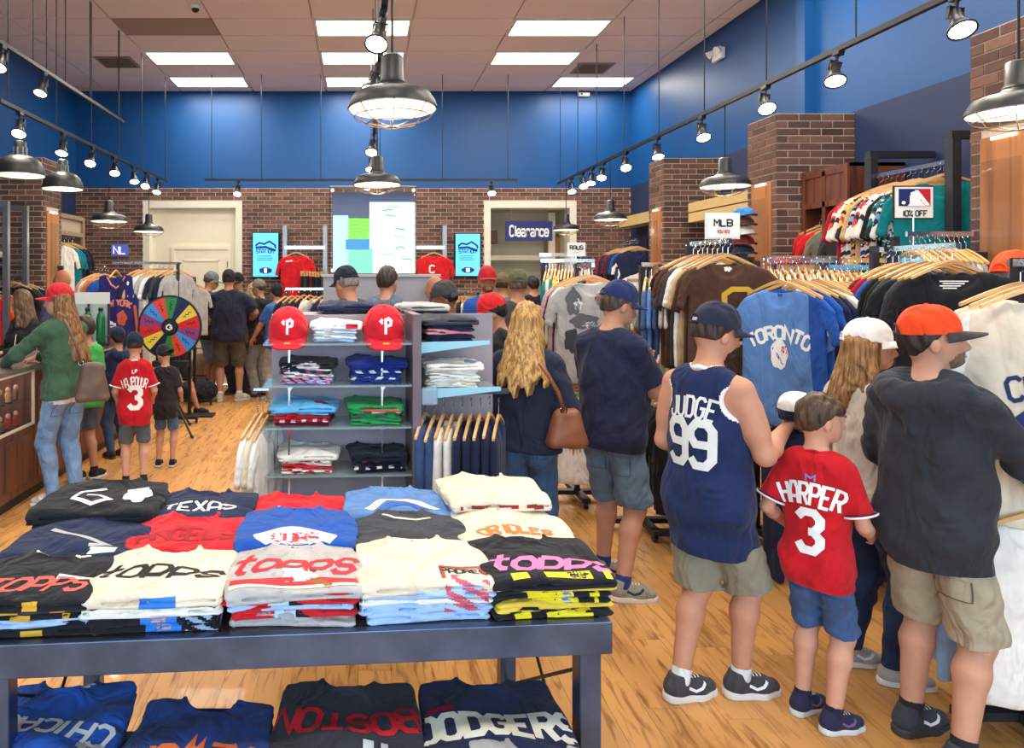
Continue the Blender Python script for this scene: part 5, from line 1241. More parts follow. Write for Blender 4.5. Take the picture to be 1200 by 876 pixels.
rack('short chrome rack behind the black shirts', [(A+Vector((-.03, 0)), B+Vector((.04, 0)), zn+RAIL_UP+.01)], [(A.x-.01, A.y+.12, zn+RAIL_UP), (B.x+.03, B.y+.12, zn+RAIL_UP)])
# right wall: bay rack near the doorway
A, B = Vector((3.86, 10.7)), Vector((3.78, 9.75)); zn = PZ(292, 9.75)
o = row('on the wall rail by the far brick pillar', A, B, zn, G_LONG+G_TEE, ['crimson', 'black', 'navy', 'navy', 'maroon', 'navy', 'black', 'navy', 'royal blue', 'navy'], 'jersey', sc=1.15, face=-.30)
o[-1]['label'] = 'navy jersey with white sleeves hanging by the far brick pillar'; art(o[-1], blob(0, -.42, .16, .13, 1, .02, .2), W_, 0, 0, 'white_panel'); art(o[-1], blob(-.25, -.3, .05, .12, 1, .02, .2), W_, 0, 0, 'sleeve_patch'); art(o[-1], blob(.25, -.3, .05, .12, 1, .02, .2), W_, 0, 0, 'sleeve_patch')
rack('dark wall rail with navy jerseys by the far brick pillar', [(A, B, zn+RAIL_UP+.01)], [(4.3, 10.7, zn+.2), (4.3, 9.75, zn+.2)], base=False, mrail=M_dark)
MB().box(4.20, 4.48, 9.45, 11.6, PZ(252, 9.5)-.02, PZ(240, 9.5)).build('wall_shelf', mat('pale_oak', C(206, 178, 120), rough=.5, var=.06), label='pale wooden ledge on the wall above the navy jerseys', cat='shelf')
A, B = Vector((3.72, 10.3)), Vector((3.70, 9.6)); row('on the lower wall rail by the far brick pillar', A, B, PZ(345, 9.6), G_TEE, ['cream', 'tan', 'white', 'cream', 'grey', 'cream', 'tan'], 'shirt', face=PI/2-.3)
# right wall: wooden cabinet with compartments
cy0, cy1, cz = 5.85, 6.45, PZ(190, 5.85); cx0 = 4.0
e = empty('wall_cabinet', (cx0, cy0, 0), 0, 'dark walnut open wardrobe with two compartments against the wall', 'cabinet')
MB().box(.02, .48, .0, .03, 0, cz).build('side', M_walnut, e); MB().box(.02, .48, cy1-cy0-.03, cy1-cy0, 0, cz).build('side', M_walnut, e); MB().box(.02, .48, (cy1-cy0)/2-.015, (cy1-cy0)/2+.015, .1, cz-.3).build('divider', M_walnut, e)
MB().box(.0, .48, 0, cy1-cy0, cz-.03, cz).build('top', M_walnut, e); MB().box(.46, .48, .03, cy1-cy0-.03, .05, cz-.03).build('back', mat('walnut_dark', C(60, 36, 30), rough=.6, var=.1), e); MB().box(.02, .46, .03, cy1-cy0-.03, .05, .1).build('bottom', M_walnut, e)
for y in (.0, (cy1-cy0)/2-.02, cy1-cy0-.04): MB().box(0, .02, y, y+.04, 0, cz-.03).build('stile', M_walnut, e)
MB().box(0, .02, .04, cy1-cy0-.04, cz-.07, cz-.03).box(0, .02, .04, cy1-cy0-.04, cz-.34, cz-.29).build('rail', M_walnut, e); MB().box(.008, .02, .04, (cy1-cy0)/2-.02, cz-.29, cz-.07).build('panel', M_walnut, e); MB().box(.008, .02, (cy1-cy0)/2+.02, cy1-cy0-.04, cz-.29, cz-.07).build('panel', M_walnut, e)
zn = cz-.52
row('in the far half of the walnut wardrobe', (4.13, 6.40), (4.13, 6.22), zn, G_TEE, ['white', 'red', 'red'], 'shirt', face=-.75, hang=True, sc=1.0)
row('in the near half of the walnut wardrobe', (4.12, 6.08), (4.16, 5.95), zn, G_TEE, ['olive', 'charcoal'], 'shirt', face=-.75)
# right wall: steel frame with bright jerseys
e = empty('wall_frame', (4.0, 4.8, 0), 0, 'dark steel wall frame with rail of colourful jerseys', 'rack')
for y in (.0, .77):
    MB().box(-.03, .03, y-.035, y+.035, 0, PZ(185, 5.57)).build('upright', M_dark, e, bevel=.003); MB().box(-.03, .48, y-.03, y+.03, PZ(185, 5.57), PZ(185, 5.57)+.05).build('arm', M_dark, e)
zr = PZ(208, 5.2)+.06; MB().bar((.02, .0, zr), (.02, .77, zr), .03, .03).build('rail', M_chrome, e)
o = row('on the steel wall frame rail', (4.02, 5.50), (4.02, 4.90), zr-RAIL_UP, G_TEE, ['crimson', 'royal blue', 'black', 'navy', 'tan', 'black', 'navy', 'pink', 'black', 'yellow', 'teal', 'teal'], 'jersey', face=-.55, sc=1.25)
for k, t in enumerate(o[:11]):
    t.material_slots[0].link = 'OBJECT'
    if k % 4 != 0: t.material_slots[0].material = pat('pattern_%d' % (k % 5), [[(30, 60, 150), (230, 228, 220), (30, 34, 60), (120, 160, 210)], [(30, 30, 36), (226, 222, 214), (206, 60, 60), (40, 40, 48)], [(36, 40, 70), (240, 236, 226), (40, 44, 70)], [(226, 140, 140), (40, 36, 44), (232, 190, 90), (206, 60, 70)], [(224, 204, 90), (30, 32, 40), (20, 120, 120), (236, 232, 220)]][k % 5])
    t['label'] = ('patterned ' if k % 4 else '')+t['label']
row('on the lower steel wall frame rail', (4.02, 5.50), (4.02, 4.90), 1.45, G_TEE, ['navy', 'black', 'crimson', 'navy', 'black', 'navy', 'royal blue', 'black'], 'jersey', face=-.55)
MB().bar((.02, .0, 1.45+RAIL_UP), (.02, .77, 1.45+RAIL_UP), .03, .03).build('rail', M_chrome, e)
# ledges in the bay behind the small white sign
for py in (232, 246): MB().box(4.0, 4.45, 7.1, 8.7, PZ(py, 7.4)-.03, PZ(py, 7.4)+.08).build('wall_shelf', mat('pale_oak', C(206, 178, 120), rough=.5, var=.06), label='pale wooden %s shelf in the bay behind the small white sign' % ('upper' if py == 232 else 'lower'), cat='shelf')
for k, c in enumerate(((40, 90, 150), (206, 200, 190), (96, 40, 36), (206, 210, 214))):
    o_ = cap('baseball_cap', (3.95, 7.02, PZ(246, 7.4)+.085), PI, fab(*c), fab(*c)) if False else None
e = empty('cap_tower', (PX(871, 5.9), 5.9, 0), 0, 'narrow tower of mixed caps beside the small white sign', 'display'); MB().box(-.015, .015, .1, .13, 0, PZ(245, 5.9)).build('post', M_dark, e); MB().box(-.15, .15, -.02, .25, 0, .03).build('foot', M_dark, e)
for k, c in enumerate((((60, 130, 190), 'blue'), ((96, 60, 44), 'brown'), ((226, 222, 214), 'white'), ((110, 34, 36), 'maroon'), ((40, 44, 60), 'navy'))):
    MB().box(-.08, .08, -.08, .1, PZ(252+k*11, 5.9)-.008, PZ(252+k*11, 5.9)).build('peg_plate', M_chrome, e)
    cap('baseball_cap', (PX(871, 5.9), 5.9, PZ(252+k*11, 5.9)+.001), PI, fab(*c[0]), fab(*c[0]), c[1]+' cap on the narrow cap tower by the white sign', 'cap').scale = (.9, .9, .55)
# left far: lettered basketball jersey and neighbours
A = V2(136, 8.35); B = A+Vector((.62, .42)); zn = PZ(320, 8.35)
o = row('at the front of the rack behind the counter', A, A, zn, G_TANK, ['royal blue'], 'jersey')
row('on the rack behind the counter', A+Vector((.2, .22)), B, zn, G_TEE, ['navy', 'tan', 'white', 'grey', 'white', 'navy', 'charcoal', 'navy', 'grey'], 'jersey', face=.95)
o[0].scale = (1.1, 1, 1.25); o[0].rotation_euler = (0, 0, .3); o[0]['label'] = 'blue sleeveless jersey with arched orange lettering on rack'
o[0].material_slots[0].link = 'OBJECT'; o[0].material_slots[0].material = fab(44, 44, 104)
OR_ = ink(226, 130, 110)
art(o[0], text2('NEW YORK', .075, .6, .26, .22, arch=.05), OR_, .01, -.27, 'lettering', s=.74); art(o[0], blob(.0, -.42, .05, .07, 1, .012, .2), ink(206, 90, 60), .06, 0, 'number'); art(o[0], blob(.0, -.41, .02, .03, 1, .01, .1), ink(60, 90, 170), .05, 0, 'number_mark')
for s in (-1, 1): art(o[0], stroke2([(s*.19, -.3), (s*.215, -.5), (s*.22, -.78)], .03, .03), ink(206, 100, 60), 0, 0, 'side_stripe')
art(o[0], stroke2([(-.1, -.01), (-.05, -.1), (0, -.135), (.05, -.1), (.1, -.01)], .014, .02), OR_, 0, 0, 'neck_trim'); art(o[0], blob(.12, -.09, .012, .02, 0, .006), W_, 0, 0, 'maker_mark')
rack('chrome rack of jerseys behind the counter', [(A-(B-A)*.05, B+(B-A)*.05, zn+RAIL_UP)], [(B.x, B.y, zn+RAIL_UP)])
row('to the left of the lettered blue jersey', (PX(112, 8.9), 8.9), (PX(126, 8.7), 8.7), zn-.05, G_TEE, ['pink', 'white', 'tan', 'orange', 'royal blue'], 'shirt', face=.9)
A, B = V2(182, 9.9), V2(226, 9.9); zn = PZ(335, 9.9)
row('on the rack beside the prize wheel', A, B, zn, G_TEE, ['navy', 'navy', 'crimson', 'navy', 'charcoal', 'navy', 'white', 'grey', 'tan', 'grey', 'grey'], 'shirt', face=.7)
rack('grey rack beside the prize wheel', [(A, B, zn+RAIL_UP), (A+Vector((.0, -.25)), B+Vector((-.2, -.25)), zn+RAIL_UP+.1)], [(A.x, A.y+.1, zn+RAIL_UP+.1), (B.x, B.y+.1, zn+RAIL_UP)], mrail=M_steel)
# left wall
e = empty('wall_frame', (-4.05, 8.05, 0), 0, 'grey steel portal frame by the left brick pillar', 'rack')
for y in (0, .46): MB().box(-.03, .03, y-.03, y+.03, 0, PZ(236, 8.05)).build('upright', M_steel, e); MB().box(-.7, -.03, y-.03, y+.03, PZ(236, 8.05)-.06, PZ(236, 8.05)).build('arm', M_steel, e)
for z in (PZ(304, 8.1), PZ(320, 8.1)): MB().box(-.7, -.03, .0, .46, z-.03, z).build('shelf', M_dark, e)
pile('tan pile on the left wall shelf', (-4.4, 8.28, PZ(304, 8.1)+.001), ['charcoal', 'grey', 'tan', 'cream'], FD_S, FD_S, .024)
pile('dark pile on the left wall shelf', (-4.4, 8.28, PZ(320, 8.1)+.001), ['black', 'black', 'charcoal'], FD_S, FD_S, .024)
row('below the left wall shelf', (-4.40, 7.7), (-4.15, 8.02), PZ(345, 8.0), G_TEE, ['maroon', 'red', 'crimson', 'red', 'orange', 'red'], 'shirt', face=.8)
row('beside the left steel frame', (-4.12, 8.35), (-4.10, 8.62), PZ(335, 8.4), G_TEE, ['black', 'charcoal', 'black'], 'shirt', face=.3)
rack('dark rail below the left wall shelf', [((-4.45, 7.7), (-4.1, 8.02), PZ(345, 8.0)+RAIL_UP)], [(-4.45, 7.75, PZ(345, 8)+.14)], base=False)
e = empty('wall_cabinet', (-4.75, 9.5, 0), 0, 'pale framed wardrobe beside the left brick pillar', 'cabinet')
MB().box(.0, .66, .9, .93, 0, PZ(252, 10.0)).box(.62, .66, .0, .04, 0, PZ(252, 10)).box(.62, .66, .86, .9, 0, PZ(252, 10)).box(.62, .66, .04, .86, PZ(252, 10)-.06, PZ(252, 10)).box(.62, .66, .04, .86, PZ(274, 10)-.03, PZ(274, 10)+.03).build('frame', mat('taupe_wood', C(150, 126, 104), rough=.5, var=.08), e)
MB().box(.60, .625, .04, .86, PZ(274, 10)+.03, PZ(252, 10)-.06).build('panel', mat('taupe_panel', C(176, 160, 138), rough=.6), e); MB().box(.0, .03, .0, .9, 0, PZ(252, 10)).build('back', mat('walnut_dark', C(60, 36, 30)), e)
row('in the pale wardrobe by the left pillar', (-4.22, 9.75), (-4.18, 10.2), PZ(287, 9.9), G_TEE, ['white', 'teal', 'teal', 'navy', 'black'], 'jersey', face=.75, sc=1.1)
# back wall rails
for px0, px1, side in ((334, 381, 'between the blue screen and the display case'), (487, 521, 'right of the display case')):
    D = YB-.22; e = empty('wall_rack', (PX(px0, D), D, 0), 0, 'grey steel wall rack on brick '+side, 'rack'); L = (px1-px0)*D/F
    for x in ((0, L) if px0 < 400 else (L,)): MB().box(x-.035, x+.035, -.02, .19, 0, PZ(264, D)).build('upright', M_steel, e)
    MB().box(0, L, -.03, 0, PZ(292, D), PZ(288, D)).build('rail', M_chrome, e); MB().box(0, L, -.03, 0, PZ(338, D), PZ(332, D)).build('rail', M_chrome, e)
o = row('on the back wall rack left of the display case', (PX(347, YB-.3), YB-.33), (PX(347, YB-.3), YB-.25), PZ(298, YB-.3), G_TEE, ['red', 'crimson'], 'shirt', sc=1.1); art(o[0], stroke2([(-.05, 0), (.05, .01)], .02, .02), W_, -.1, -.1, 'lettering')
row('on clips on the back wall rack', (PX(357, YB-.3), YB-.3), (PX(380, YB-.3), YB-.3), PZ(322, YB-.3), G_NARR, ['black', 'charcoal', 'black', 'maroon', 'black', 'navy', 'black', 'charcoal'], 'garment', face=PI/2-.3, clip=True, sc=.7)
row('on the lower back wall rail left of the display case', (PX(336, YB-.4), YB-.45), (PX(378, YB-.4), YB-.45), PZ(357, YB-.4), G_NARR, ['black', 'navy', 'charcoal', 'black', 'navy', 'denim blue', 'white', 'white', 'denim blue', 'black', 'grey', 'white'], 'garment', face=PI/2-.3, clip=True)
o = row('on the back wall rack right of the display case', (PX(508, YB-.3), YB-.33), (PX(509, YB-.3), YB-.25), PZ(299, YB-.3), G_TEE, ['red', 'crimson'], 'shirt', sc=1.15); art(o[0], text2('C', .1, .7, .22), W_, -.02, -.2, 'letter')
A, B = V2(484, 9.6), V2(562, 9.6)
row('on the low rail below the second blue screen', A, B, PZ(352, 9.6), G_NARR, [rnd.choice(['tan', 'cream', 'white', 'grey', 'navy']) for _ in range(18)], 'garment', face=PI/2-.3, clip=True)
rack('chrome rail below the second blue screen', [(A, B, PZ(352, 9.6)+RAIL_UP)], [(A.x, A.y+.1, PZ(352, 9.6)+RAIL_UP), (B.x, B.y+.1, PZ(352, 9.6)+RAIL_UP)], mrail=M_chrome)
A, B = V2(335, 9.0), V2(392, 9.0)
row('on the floor rack left of the display case', A, B, PZ(350, 9.0), G_LONG, ['black', 'charcoal', 'navy', 'black', 'white', 'grey', 'navy', 'charcoal', 'grey'], 'sweatshirt', face=PI/2-.5)
rack('chrome rack before the back wall left of the display case', [(A, B, PZ(350, 9.0)+RAIL_UP)], [(A.x, A.y+.1, PZ(350, 9)+RAIL_UP), (B.x, B.y+.1, PZ(350, 9)+RAIL_UP)])
# shelf unit ends
row('at the aisle end of the shelf unit', (PX(302, 3.66), 3.66), (PX(313, 3.66), 3.70), PZ(496, 3.66), G_TEE, ['white', 'cream', 'white'], 'garment', face=PI/2-.12, sc=.9, tilt=.16)
p0, p1 = G(gw+.08, .10, 0), G(gw+.47, .10, 0)
o = row('under the side shelf beside the blonde woman', p0[:2], p1[:2], PZ(463, GD)-.16, G_PANT+G_PANT+G_NARR+G_NARR+G_NARR+G_NARR+G_NARR+G_NARR+G_NARR, ['denim blue', 'denim blue', 'white', 'white', 'navy', 'navy', 'navy', 'navy', 'navy'], 'garment', face=PI/2-.32, sc=.95)
for t in o[:2]: art(t, text2('SES', .12, .7, .16), ink(206, 214, 226), .0, -.35, 'lettering', s=.8)
for k in range(14): art(o[2], stroke2([(-.12+.03*(k % 7), -.15-.06*(k//2)), (-.08+.03*(k % 6), -.2-.055*(k//2)), (-.1+.04*(k % 5), -.25-.05*(k//2))], .008, .02), ink(70, 84, 140), 0, .0, 'pattern')
# ---------------------------------------------------------------- people
def ik(S, W, l1, l2, hint):
    S, W, hint = Vector(S), Vector(W), Vector(hint); d = W-S; L = min(d.length, (l1+l2)*.998); dn = d.normalized(); W2 = S+dn*L
    a = (l1*l1-l2*l2+L*L)/(2*L); hgt = math.sqrt(max(0, l1*l1-a*a)); hp = (hint-dn*hint.dot(dn))
    hp = hp.normalized() if hp.length > 1e-5 else Vector((0, -1, 0))
    return S+dn*a+hp*hgt, W2
SKIN = {}
def skin_mat(tone):
    if tone not in SKIN:
        SKIN[tone] = mat('skin_%d_%d_%d' % tone, tuple(a*k for a, k in zip(C(*tone), (.86, .78, .72))), rough=.55, var=.06, scale=18, bump=.06, bscale=120, spec=.35)
        b = SKIN[tone].node_tree.nodes['Principled BSDF']; b.inputs['Subsurface Weight'].default_value = .12; b.inputs['Subsurface Radius'].default_value = (.02, .008, .004)
    return SKIN[tone]
def hair_mat(c1, c2):
    k = 'hair_%d_%d_%d_%d' % (*c1, c2[0])
    if k in MATS: return MATS[k]
    m = mat(k, C(*c1), rough=.5, spec=.4); nt = m.node_tree; b = nt.nodes['Principled BSDF']
    tc = nt.nodes.new('ShaderNodeTexCoord'); mp = nt.nodes.new('ShaderNodeMapping'); mp.inputs['Scale'].default_value = (85, 85, 4)
    n = nt.nodes.new('ShaderNodeTexNoise'); n.inputs['Scale'].default_value = 1; n.inputs['Detail'].default_value = 3; n.inputs['Distortion'].default_value = .6
    cr = nt.nodes.new('ShaderNodeValToRGB'); cr.color_ramp.elements[0].position = .38; cr.color_ramp.elements[1].position = .62
    cr.color_ramp.elements[0].color = (*C(*c2), 1); cr.color_ramp.elements[1].color = (*C(*c1), 1)
    nt.links.new(tc.outputs['Object'], mp.inputs[0]); nt.links.new(mp.outputs[0], n.inputs['Vector']); nt.links.new(n.outputs['Fac'], cr.inputs[0]); nt.links.new(cr.outputs[0], b.inputs['Base Color'])
    bp = nt.nodes.new('ShaderNodeBump'); bp.inputs['Strength'].default_value = .6; bp.inputs['Distance'].default_value = .006; nt.links.new(n.outputs['Fac'], bp.inputs['Height']); nt.links.new(bp.outputs[0], b.inputs['Normal'])
    return m
def denim(r_, g_, b_): return fab(r_, g_, b_, 'denim_%d_%d_%d' % (r_, g_, b_), var=.22, scale=9, bump=.3, bscale=90)
CAPS = {}
def capm(c): return fab(*c, 'cap_%d_%d_%d' % c, bump=.12, var=.04)

def person(label, x, y, rz, H=1.75, res=.008, group=None, bd=1.0, woman=False, kid=False, tone=(206, 156, 128), shirt=('tee', (30, 40, 70)), pants=('shorts', (120, 112, 96)), hair=('short', (70, 50, 38), (44, 32, 26)), capc=None, cap_back=False, shoes=((90, 90, 96), (230, 226, 220)), socks=None, head=(0, 0), wr=None, wl=None, er=(.4, -.8, -.5), el=(-.4, -.8, -.5), feet=None, hem=.80, lean=(0, 0), curl=.35, belly=0.0, palm=((0, 0, -1), (0, 0, -1)), hsc=1.0, footyaw=(.0, .0), short_end=.52, loose=.012, beard=None, glasses=False, brim=None, captilt=0.0, coll=None):
    e = empty('person', (x, y, 0), rz, label, 'person', group)
    s = H/1.75; hs = s*hsc; bw = bd*(.90 if woman else 1.0)
    lx, ly = lean
    def up(x_, y_, z_):    # upper-body point with lean above the hips
        k = max(0, (z_-.95)/.6); return Vector((x_+lx*k, y_+ly*k, z_))
    shx = (.145 if woman else .160)*(.5+.5*bd) if not kid else .138
    Ls = [up(-shx, -.01, 1.405), up(shx, -.01, 1.405)]
    wt = [Vector(wl) if wl else up(-shx-.06, .05, .86), Vector(wr) if wr else up(shx+.06, .05, .86)]
    arms = []
    for i in (0, 1):
        E, W = ik(Ls[i], wt[i], .285, .255, (el, er)[i]); arms.append((Ls[i], E, W))
    ft = feet or ((-.10, .0), (.10, .0))
    legs = []
    for i in (0, 1):
        sg = -1 if i == 0 else 1; hip = Vector((sg*.080*bw, 0, .90)); ank = Vector((ft[i][0], ft[i][1], .085 if len(ft[i]) < 3 else ft[i][2]))
        K, A_ = ik(hip, ank, .435, .415, (sg*.1, 1, 0)); legs.append((hip, K, A_))
    npv = up(0, .005, 1.50); hcen = npv+Vector((0, .018, .015))
    yaw, pit = head; Rh = (Matrix.Rotation(yaw, 3, 'Z') @ Matrix.Rotation(pit, 3, 'X')); RhT = f32(np.array(Rh))
    hscale = hsc*(1.12 if kid else 1.0)
    def hsp(P):   # unit-space points -> head space (origin at the neck pivot, forward +y)
        return ((P-f32(hcen)) @ RhT)/hscale
    tf = .68
    def torso(P, inf=0.0, zl=.90):
        w1, w2, w3 = (.130, .122, .14) if woman else ((.130, .138, .148) if not kid else (.118, .120, .122))
        a, b_, c = up(0, 0, .97), up(0, .005, 1.15), up(0, .0, 1.33)
        d = segf(P-f32((0, a.y, 0)), (a.x, 0, a.z), (b_.x, b_.y-a.y, b_.z), w1*bw+inf, w2*bw+inf, tf)
        d = smin(d, segf(P-f32((0, c.y, 0)), (b_.x, b_.y-c.y, b_.z), (c.x, 0, c.z), w2*bw+inf, w3*(.4+.6*bw)+inf, tf), .05)
        d = smin(d, seg(P, up(-shx*.72, -.015, 1.395), up(shx*.72, -.015, 1.395), .054+inf, .054+inf), .06)
        d = smin(d, seg(P, up(-.075, -.02, 1.44), up(.075, -.02, 1.44), .05+inf*.7, .05+inf*.7), .05)
        if belly: d = smin(d, ell(P, up(0, .07, 1.05), (.14*bw+inf, .10+belly+inf, .15+inf)), .06)
        if woman: 
            for sg in (-1, 1): d = smin(d, ell(P, up(sg*.07, .085, 1.27), (.065+inf, .06+inf, .065+inf)), .04)
        return d
    def hips(P, inf=0.0):
        wd = .10 if woman else .09
        d = seg(P, (-.066*bw, 0, .93), (.066*bw, 0, .93), .100*bw+inf, .100*bw+inf)
        for sg in (-1, 1): d = smin(d, ell(P, (sg*wd*.85, -.045, .88), (.080*bw+inf, .082*bw+inf, .090+inf)), .05)
        return d
    tk = (.080 if not kid else .068)*(.55+.45*bd)
    def legd(P, inf=0.0):
        d = None
        for hip, K, A_ in legs:
            c = K.lerp(A_, .28)+Vector((0, -.018, 0)); 
            for q in (seg(P, hip, K, tk+inf, .058+inf), seg(P, K, c, .054+inf, .056+inf), seg(P, c, A_, .056+inf, .036+inf)):
                d = q if d is None else smin(d, q, .03)
        return d
    def headd(P):
        Q = hsp(P); 
        d = ell(Q, (0, -.012, .145), (.076, .096, .106)); d = smin(d, ell(Q, (0, .03, .085), (.056, .062, .07)), .04); d = smin(d, ell(Q, (0, .065, .055), (.032, .03, .026)), .03)
        d = smin(d, seg(Q, (0, .088, .135), (0, .108, .098), .010, .015), .016)
        for sg in (-1, 1):
            d = smin(d, ell(Q, (sg*.078, -.008, .115), (.010, .020, .034)), .008); d = -smin(-d, ell(Q, (sg*.032, .094, .132), (.017, .013, .011))+0.0, .012)
            d = smin(d, ell(Q, (sg*.032, .081, .132), (.013, .013, .013)), .004); d = smin(d, ell(Q, (sg*.012, .100, .094), (.010, .009, .007)), .008)
        d = smin(d, seg(Q, (-.018, .088, .066), (.018, .088, .066), .008, .008), .008); d = smin(d, seg(Q, (-.016, .087, .054), (.016, .087, .054), .008, .008), .007)
        d = smin(d, seg(Q, (-.03, .086, .150), (.03, .086, .150), .010, .010), .02)
        d = -smin(-d, seg(Q, (-.02, .099, .060), (.02, .099, .060), .003, .003), .004)
        return d*hscale
    def hand(P, i, d):
        S_, E, W = arms[i]; f = (W-E).normalized(); n = Vector(palm[i]); n = (n-f*n.dot(f)).normalized(); sd = f.cross(n)*(1 if i else -1)  # sd -> thumb side
        k = .92 if woman else (.80 if kid else 1.0)
        for j, (o_, L) in enumerate(((.030, .070), (.010, .078), (-.010, .073), (-.029, .058))):
            kn = W+f*(.088*k)+sd*(o_*k); d = smin(d, seg(P, W+f*.012+sd*(o_*.45), kn, .018*k, .0125*k), .012)
            f1 = (f*math.cos(curl)+n*math.sin(curl)); f2 = (f*math.cos(curl*2.4)+n*math.sin(curl*2.4)); f3 = f*math.cos(curl*3.4)+n*math.sin(curl*3.4)
            p1 = kn+f1*(L*.5*k)+sd*o_*.12; p2 = p1+f2*(L*.32*k); p3 = p2+f3*(L*.22*k)
            q = np.minimum(seg(P, kn, p1, .0105*k, .009*k), np.minimum(seg(P, p1, p2, .009*k, .0083*k), seg(P, p2, p3, .0083*k, .007*k)))
            d = smin(d, q, .005)
        b0 = W+f*.025+sd*.018; b1 = b0+(f*.6+sd*.75+n*.25).normalized()*.042*k; b2 = b1+(f*.85+sd*.3+n*.45).normalized()*.034*k; b3 = b2+(f*.9+n*.5).normalized()*.024*k
        return smin(d, np.minimum(seg(P, b0, b1, .016*k, .012*k), np.minimum(seg(P, b1, b2, .011*k, .010*k), seg(P, b2, b3, .0095*k, .008*k))), .008)
    def body(P):
        d = torso(P); d = smin(d, hips(P), .05); d = smin(d, legd(P), .04)
        for hip, K, A_ in legs: d = smin(d, seg(P, A_, A_+Vector((0, .09, -.045)), .036, .028), .02)
        ak = (.5+.5*bd)*(.85 if woman else (.86 if kid else 1))
        for i in (0, 1):
            S_, E, W = arms[i]; m_ = E.lerp(W, .3)
            d = smin(d, smin(seg(P, S_, E, .056*ak, .042*ak), seg(P, S_.lerp(E, .3), S_.lerp(E, .6), .052*ak, .050*ak), .03), .045); d = smin(d, smin(seg(P, E, m_, .041*ak, .043*ak), seg(P, m_, W, .043*ak, .027*ak), .02), .02); d = hand(P, i, d)
        d = smin(d, seg(P, up(0, -.012, 1.43), hcen+Rh @ Vector((0, -.015, .06))*hscale, .060*(.6+.4*bd), .054), .045)
        d = smin(d, headd(P), .02)
        return d
    allp = [p for a in arms for p in a]+[p for l in legs for p in l]
    mx = max(.35, max(abs(p.x) for p in allp)+.17); my0 = min(-.32, min(p.y for p in allp)-.22); my1 = max(.32, max(p.y for p in allp)+.24); zt = hcen.z+.32*hscale
    def grow(fn, name, m, parent=e, lo=None, hi=None, h=None, sm=1, extra=None):
        lo_ = lo or (-mx, my0, -.02); hi_ = hi or (mx, my1, zt)
        V, Q = surf(fn, lo_, hi_, (h or res)/s, sm)
        if not len(V): return None, None
        V = V*s
        return ob(name, mkmesh(name, V, Q, True), m, parent), (V, Q)
    sk, _ = grow(body, 'body', skin_mat(tone))
    # face colouring: lips, brows as small pieces of the same skin mesh
    sd_ = int(abs(x*131+y*17)) % 50
    kind, sc_ = shirt[:2]; sm_ = shirt[2] if len(shirt) > 2 else fab(*sc_)
    slv = {'tee': .62, 'long': 1.0, 'tank': 0, 'polo': .6, 'hoodie': 1.0}[kind]; inf = loose+(.006 if kind == 'hoodie' else 0)
    def shirtd(P):
        d = torso(P, inf)
        hz = hem; wz = (.140 if woman else .148)*bw+inf*1.2
        d = smin(d, segf(P-f32((0, .005, 0)), up(0, 0, 1.22), (0, 0, hz-.02), wz-.004, wz, .86), .07)
        d = smin(d, hips(P, .020), .05)
        for hip, K, A_ in legs: d = smin(d, seg(P, hip, hip.lerp(K, .55), tk+.020, tk+.016), .04)
        if belly: d = smin(d, ell(P, up(0, .07, 1.05), (.14*bw+inf, .10+belly+inf, .15+inf)), .06)
        fo = .009*wob(P*f32((1, 1, .55)), 19, sd_)*np.clip((1.40-P[:, 2])*3, .2, 1)+.0045*wob(P, 42, sd_+3)+.003*np.sin(P[:, 2]*48+3*np.sin(P[:, 0]*11+sd_)+P[:, 0]*18)*np.clip((1.15-P[:, 2])*4, 0, 1)
        d = d+fo*(1 if kind != 'tank' else .8)
        d = np.maximum(d, hz+.010*np.sin(P[:, 0]*9+sd_)-P[:, 2])
        for i in (0, 1):
            S_, E, W = arms[i]; ak = (.5+.5*bd)*(.88 if woman else (.85 if kid else 1))
            if slv == 0: continue
            if slv < 1:
                en = S_.lerp(E, slv*1.3 if slv*1.3 < .93 else .93); dr = (E-S_).normalized(); q = seg(P, S_, en+dr*.05, .056*ak+inf*.4, .061*ak+inf)
                q = np.maximum(q+fo*.8, (P-f32(en)) @ f32(dr))
            else:
                dr = (W-E).normalized(); q = smin(seg(P, S_, E, .062*ak+inf*.4, .058*ak+inf*.6), seg(P, E, W, .060*ak+inf*.6, .042*ak+inf*.3), .02); q = np.maximum(q+fo*.6+.003*np.sin(P[:, 2]*70+P[:, 0]*30), (P-f32(W-dr*.01)) @ f32(dr))
            d = smin(d, q, .045)
        if kind == 'tank':
            for i, sg in ((0, -1), (1, 1)):
                c = up(sg*(shx+.045), 0, 1.36); d = np.maximum(d, -seg(P, c+Vector((0, -.3, 0)), c+Vector((0, .3, 0)), .082, .082))
        nk = seg(P, up(0, .005, 1.505), hcen+Vector((0, .0, .25)), .064 if kind != 'hoodie' else .072, .10)
        d = np.maximum(d, -nk)
        if kind == 'hoodie':
            q = P-f32(up(0, -.075, 1.44)); rr = np.sqrt((q[:, 0]/1.35)**2+(q[:, 1]*1.25)**2)
            hd = np.sqrt((rr-.085)**2+((q[:, 2]-.02-.35*q[:, 1])*.8)**2)-.042+.006*wob(P, 30, sd_+5)
            d = smin(d, np.maximum(hd, q[:, 1]-.13), .02)
            q = seg(P, up(-.08, -.11, 1.40), up(.08, -.11, 1.40), .035, .035); d = smin(d, smin(q, seg(P, up(0, -.125, 1.40), up(0, -.14, 1.30), .06, .02), .05), .03)
        return d
    so, sg_ = grow(shirtd, 'shirt' if kind not in ('hoodie',) else 'hooded_sweatshirt', sm_)
    e['_'] = 0; del e['_']
    kp, pc = pants[:2]; pm_ = pants[2] if len(pants) > 2 else fab(*pc)
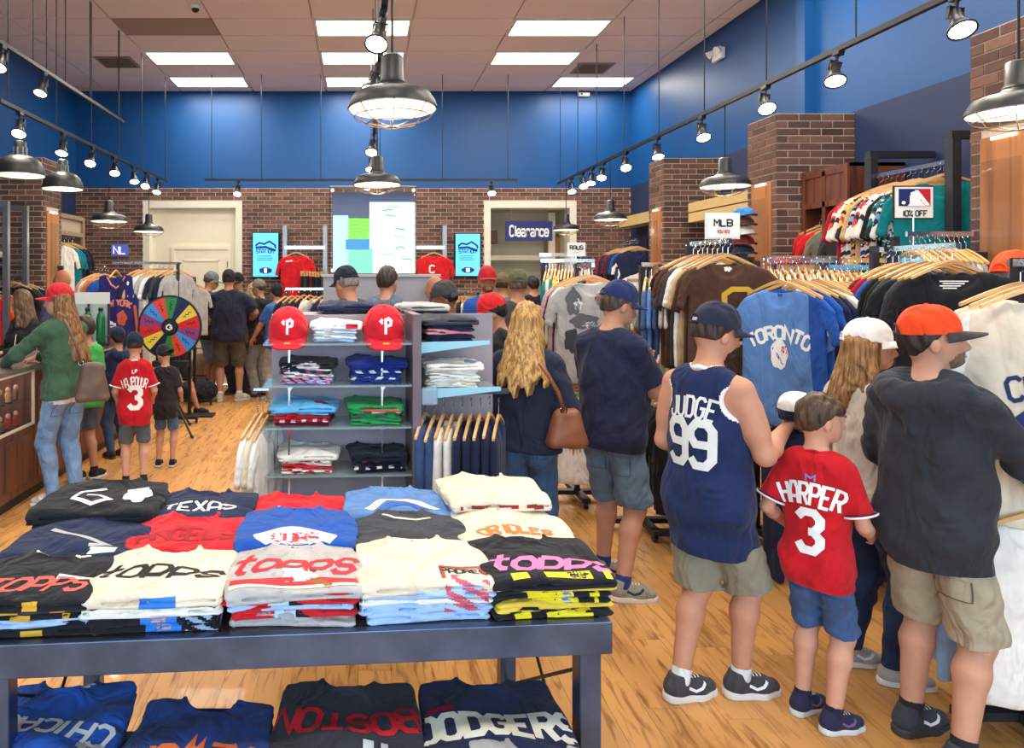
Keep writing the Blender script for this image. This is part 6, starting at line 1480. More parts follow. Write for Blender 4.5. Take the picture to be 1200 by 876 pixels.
    def pantd(P):
        d = np.maximum(hips(P, .010), P[:, 2]-(hem+.07)); fo = .007*wob(P*f32((1, 1, 1.6)), 30, sd_+7)+.003*wob(P, 60, sd_)
        for i, (hip, K, A_) in enumerate(legs):
            if kp == 'shorts':
                dr = (K-hip).normalized(); t = min(.98, max(.3, (hip.z-short_end)/(hip.z-K.z))); en = hip.lerp(K, t)
                q = seg(P, hip, en+dr*.03, tk+.012, tk+.020); q = np.maximum(q, (P-f32(en)) @ f32(dr))
            elif kp == 'slim':
                q = smin(seg(P, hip, K, tk+.012, .074), smin(seg(P, K, K.lerp(A_, .3)+Vector((0, -.016, 0)), .073, .069), seg(P, K.lerp(A_, .3)+Vector((0, -.016, 0)), A_, .069, .052), .02), .03); fo2 = -.45*fo+.003*np.sin(P[:, 2]*75+4*np.sin(P[:, 0]*20))*np.exp(-((P[:, 2]-.45)/.14)**2); q = q+fo2; q = np.maximum(q, .09-P[:, 2])
            else:
                q = smin(seg(P, hip, K, tk+.018, .080), seg(P, K, A_-Vector((0, 0, .03)), .080, .074), .03); q = np.maximum(q, .045-P[:, 2])
            d = smin(d, q+fo, .03)
        return np.maximum(d, P[:, 2]-(hem+.06))
    po, pg = grow(pantd, {'shorts': 'shorts', 'slim': 'jeans', 'wide': 'trousers'}[kp], pm_, lo=(-mx, my0, .0), hi=(mx, my1, 1.1))
    # shoes
    for i, (hip, K, A_) in enumerate(legs):
        yw = footyaw[i]; R = Matrix.Rotation(yw, 3, 'Z'); kk = 1.0 if not woman else .92
        tilt = 0.0 if A_.z < .1 else .35
        def fsp(P):
            q = (P-f32((A_.x, A_.y, A_.z-.085))) @ f32(np.array(R)); 
            if tilt: q = q @ f32(np.array(Matrix.Rotation(-tilt, 3, 'X')))
            return q/kk
        def shoe(P):
            q = fsp(P); d = seg(q, (0, -.035, .055), (0, .09, .045), .040, .043); d = smin(d, seg(q, (0, .09, .04), (-.004, .155, .034), .043, .034), .03); d = smin(d, seg(q, (0, -.02, .06), (0, -.012, .105), .042, .040), .03)
            d = smin(d, seg(q, (0, .04, .075), (0, .09, .062), .022, .020), .02); d = np.maximum(d, .022-q[:, 2]); d = np.maximum(d, q[:, 2]-.118+.12*np.maximum(0, q[:, 1]+.02)); return d*kk
        def sole(P):
            q = fsp(P); q2 = q*f32((1, 1, 0)); d = smin(seg(q2, (0, -.04, 0), (0, .09, 0), .042, .046), seg(q2, (0, .09, 0), (-.004, .16, 0), .046, .036), .02); d = np.maximum(d, np.abs(q[:, 2]-.015-.006*np.clip(-q[:, 1]*8, -1, 1))-.017); return d*kk
        lo_ = (A_.x-.26, A_.y-.26, -.03); hi_ = (A_.x+.26, A_.y+.30, A_.z+.20)
        sh, _ = grow(shoe, 'shoe', fab(*shoes[0], bump=.3), lo=lo_, hi=hi_, h=min(res, .009))
        if sh:
            so2, _ = grow(sole, 'sole', mat('sole_%d_%d_%d' % shoes[1], C(*shoes[1]), rough=.6, var=.05), sh, lo=lo_, hi=hi_, h=min(res, .008))
            if res < .009:
                b = bvh_me(sh.data)
                for sgn in (-1, 1):
                    st = stroke2([(-.035, .012), (.0, -.006), (.03, .004), (.055, .022)], .012, .008)
                    c = Vector((A_.x, A_.y, 0))*s+(R @ Vector((sgn*.2, .05, .055)))*s
                    decal('side_stripe', *st, ink(*shoes[2] if len(shoes) > 2 else (236, 236, 236)), sh, b, c, (R @ Vector((0, 1, 0)))*s, (0, 0, s), R @ Vector((-sgn, 0, 0)), .002, .6)
                for j in range(4):
                    yy = .035+.017*j; c = Vector((A_.x, A_.y, 0))*s+(R @ Vector((0, yy, .3)))*s
                    decal('lace', *stroke2([(-.018, 0), (0, .004), (.018, 0)], .006, .008), ink(226, 224, 220), sh, b, c, (R @ Vector((1, 0, 0)))*s, (R @ Vector((0, 1, 0)))*s, (0, 0, -1), .002, .7)
        if socks: 
            def sock(P):
                dr = (K-A_).normalized(); return np.maximum(np.maximum(seg(P, A_-dr*.05, A_+dr*.2, .042, .044), (P-f32(A_+dr*.055)) @ f32(dr)), .07-P[:, 2])
            grow(sock, 'sock', fab(*socks), lo=lo_, hi=hi_, h=min(res, .009))
    # hair
    hk = hair[0] if hair else None
    if hk:
        hm = hair_mat(hair[1], hair[2])
        def haird(P):
            Q = hsp(P); x_, y_, z_ = Q[:, 0], Q[:, 1], Q[:, 2]
            st = .0035*np.sin(x_*150+6*np.sin(z_*9+y_*12))+.003*np.sin(y_*120+5*np.sin(z_*14)+x_*60)
            d = ell(Q, (0, -.014, .148), (.086, .106, .116))+st
            face = (y_-.035)*.8-(z_-.175)*.75        # >0 is the face
            d = np.maximum(d, face*.8); 
            if hk == 'short': d = np.maximum(d, .070-z_+np.maximum(0, y_+.02)*.9)
            elif hk == 'crew': d = np.maximum(d, .095-z_+np.maximum(0, y_+.02)*.9)
            elif hk == 'kid': d = np.maximum(smin(d, np.maximum(ell(Q, (0, .05, .185), (.075, .055, .05)), -z_+.155), .02), .072-z_+np.maximum(0, y_)*.5)
            if hk in ('long', 'mid'):
                L = hair[3] if len(hair) > 3 else .30
                q = Q*f32((1, 1.35, 1)); w_ = hair[4] if len(hair) > 4 else .105
                dr = seg(q, (0, -.075, .12), (0, -.135, .12-L), .085, w_)
                ang = x_*85+5*np.sin(z_*8+x_*14)+3*np.sin(z_*17)
                dr = dr+.004*np.sin(ang)+.002*np.sin(ang*2.3+z_*24)+.003*np.sin(z_*16+x_*30)
                tip = (.12-L)+.035*np.sin(x_*70)+.02*np.sin(x_*160)+.5*np.abs(x_)
                dr = np.maximum(dr, tip-z_)
                for sg in (-1, 1):
                    q2 = seg(Q, (sg*.072, -.005, .13), (sg*.10, -.02, .12-L*.72), .03, .035)+.006*np.sin(x_*140+z_*30+4*np.sin(z_*12)); dr = smin(dr, q2, .03)
                d = smin(d, dr, .035); d = np.maximum(d, np.minimum(.02-z_, 0)*0+(y_-.055))
            return d*hscale
        c = hcen; Lh = .6 if hk in ('long', 'mid') else .05
        grow(haird, 'hair', hm, lo=(c.x-.26, c.y-.34, c.z-Lh), hi=(c.x+.26, c.y+.26, c.z+.30*hscale+.04), h=min(res, .009))
    if beard:
        def bd_(P):
            Q = hsp(P); d = smin(ell(Q, (0, .03, .085), (.0585, .0645, .0725)), ell(Q, (0, .065, .055), (.0345, .0325, .0285)), .03)+.001*np.sin(Q[:, 0]*300+Q[:, 2]*200)
            d = np.maximum(d, Q[:, 2]-.092+.55*np.maximum(0, .06-Q[:, 1])*.4); return np.maximum(np.maximum(d, -Q[:, 1]-.012+.25*np.maximum(0, .09-Q[:, 2])), -(seg(Q, (-.016, .098, .060), (.016, .098, .060), .010, .010)))*hscale
        grow(bd_, 'beard', hair_mat(*beard), lo=(hcen.x-.15, hcen.y-.15, hcen.z-.05), hi=(hcen.x+.15, hcen.y+.2, hcen.z+.2), h=min(res, .007))
    # eyes and brows
    def hloc(v): return (hcen+Rh @ (Vector(v)*hscale))*s
    for sg in (-1, 1):
        b = MB().lathe([(0, -.0105), (.006, -.0085), (.0105, 0), (.006, .0085), (0, .0105)], n=12); eo = b.build('eye', mat('eye_white', C(232, 228, 222), rough=.2), e, True); eo.location = hloc((sg*.032, .0845, .133)); eo.scale = (hscale*s,)*3
        pu = MB().lathe([(0, .0), (.0045, .0), (.005, .001), (0, .0016)], n=10).build('iris', mat('iris', C(58, 40, 30), rough=.15), eo); pu.rotation_euler = (Rh @ Matrix.Rotation(-PI/2, 3, 'X')).to_euler(); pu.location = Rh @ Vector((0, .0102, 0))
        if hair:
            bb = MB().tube([hloc((sg*.016, .100, .152)), hloc((sg*.034, .099, .158)), hloc((sg*.054, .088, .152))], [.003*s, .0045*s, .002*s], 6).build('eyebrow', hair_mat(hair[2], hair[2]), e)
    b = MB().tube([hloc((-.022, .090, .061)), hloc((-.008, .0975, .063)), hloc((.008, .0975, .063)), hloc((.022, .090, .061))], [.002*s, .0055*s, .0055*s, .002*s], 8).build('lips', mat('lips', C(176, 104, 94), rough=.5), e, True)
    if glasses:
        m = MB()
        for sg in (-1, 1): m.tube([hloc((sg*.033+.022*math.cos(t), .108, .132+.017*math.sin(t))) for t in [k*PI/8 for k in range(17)]], .0022*s, 5); m.tube([hloc((sg*.055, .106, .136)), hloc((sg*.082, .05, .138)), hloc((sg*.084, -.01, .125))], .002*s, 5)
        m.tube([hloc((-.011, .110, .136)), hloc((.011, .110, .136))], .0022*s, 5).build('glasses', M_black, e)
    co = None
    if capc:
        co = ob('cap', CAP_CROWN, capm(capc), e); k = hscale*s; co.scale = (k*1.03, k*1.02, k*1.0); co.location = hloc((0, -.012, .158))
        R2 = Rh @ (Matrix.Rotation(PI if cap_back else 0, 3, 'Z') @ Matrix.Rotation(captilt, 3, 'X')); co.rotation_euler = R2.to_euler()
        br = ob('brim', CAP_BRIM, capm(brim or capc), co); ob('button', CAP_BTN, capm(capc), co)
        st = MB().tube([(.030*math.cos(t), -.1045+.0, .012+.030*math.sin(t)) for t in [k*PI/10 for k in range(11)]], .0035, 6).tube([(-.036, -.103, .006), (0, -.109, .006), (.036, -.103, .006)], .006, 6).build('strap', capm(brim or capc), co)
    if coll:
        m = MB(); pts = []
        for k in range(25):
            t = 2*PI*k/24; pts.append(Vector(up(.070*math.cos(t), .004+.070*math.sin(t), 1.468-.030*math.sin(t)-.010*abs(math.cos(t))))*s)
        m.tube(pts, .011*s, 8, False).build('collar', fab(*coll), so, True)
    info = dict(e=e, s=s, shirt=so, sb=bvh_of(*sg_), pants=po, pb=bvh_of(*pg), arms=arms, up=up, legs=legs, cap=co, hloc=hloc, so_geo=sg_)
    return info
def back_text(p, txt, z, h, m, arch=0.0, name='lettering', wf=.62, wd=.2, x=0.0, gap=.28, sx=1.0):
    s = p['s']; v, q = text2(txt, h, wf, wd, gap, arch=arch, step=.012)
    return decal(name, v, q, m, p['shirt'], p['sb'], (x*s, -.8, z*s), (sx, 0, 0), (0, 0, 1), (0, 1, 0), .004, 1.6)
def patch(p, which, pts, wdt, m, name, org, ux, uy, ray):
    v, q = stroke2(pts, wdt, .02); s = p['s']
    return decal(name, v, q, m, p[which], p['sb' if which == 'shirt' else 'pb'], Vector(org)*s, ux, uy, ray, .003, 1.6)
def ring(p, i, t, r_, wdt, m, name='cuff_trim'):
    S_, E, W = p['arms'][i]; c = S_.lerp(E, t); d = (E-S_).normalized(); s = p['s']
    x = d.cross(Vector((0, 1, .01))).normalized(); y = d.cross(x)
    MB().tube([(c+(x*math.cos(k*PI/10)+y*math.sin(k*PI/10))*r_)*s for k in range(21)], wdt*s, 6, False).build(name, m, p['shirt'], True)
def pocket(p, cx, cz, w_, h_, ray=(0, 1, 0), m=None, flap=True):
    """raised patch pocket on the trousers"""
    s = p['s']; ray = Vector(ray); ux = Vector((0, 0, 1)).cross(ray).normalized()*-1
    o = Vector((0, 0, cz*s))-ray*.8+ux*cx*s
    mm = m or p['pants'].data.materials[0]
    v, q = grid2(lambda a, b: 1, -w_/2, w_/2, -h_/2, h_/2, .02); pk_ = decal('pocket', v, q, mm, p['pants'], p['pb'], o, ux*s, (0, 0, s), ray, .007, 1.6, strict=True)
    if pk_ is None: return
    if flap: v, q = grid2(lambda a, b: 1, -w_/2-.006, w_/2+.006, h_/2-.05, h_/2+.012, .015); decal('pocket_flap', v, q, mm, p['pants'], p['pb'], o, ux*s, (0, 0, s), ray, .013, 1.6)
    v, q = stroke2([(-w_/2, h_/2), (-w_/2, -h_/2), (w_/2, -h_/2), (w_/2, h_/2)], .004, .02); decal('stitching', v, q, fab(90, 84, 74), p['pants'], p['pb'], o, ux*s, (0, 0, s), ray, .009, 1.6)
def paint(o, fn, m):
    me = o.data
    if m.name not in [k.name for k in me.materials]: me.materials.append(m)
    idx = [k.name for k in me.materials].index(m.name); n = len(me.polygons); c = np.empty(n*3, np.float32); me.polygons.foreach_get('center', c); c = c.reshape(-1, 3)
    mi = np.zeros(n, np.int32); me.polygons.foreach_get('material_index', mi); mi[fn(c)] = idx; me.polygons.foreach_set('material_index', mi)
def tank_trim(p, m):
    s = p['s']; shx = abs(p['arms'][0][0].x)
    def fn(c):
        u = c/s; k = np.zeros(len(u), bool)
        for sg in (-1, 1):
            ctr = p['up'](sg*(shx+.045), 0, 1.36); k |= (np.hypot(u[:, 0]-ctr.x, u[:, 2]-ctr.z) < .093) & (u[:, 2] > 1.27)
        n_ = p['up'](0, .005, 1.505); k |= np.sqrt(((u-f32(n_))**2).sum(1)) < .079
        return k
    paint(p['shirt'], fn, m)
WHT, DW = ink(238, 238, 236), ink(226, 226, 222)
PT = []
# man in the sleeveless number 99 jersey
x, y = PX(830, 3.05), 3.05
p = person('man in navy sleeveless jersey number ninety-nine, navy cap, khaki cargo shorts', x, y, -1.06, 1.66, .006, bd=1.04, tone=(214, 160, 134), shirt=('tank', (34, 46, 84)), pants=('shorts', (142, 138, 118)), hair=('crew', (70, 52, 42), (46, 36, 30)), capc=(40, 44, 62), head=(-.38, -.20), wr=(.18, .28, 1.21), er=(.35, -.4, -1), wl=(-.17, .20, 1.02), el=(-.25, -1, -.2), feet=((-.05, -.13), (.07, .13)), footyaw=(-.25, -.4), shoes=((70, 68, 70), (226, 220, 210)), socks=(226, 226, 224), hem=.66, curl=.45, palm=((1, 0, 0), (-.5, .2, .8)), beard=((52, 40, 34), (34, 28, 24)), short_end=.47, coll=(236, 236, 234))
PT.append(p)
back_text(p, 'JUDGE', 1.325, .082, DW, .012, wf=.38, x=.0, wd=.145, gap=.42); back_text(p, '99', 1.165, .175, DW, 0, 'number', .48, .19, .0, .30)
tank_trim(p, WHT)
pocket(p, .0, .58, .14, .16, (-1, .25, 0))
decal('cap_mark', *text2('OOO', .012, .7, .25), WHT, p['cap'], bvh_me(CAP_CROWN), (0, -.4, .018), (1, 0, 0), (0, 0, 1), (0, 1, 0), .002)
# folded white cap box in his hand
W = p['arms'][1][2]*p['s']; mw = p['e'].matrix_basis @ W if False else Matrix.Translation((x, y, 0)) @ Matrix.Rotation(-1.06, 4, 'Z') @ W
e = empty('baseball_cap', (mw.x+.075, mw.y+.03, mw.z+.085), -.3, 'white and navy cap held by the man in jersey 99', 'cap')
o = ob('crown', CAP_CROWN, fab(238, 236, 232), e); o.scale = (.85, .9, .62); o2 = ob('brim', CAP_BRIM, fab(40, 40, 66), e); o2.scale = (.85, .9, 1); MB().lathe([(.0, -.045), (.07, -.045), (.078, .0), (.0, .004)], n=24).build('sweatband', fab(40, 40, 66), e, True)
# boy in red jersey number three
x, y = PX(958, 2.87), 2.87
p = person('boy in red jersey number three and denim shorts, bare-headed with brown hair', x, y, -.88, 1.29, .006, kid=True, bd=.9, tone=(222, 170, 144), shirt=('tee', (196, 28, 38)), pants=('shorts', (66, 92, 134), denim(66, 92, 134)), hair=('kid', (92, 68, 48), (58, 42, 32)), head=(-.75, -.05), wr=(.19, .22, 1.02), er=(.4, -.9, -.5), wl=(-.2, .14, 1.0), el=(-.4, -1, -.2), feet=((-.085, .03), (.085, -.03)), footyaw=(-.3, -.5), shoes=((46, 46, 72), (214, 210, 204), (120, 90, 120)), socks=(40, 40, 58), hem=.76, short_end=.50, loose=.02, hsc=1.0, palm=((1, 0, 0), (-1, 0, .3)), coll=(190, 26, 36))
back_text(p, 'HARPER', 1.275, .080, WHT, .02, wf=.36, x=.0, wd=.155, gap=.34); back_text(p, '3', 1.08, .15, WHT, 0, 'number', .52, .21, .0)
back_text(p, 'M', 1.36, .022, ink(120, 130, 190), 0, 'maker_mark', 1.4, .3)
for i in (0, 1): ring(p, i, .79, .079, .006, WHT); ring(p, i, .75, .079, .003, ink(30, 34, 70))
pocket(p, .085, .68, .11, .08, flap=False); pocket(p, -.085, .68, .11, .08, flap=False)
# man in orange cap
x, y = PX(1092, 2.70), 2.70
p = person('bearded man in orange cap with dark brim, charcoal hooded top, khaki shorts', x, y, -1.12, 1.66, .006, bd=1.0, tone=(214, 164, 138), shirt=('hoodie', (50, 52, 58)), pants=('shorts', (168, 156, 132)), hair=('short', (52, 42, 36), (36, 30, 26)), capc=(232, 74, 34), brim=(64, 58, 56), head=(-.92, .06), wr=(.26, .36, 1.03), er=(.9, -.5, -.8), wl=(-.2, .3, 1.0), el=(-.8, -.7, -.4), feet=((-.10, .05), (.13, -.06)), footyaw=(-.2, -.5), shoes=((62, 64, 70), (60, 60, 64)), socks=(40, 40, 44), hem=.76, short_end=.46, beard=((136, 104, 86), (100, 78, 66)), belly=.02, palm=((1, 0, 0), (-.3, 0, -1)))
pocket(p, .02, .59, .15, .17, (-1, .15, 0)); pocket(p, .09, .70, .13, .08, flap=False)
# woman in white cap
x, y = PX(1014, 3.22), 3.22
p = person('woman in white cap with long light brown hair and cream sweater, jeans', x, y, -1.35, 1.58, .0075, woman=True, tone=(220, 170, 148), shirt=('long', (214, 204, 190)), pants=('slim', (40, 54, 84), denim(40, 54, 84)), hair=('long', (176, 132, 84), (104, 70, 42), .28, .11), capc=(240, 236, 230), head=(-.62, -.02), wr=(.25, .2, 1.05), wl=(-.22, .2, 1.05), shoes=((178, 170, 162), (236, 232, 226)), hem=.84, footyaw=(-.3, -.5), feet=((-.09, 0), (.11, .05)))
# man in navy shirt and denim shorts
x, y = PX(716, 4.12), 4.12
p = person('tall man in plain navy shirt, navy cap and denim shorts, head bowed', x, y, -.88, 1.75, .0075, bd=1.06, belly=.02, tone=(210, 158, 132), shirt=('tee', (38, 42, 66)), pants=('shorts', (96, 116, 134), denim(96, 116, 134)), hair=('short', (92, 74, 58), (60, 48, 38)), capc=(36, 48, 92), head=(-.55, -.30), wr=(.07, .30, 1.26), er=(.6, -.4, -1), wl=(-.07, .31, 1.22), el=(-.6, -.4, -1), feet=((-.10, .08), (.13, -.10)), footyaw=(-.45, -.75), shoes=((150, 142, 126), (214, 206, 190), (40, 50, 84)), socks=(44, 58, 110), hem=.82, short_end=.50, loose=.018, palm=((0, .3, 1), (0, .3, 1)), curl=.5)
pocket(p, .09, .74, .13, .11, flap=False); pocket(p, -.09, .74, .13, .11, flap=False)
S_, E, W = p['arms'][1]; mw = Matrix.Translation((x, y, 0)) @ Matrix.Rotation(-.88, 4, 'Z') @ (W*p['s'])
e = empty('phone', (mw.x-.01, mw.y+.11, mw.z+.02), -.5, 'dark phone held by the man in the plain navy shirt', 'phone'); MB().box(-.035, .035, -.005, .005, -.07, .07).build('case', M_black, e, bevel=.003); MB().box(-.031, .031, -.0065, -.0051, -.064, .064).build('display', mat('phone_glass', C(60, 70, 90), rough=.1), e)
# blonde woman
x, y = PX(617, 4.05), 4.05
p = person('woman with long blonde hair in navy top and blue jeans, brown shoulder bag', x, y, -.35, 1.64, .008, woman=True, bd=1.18, tone=(222, 174, 150), shirt=('long', (40, 44, 60)), pants=('slim', (62, 94, 132), denim(62, 94, 132)), hair=('long', (206, 160, 96), (130, 92, 52), .40, .185), head=(-.15, -.05), wr=(.27, .12, .95), wl=(-.20, .22, 1.05), hem=.88, shoes=((120, 110, 104), (220, 214, 206)))
pocket(p, .085, .80, .12, .11, flap=False); pocket(p, -.085, .80, .12, .11, flap=False)
def bag(loc, sz, c, label, rz, strap, seed=2):
    def fn(P):
        q = P*f32((1, 1, 1)); wv = sz[0]/2*(1-.55*np.clip(P[:, 2]/sz[2], -1, 1)); qx_ = np.maximum(np.abs(P[:, 0])-wv+.04, 0); qz_ = np.maximum(np.abs(P[:, 2])-sz[2]/2+.04, 0); d = np.sqrt(qx_**2+qz_**2)+np.minimum(np.maximum(np.abs(P[:, 0])-wv+.04, np.abs(P[:, 2])-sz[2]/2+.04), 0); t = sz[1]/2*(1-.35*P[:, 2]/sz[2]*1.6)
        d = np.sqrt(np.maximum(d, 0)**2+np.maximum(np.abs(P[:, 1])-t+.04, 0)**2)-.04; return (d+.006*wob(P, 36, seed))*.8
    V, Q = surf(fn, (-sz[0]*.8, -sz[1], -sz[2]*.7), (sz[0]*.8, sz[1], sz[2]*.7), .009)
    e = empty('shoulder_bag', loc, rz, label, 'bag'); ob('body', mkmesh('body', V, Q, True), c, e)
    MB().tube(strap, .011, 8).build('strap', c, e, True); MB().box(-sz[0]*.3, sz[0]*.3, -sz[1]*.36, -sz[1]*.34, sz[2]*.28, sz[2]*.31).build('zip', M_steel, e)
    MB().tube([(strap[-1][0]+.018*math.cos(k*PI/6), strap[-1][1], strap[-1][2]+.018*math.sin(k*PI/6)) for k in range(13)], .004, 6).build('buckle', M_chrome, e); return e
M_tan = mat('brown_leather', C(134, 80, 52), rough=.45, var=.2, scale=10, bump=.15); M_brown = mat('dark_brown_leather', C(96, 74, 58), rough=.5, var=.2, scale=10, bump=.15)
bl = Vector((PX(663, 3.88), 3.86, PZ(500, 3.88)))
bag(bl, (.19, .10, .22), M_tan, 'tan brown leather shoulder bag on the blonde woman', .12, [(-.17, -.035, .36), (-.13, -.055, .30), (-.07, -.05, .20), (-.03, -.03, .10)])
# green sweater woman at the counter
x, y = PX(78, 5.68), 5.66
p = person('woman in green sweater, red cap and light jeans at the counter', x, y, .95, 1.72, .008, woman=True, bd=1.1, tone=(224, 174, 152), shirt=('long', (64, 92, 70)), pants=('slim', (118, 150, 186), denim(118, 150, 186)), hair=('long', (160, 114, 70), (92, 62, 38), .52, .15), capc=(196, 44, 54), head=(.8, -.1), captilt=.05, wl=(-.28, .42, 1.13), el=(-1, -.3, -.6), wr=(.02, .46, 1.15), er=(1, -.2, -.8), hem=.86, shoes=((206, 194, 182), (226, 216, 204)), footyaw=(.7, .2), feet=((-.08, .05), (.10, 0)), lean=(0, .06))
S = p['s']; m = MB(); patchm = p['pb']
v, q = grid2(lambda a, b: 1, -.17, .17, -.02, .02, .02); decal('white_undershirt', v, q, fab(216, 212, 210), p['shirt'], p['pb'], (0, -.8, .85*S), (1, 0, 0), (0, 0, 1), (0, 1, 0), .009, 1.6)
pocket(p, .08, .78, .12, .11, flap=False); pocket(p, -.08, .78, .12, .11, flap=False)
bag((PX(111, 5.5), 5.45, PZ(446, 5.5)), (.21, .12, .30), M_brown, 'dark brown leather bag hanging from the green sweater woman', .35, [(-.20, .02, .48), (-.16, -.03, .40), (-.11, -.04, .28), (-.08, -.03, .15)], 4)
# papers on the counter before her
e = empty('leaflet', (-2.83, 5.72, 1.087), .5, 'white printed leaflet standing on the counter by the green sweater woman', 'leaflet'); MB().bar((0, 0, .0), (.03, .12, .21), .15, .004, up=(1, 0, 0)).build('sheet', ink(232, 226, 216), e); MB().bar((.16, .02, .0), (.2, .1, .18), .14, .004, up=(1, 0, 0)).build('pink_sheet', ink(224, 150, 150), e)
# boy left in red jersey
x, y = PX(158, 6.1), 6.1
p = person('small boy in red number three jersey, navy cap and grey shorts', x, y, .3, 1.28, .009, kid=True, tone=(222, 172, 148), shirt=('tee', (190, 28, 40)), pants=('shorts', (92, 98, 100)), hair=('crew', (70, 52, 42), (50, 38, 32)), capc=(34, 40, 60), head=(-.1, -.1), wr=(.2, .18, .98), wl=(-.2, .18, .98), er=(.4, -1, -.3), el=(-.4, -1, -.3), hem=.74, short_end=.52, shoes=((40, 40, 44), (226, 222, 216)), socks=(36, 36, 40), loose=.02, coll=(236, 234, 232))
back_text(p, 'NAJPOUUR', 1.255, .075, WHT, .03, wf=.36, wd=.14, gap=.34, sx=.74); back_text(p, '3', 1.07, .17, WHT, 0, 'number', .56, .24); back_text(p, 'LP', 1.37, .028, WHT, 0, 'maker_mark', .6, .25)
for i in (0, 1): ring(p, i, .79, .079, .007, WHT)
# small boy in dark jersey
x, y = PX(194, 6.75), 6.75
p = person('little boy in black jersey with striped collar and denim shorts', x, y, .05, 1.12, .009, kid=True, tone=(214, 166, 140), shirt=('tee', (46, 44, 46)), pants=('shorts', (84, 112, 150), denim(84, 112, 150)), hair=('crew', (60, 46, 38), (40, 32, 28)), capc=(44, 42, 46), cap_back=True, head=(.9, -.35), wr=(.2, .18, .98), wl=(-.2, .18, .98), er=(.4, -1, -.3), el=(-.4, -1, -.3), hem=.72, short_end=.55, shoes=((34, 34, 36), (214, 206, 190)), loose=.02, coll=(216, 190, 160))
# person behind the green sweater woman
p = person('child in bright green shirt and grey shorts behind the green sweater woman', PX(101, 6.3), 6.3, .9, 1.42, .012, kid=True, shirt=('tee', (70, 170, 84)), pants=('shorts', (84, 92, 112)), hair=('short', (70, 54, 42), (50, 40, 32)), shoes=((40, 40, 44), (226, 226, 226)), socks=(34, 34, 38), feet=((-.08, .02), (.09, -.02)), footyaw=(-.9, -1.2), short_end=.55)
p = person('child in navy hooded top and jeans behind the boy in red jersey', PX(138, 7.1), 7.1, .9, 1.26, .012, kid=True, shirt=('hoodie', (40, 50, 78)), pants=('slim', (58, 80, 112), denim(58, 80, 112)), capc=(38, 46, 70), hair=('short', (60, 46, 40), (40, 32, 28)), shoes=((60, 48, 44), (80, 70, 64)), wl=(-.15, .3, 1.05), wr=(.1, .33, 1.05))
p = person('bare-legged child in dark clothes half hidden behind the prize wheel', PX(207, 9.3), 9.3, -.2, 1.36, .012, kid=True, shirt=('tee', (40, 40, 46)), pants=('shorts', (60, 60, 66)), hair=('short', (60, 46, 40), (40, 32, 28)), shoes=((44, 42, 44), (60, 58, 58)), feet=((-.05, 0), (.34, .10)), footyaw=(0, -1.2), short_end=.60)
# group at the back
N = (40, 44, 62)
p = person('heavy man in navy shirt and dark khaki shorts, black cap, seen from behind', PX(268, 10.3), 10.3, .1, 1.88, .011, bd=1.28, belly=.03, tone=(200, 150, 124), shirt=('tee', (38, 40, 58)), pants=('shorts', (88, 80, 68)), capc=(38, 38, 42), hair=('crew', (50, 40, 36), (36, 30, 28)), wr=(.28, .30, 1.08), er=(1, -.6, -.3), wl=(-.3, .28, 1.08), el=(-1, -.6, -.3), shoes=((190, 182, 170), (206, 200, 190)), socks=(226, 222, 216), footyaw=(.1, -.8), feet=((-.12, 0), (.14, .03)), hem=.82, short_end=.44, loose=.02)
person('man in grey cap and black shirt beside the cream door', PX(243, 10.85), 10.85, -.9, 1.86, .013, shirt=('tee', (62, 60, 60)), pants=('shorts', (120, 150, 186), denim(120, 150, 186)), capc=(110, 112, 118), hair=('crew', (80, 66, 56), (60, 50, 44)), head=(-.3, -.3), wr=(.1, .34, 1.05), wl=(-.1, .34, 1.05), shoes=((214, 212, 208), (226, 226, 224)), short_end=.40)
person('man in black cap facing the group by the cream door', PX(280, 10.95), 10.95, 2.6, 1.84, .013, shirt=('tee', (110, 104, 100)), pants=('wide', (70, 70, 80)), capc=(32, 32, 36), head=(.2, -.15), shoes=((50, 50, 54), (80, 80, 84)))
person('person in maroon top with tan head scarf among the group at the back', PX(295, 11.3), 11.3, -.9, 1.70, .013, woman=True, shirt=('long', (96, 44, 56)), pants=('wide', (110, 108, 110)), hair=('mid', (196, 160, 120), (150, 112, 84), .16, .09), capc=None, head=(-.2, -.2))
person('man in grey cap and black jacket with grey trousers at the back', PX(307, 10.9), 10.75, 1.0, 1.74, .012, tone=(206, 154, 126), shirt=('hoodie', (52, 52, 52)), pants=('wide', (140, 138, 136)), capc=(120, 112, 104), hair=('crew', (70, 56, 48), (50, 42, 36)), head=(.35, -.1), wl=(-.12, .34, 1.05), wr=(.15, .3, .98), shoes=((60, 58, 58), (70, 66, 64)))
person('person in blue hooded top, black cap and light trousers at the back', PX(325, 10.4), 10.35, .75, 1.68, .012, tone=(206, 156, 130), shirt=('tee', (62, 98, 158)), pants=('wide', (150, 146, 142)), capc=(34, 36, 40), hair=('short', (40, 36, 34), (30, 28, 26)), wl=(-.22, .30, .95), wr=(.2, .2, .9), shoes=((214, 208, 200), (226, 224, 220)))
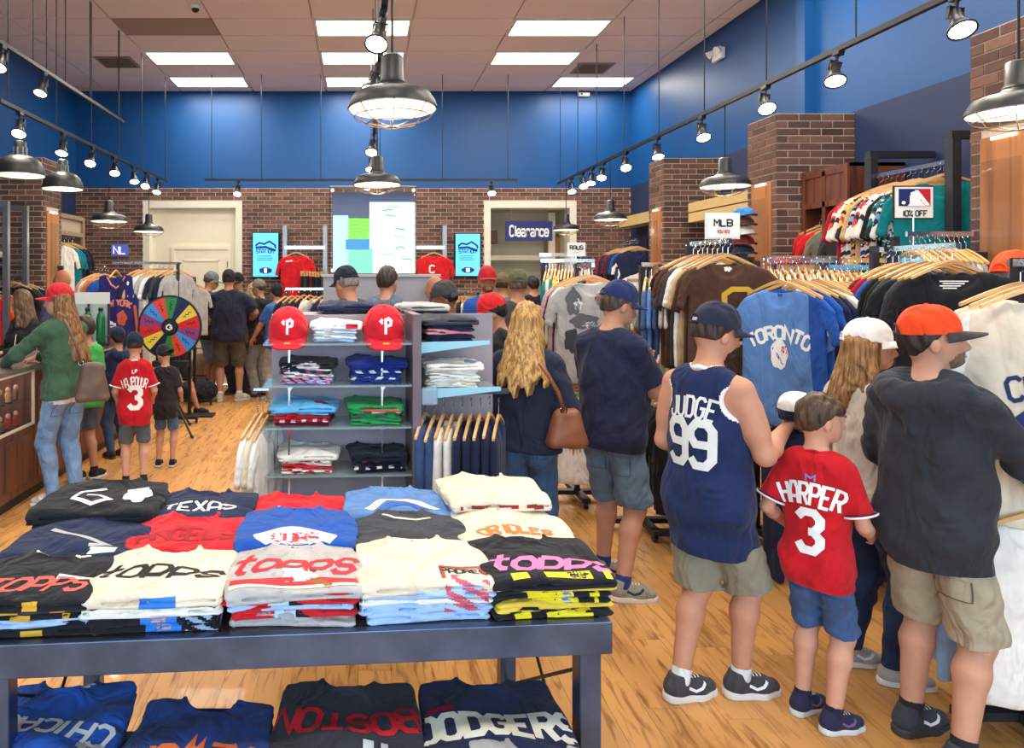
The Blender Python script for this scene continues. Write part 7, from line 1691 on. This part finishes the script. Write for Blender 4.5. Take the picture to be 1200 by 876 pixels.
# behind the shelf unit
person('man in dark cap and charcoal jacket leaning over behind the shelf unit', PX(416, 5.7), 5.7, .55, 1.86, .010, tone=(214, 156, 130), shirt=('hoodie', (70, 72, 76)), pants=('wide', (60, 64, 74)), capc=(36, 40, 52), hair=('crew', (150, 140, 130), (110, 100, 92)), head=(.15, -.25), cap_back=False, wr=(.2, .3, 1.0), wl=(-.2, .3, 1.0), lean=(0, .08))
person('bare-headed man with brown hair and slate jacket before the display case', PX(453, 6.4), 6.4, -.3, 1.88, .010, tone=(214, 164, 136), shirt=('hoodie', (92, 106, 124)), pants=('wide', (60, 64, 74)), hair=('short', (70, 52, 44), (46, 36, 32)), head=(-.25, -.08))
person('man in grey cap and glasses with black shirt, looking down', PX(527, 5.6), 5.6, 1.45, 1.74, .010, tone=(150, 104, 80), shirt=('tee', (42, 44, 50)), pants=('wide', (60, 60, 66)), capc=(64, 66, 68), cap_back=True, hair=('crew', (34, 30, 28), (24, 22, 22)), head=(.1, -.2), glasses=True, wr=(.1, .3, 1.0), wl=(-.1, .3, 1.0))
person('bald man in rust shirt standing beyond the man in glasses', PX(515, 7.6), 7.6, .9, 1.80, .012, tone=(196, 142, 112), shirt=('tee', (150, 70, 60)), pants=('wide', (70, 70, 74)), hair=None, head=(.2, -.25))
p = person('man in blue polo shirt and red cap facing the storefront', PX(571, 7.4), 7.4, PI-.15, 1.88, .010, bd=1.08, tone=(200, 146, 120), shirt=('tee', (44, 88, 168)), pants=('wide', (60, 62, 74)), capc=(176, 40, 48), hair=('crew', (120, 80, 60), (90, 60, 46)), beard=((130, 84, 62), (100, 64, 48)), head=(.1, -.05), coll=(40, 80, 156))
person('person in olive camouflage cap behind the man in blue polo', PX(589, 8.6), 8.6, -.6, 1.82, .013, shirt=('tee', (110, 96, 80)), pants=('wide', (70, 70, 74)), capc=(104, 96, 66), hair=('crew', (60, 48, 42), (46, 38, 34)))
p = person('man in olive cap and dark grey sleeveless top seen from behind', PX(607, 6.7), 6.7, -.1, 1.84, .011, bd=1.1, tone=(204, 150, 124), shirt=('tank', (72, 72, 76)), pants=('wide', (60, 60, 66)), capc=(92, 88, 68), hair=('crew', (110, 90, 74), (80, 66, 56)))
person('dark-haired person in black jacket near the clearance doorway', PX(625, 10.6), 10.6, .2, 1.80, .013, shirt=('long', (40, 36, 40)), pants=('wide', (50, 50, 56)), hair=('short', (40, 32, 32), (28, 24, 24)), capc=None)
person('person in red cap and black coat looking down beside the blonde woman', PX(587, 5.0), 5.0, 1.15, 1.66, .009, woman=True, tone=(206, 152, 126), shirt=('hoodie', (38, 38, 42)), pants=('wide', (50, 50, 56)), capc=(206, 40, 44), hair=('short', (40, 32, 30), (28, 24, 24)), head=(.25, -.35), wl=(-.15, .3, 1.0), wr=(.1, .32, 1.0))
# behind the counter
person('woman with long brown hair in black top behind the counter', -3.42, 7.15, 2.6, 1.66, .011, woman=True, tone=(216, 166, 140), shirt=('long', (36, 36, 40)), pants=('wide', (50, 50, 56)), hair=('long', (120, 88, 58), (70, 50, 36), .34, .105), head=(-1.2, -.1), wr=(.12, .3, 1.13), wl=(-.12, .33, 1.13))
person('bald man in grey-blue shirt behind the counter', -3.42, 8.1, .9, 1.87, .011, bd=1.1, tone=(190, 128, 98), shirt=('tee', (92, 96, 124)), pants=('wide', (50, 50, 56)), hair=None, head=(.2, -.1))
# behind the racks on the right
person('man in orange cap and dark face covering behind the black shirt rack', PX(1186, 3.72), 3.72, -1.1, 1.90, .009, tone=(204, 156, 132), shirt=('tee', (60, 60, 66)), pants=('wide', (60, 60, 66)), capc=(232, 74, 34), hair=('short', (110, 96, 86), (80, 70, 62)), head=(-.2, -.1), beard=((50, 50, 54), (40, 40, 44)))
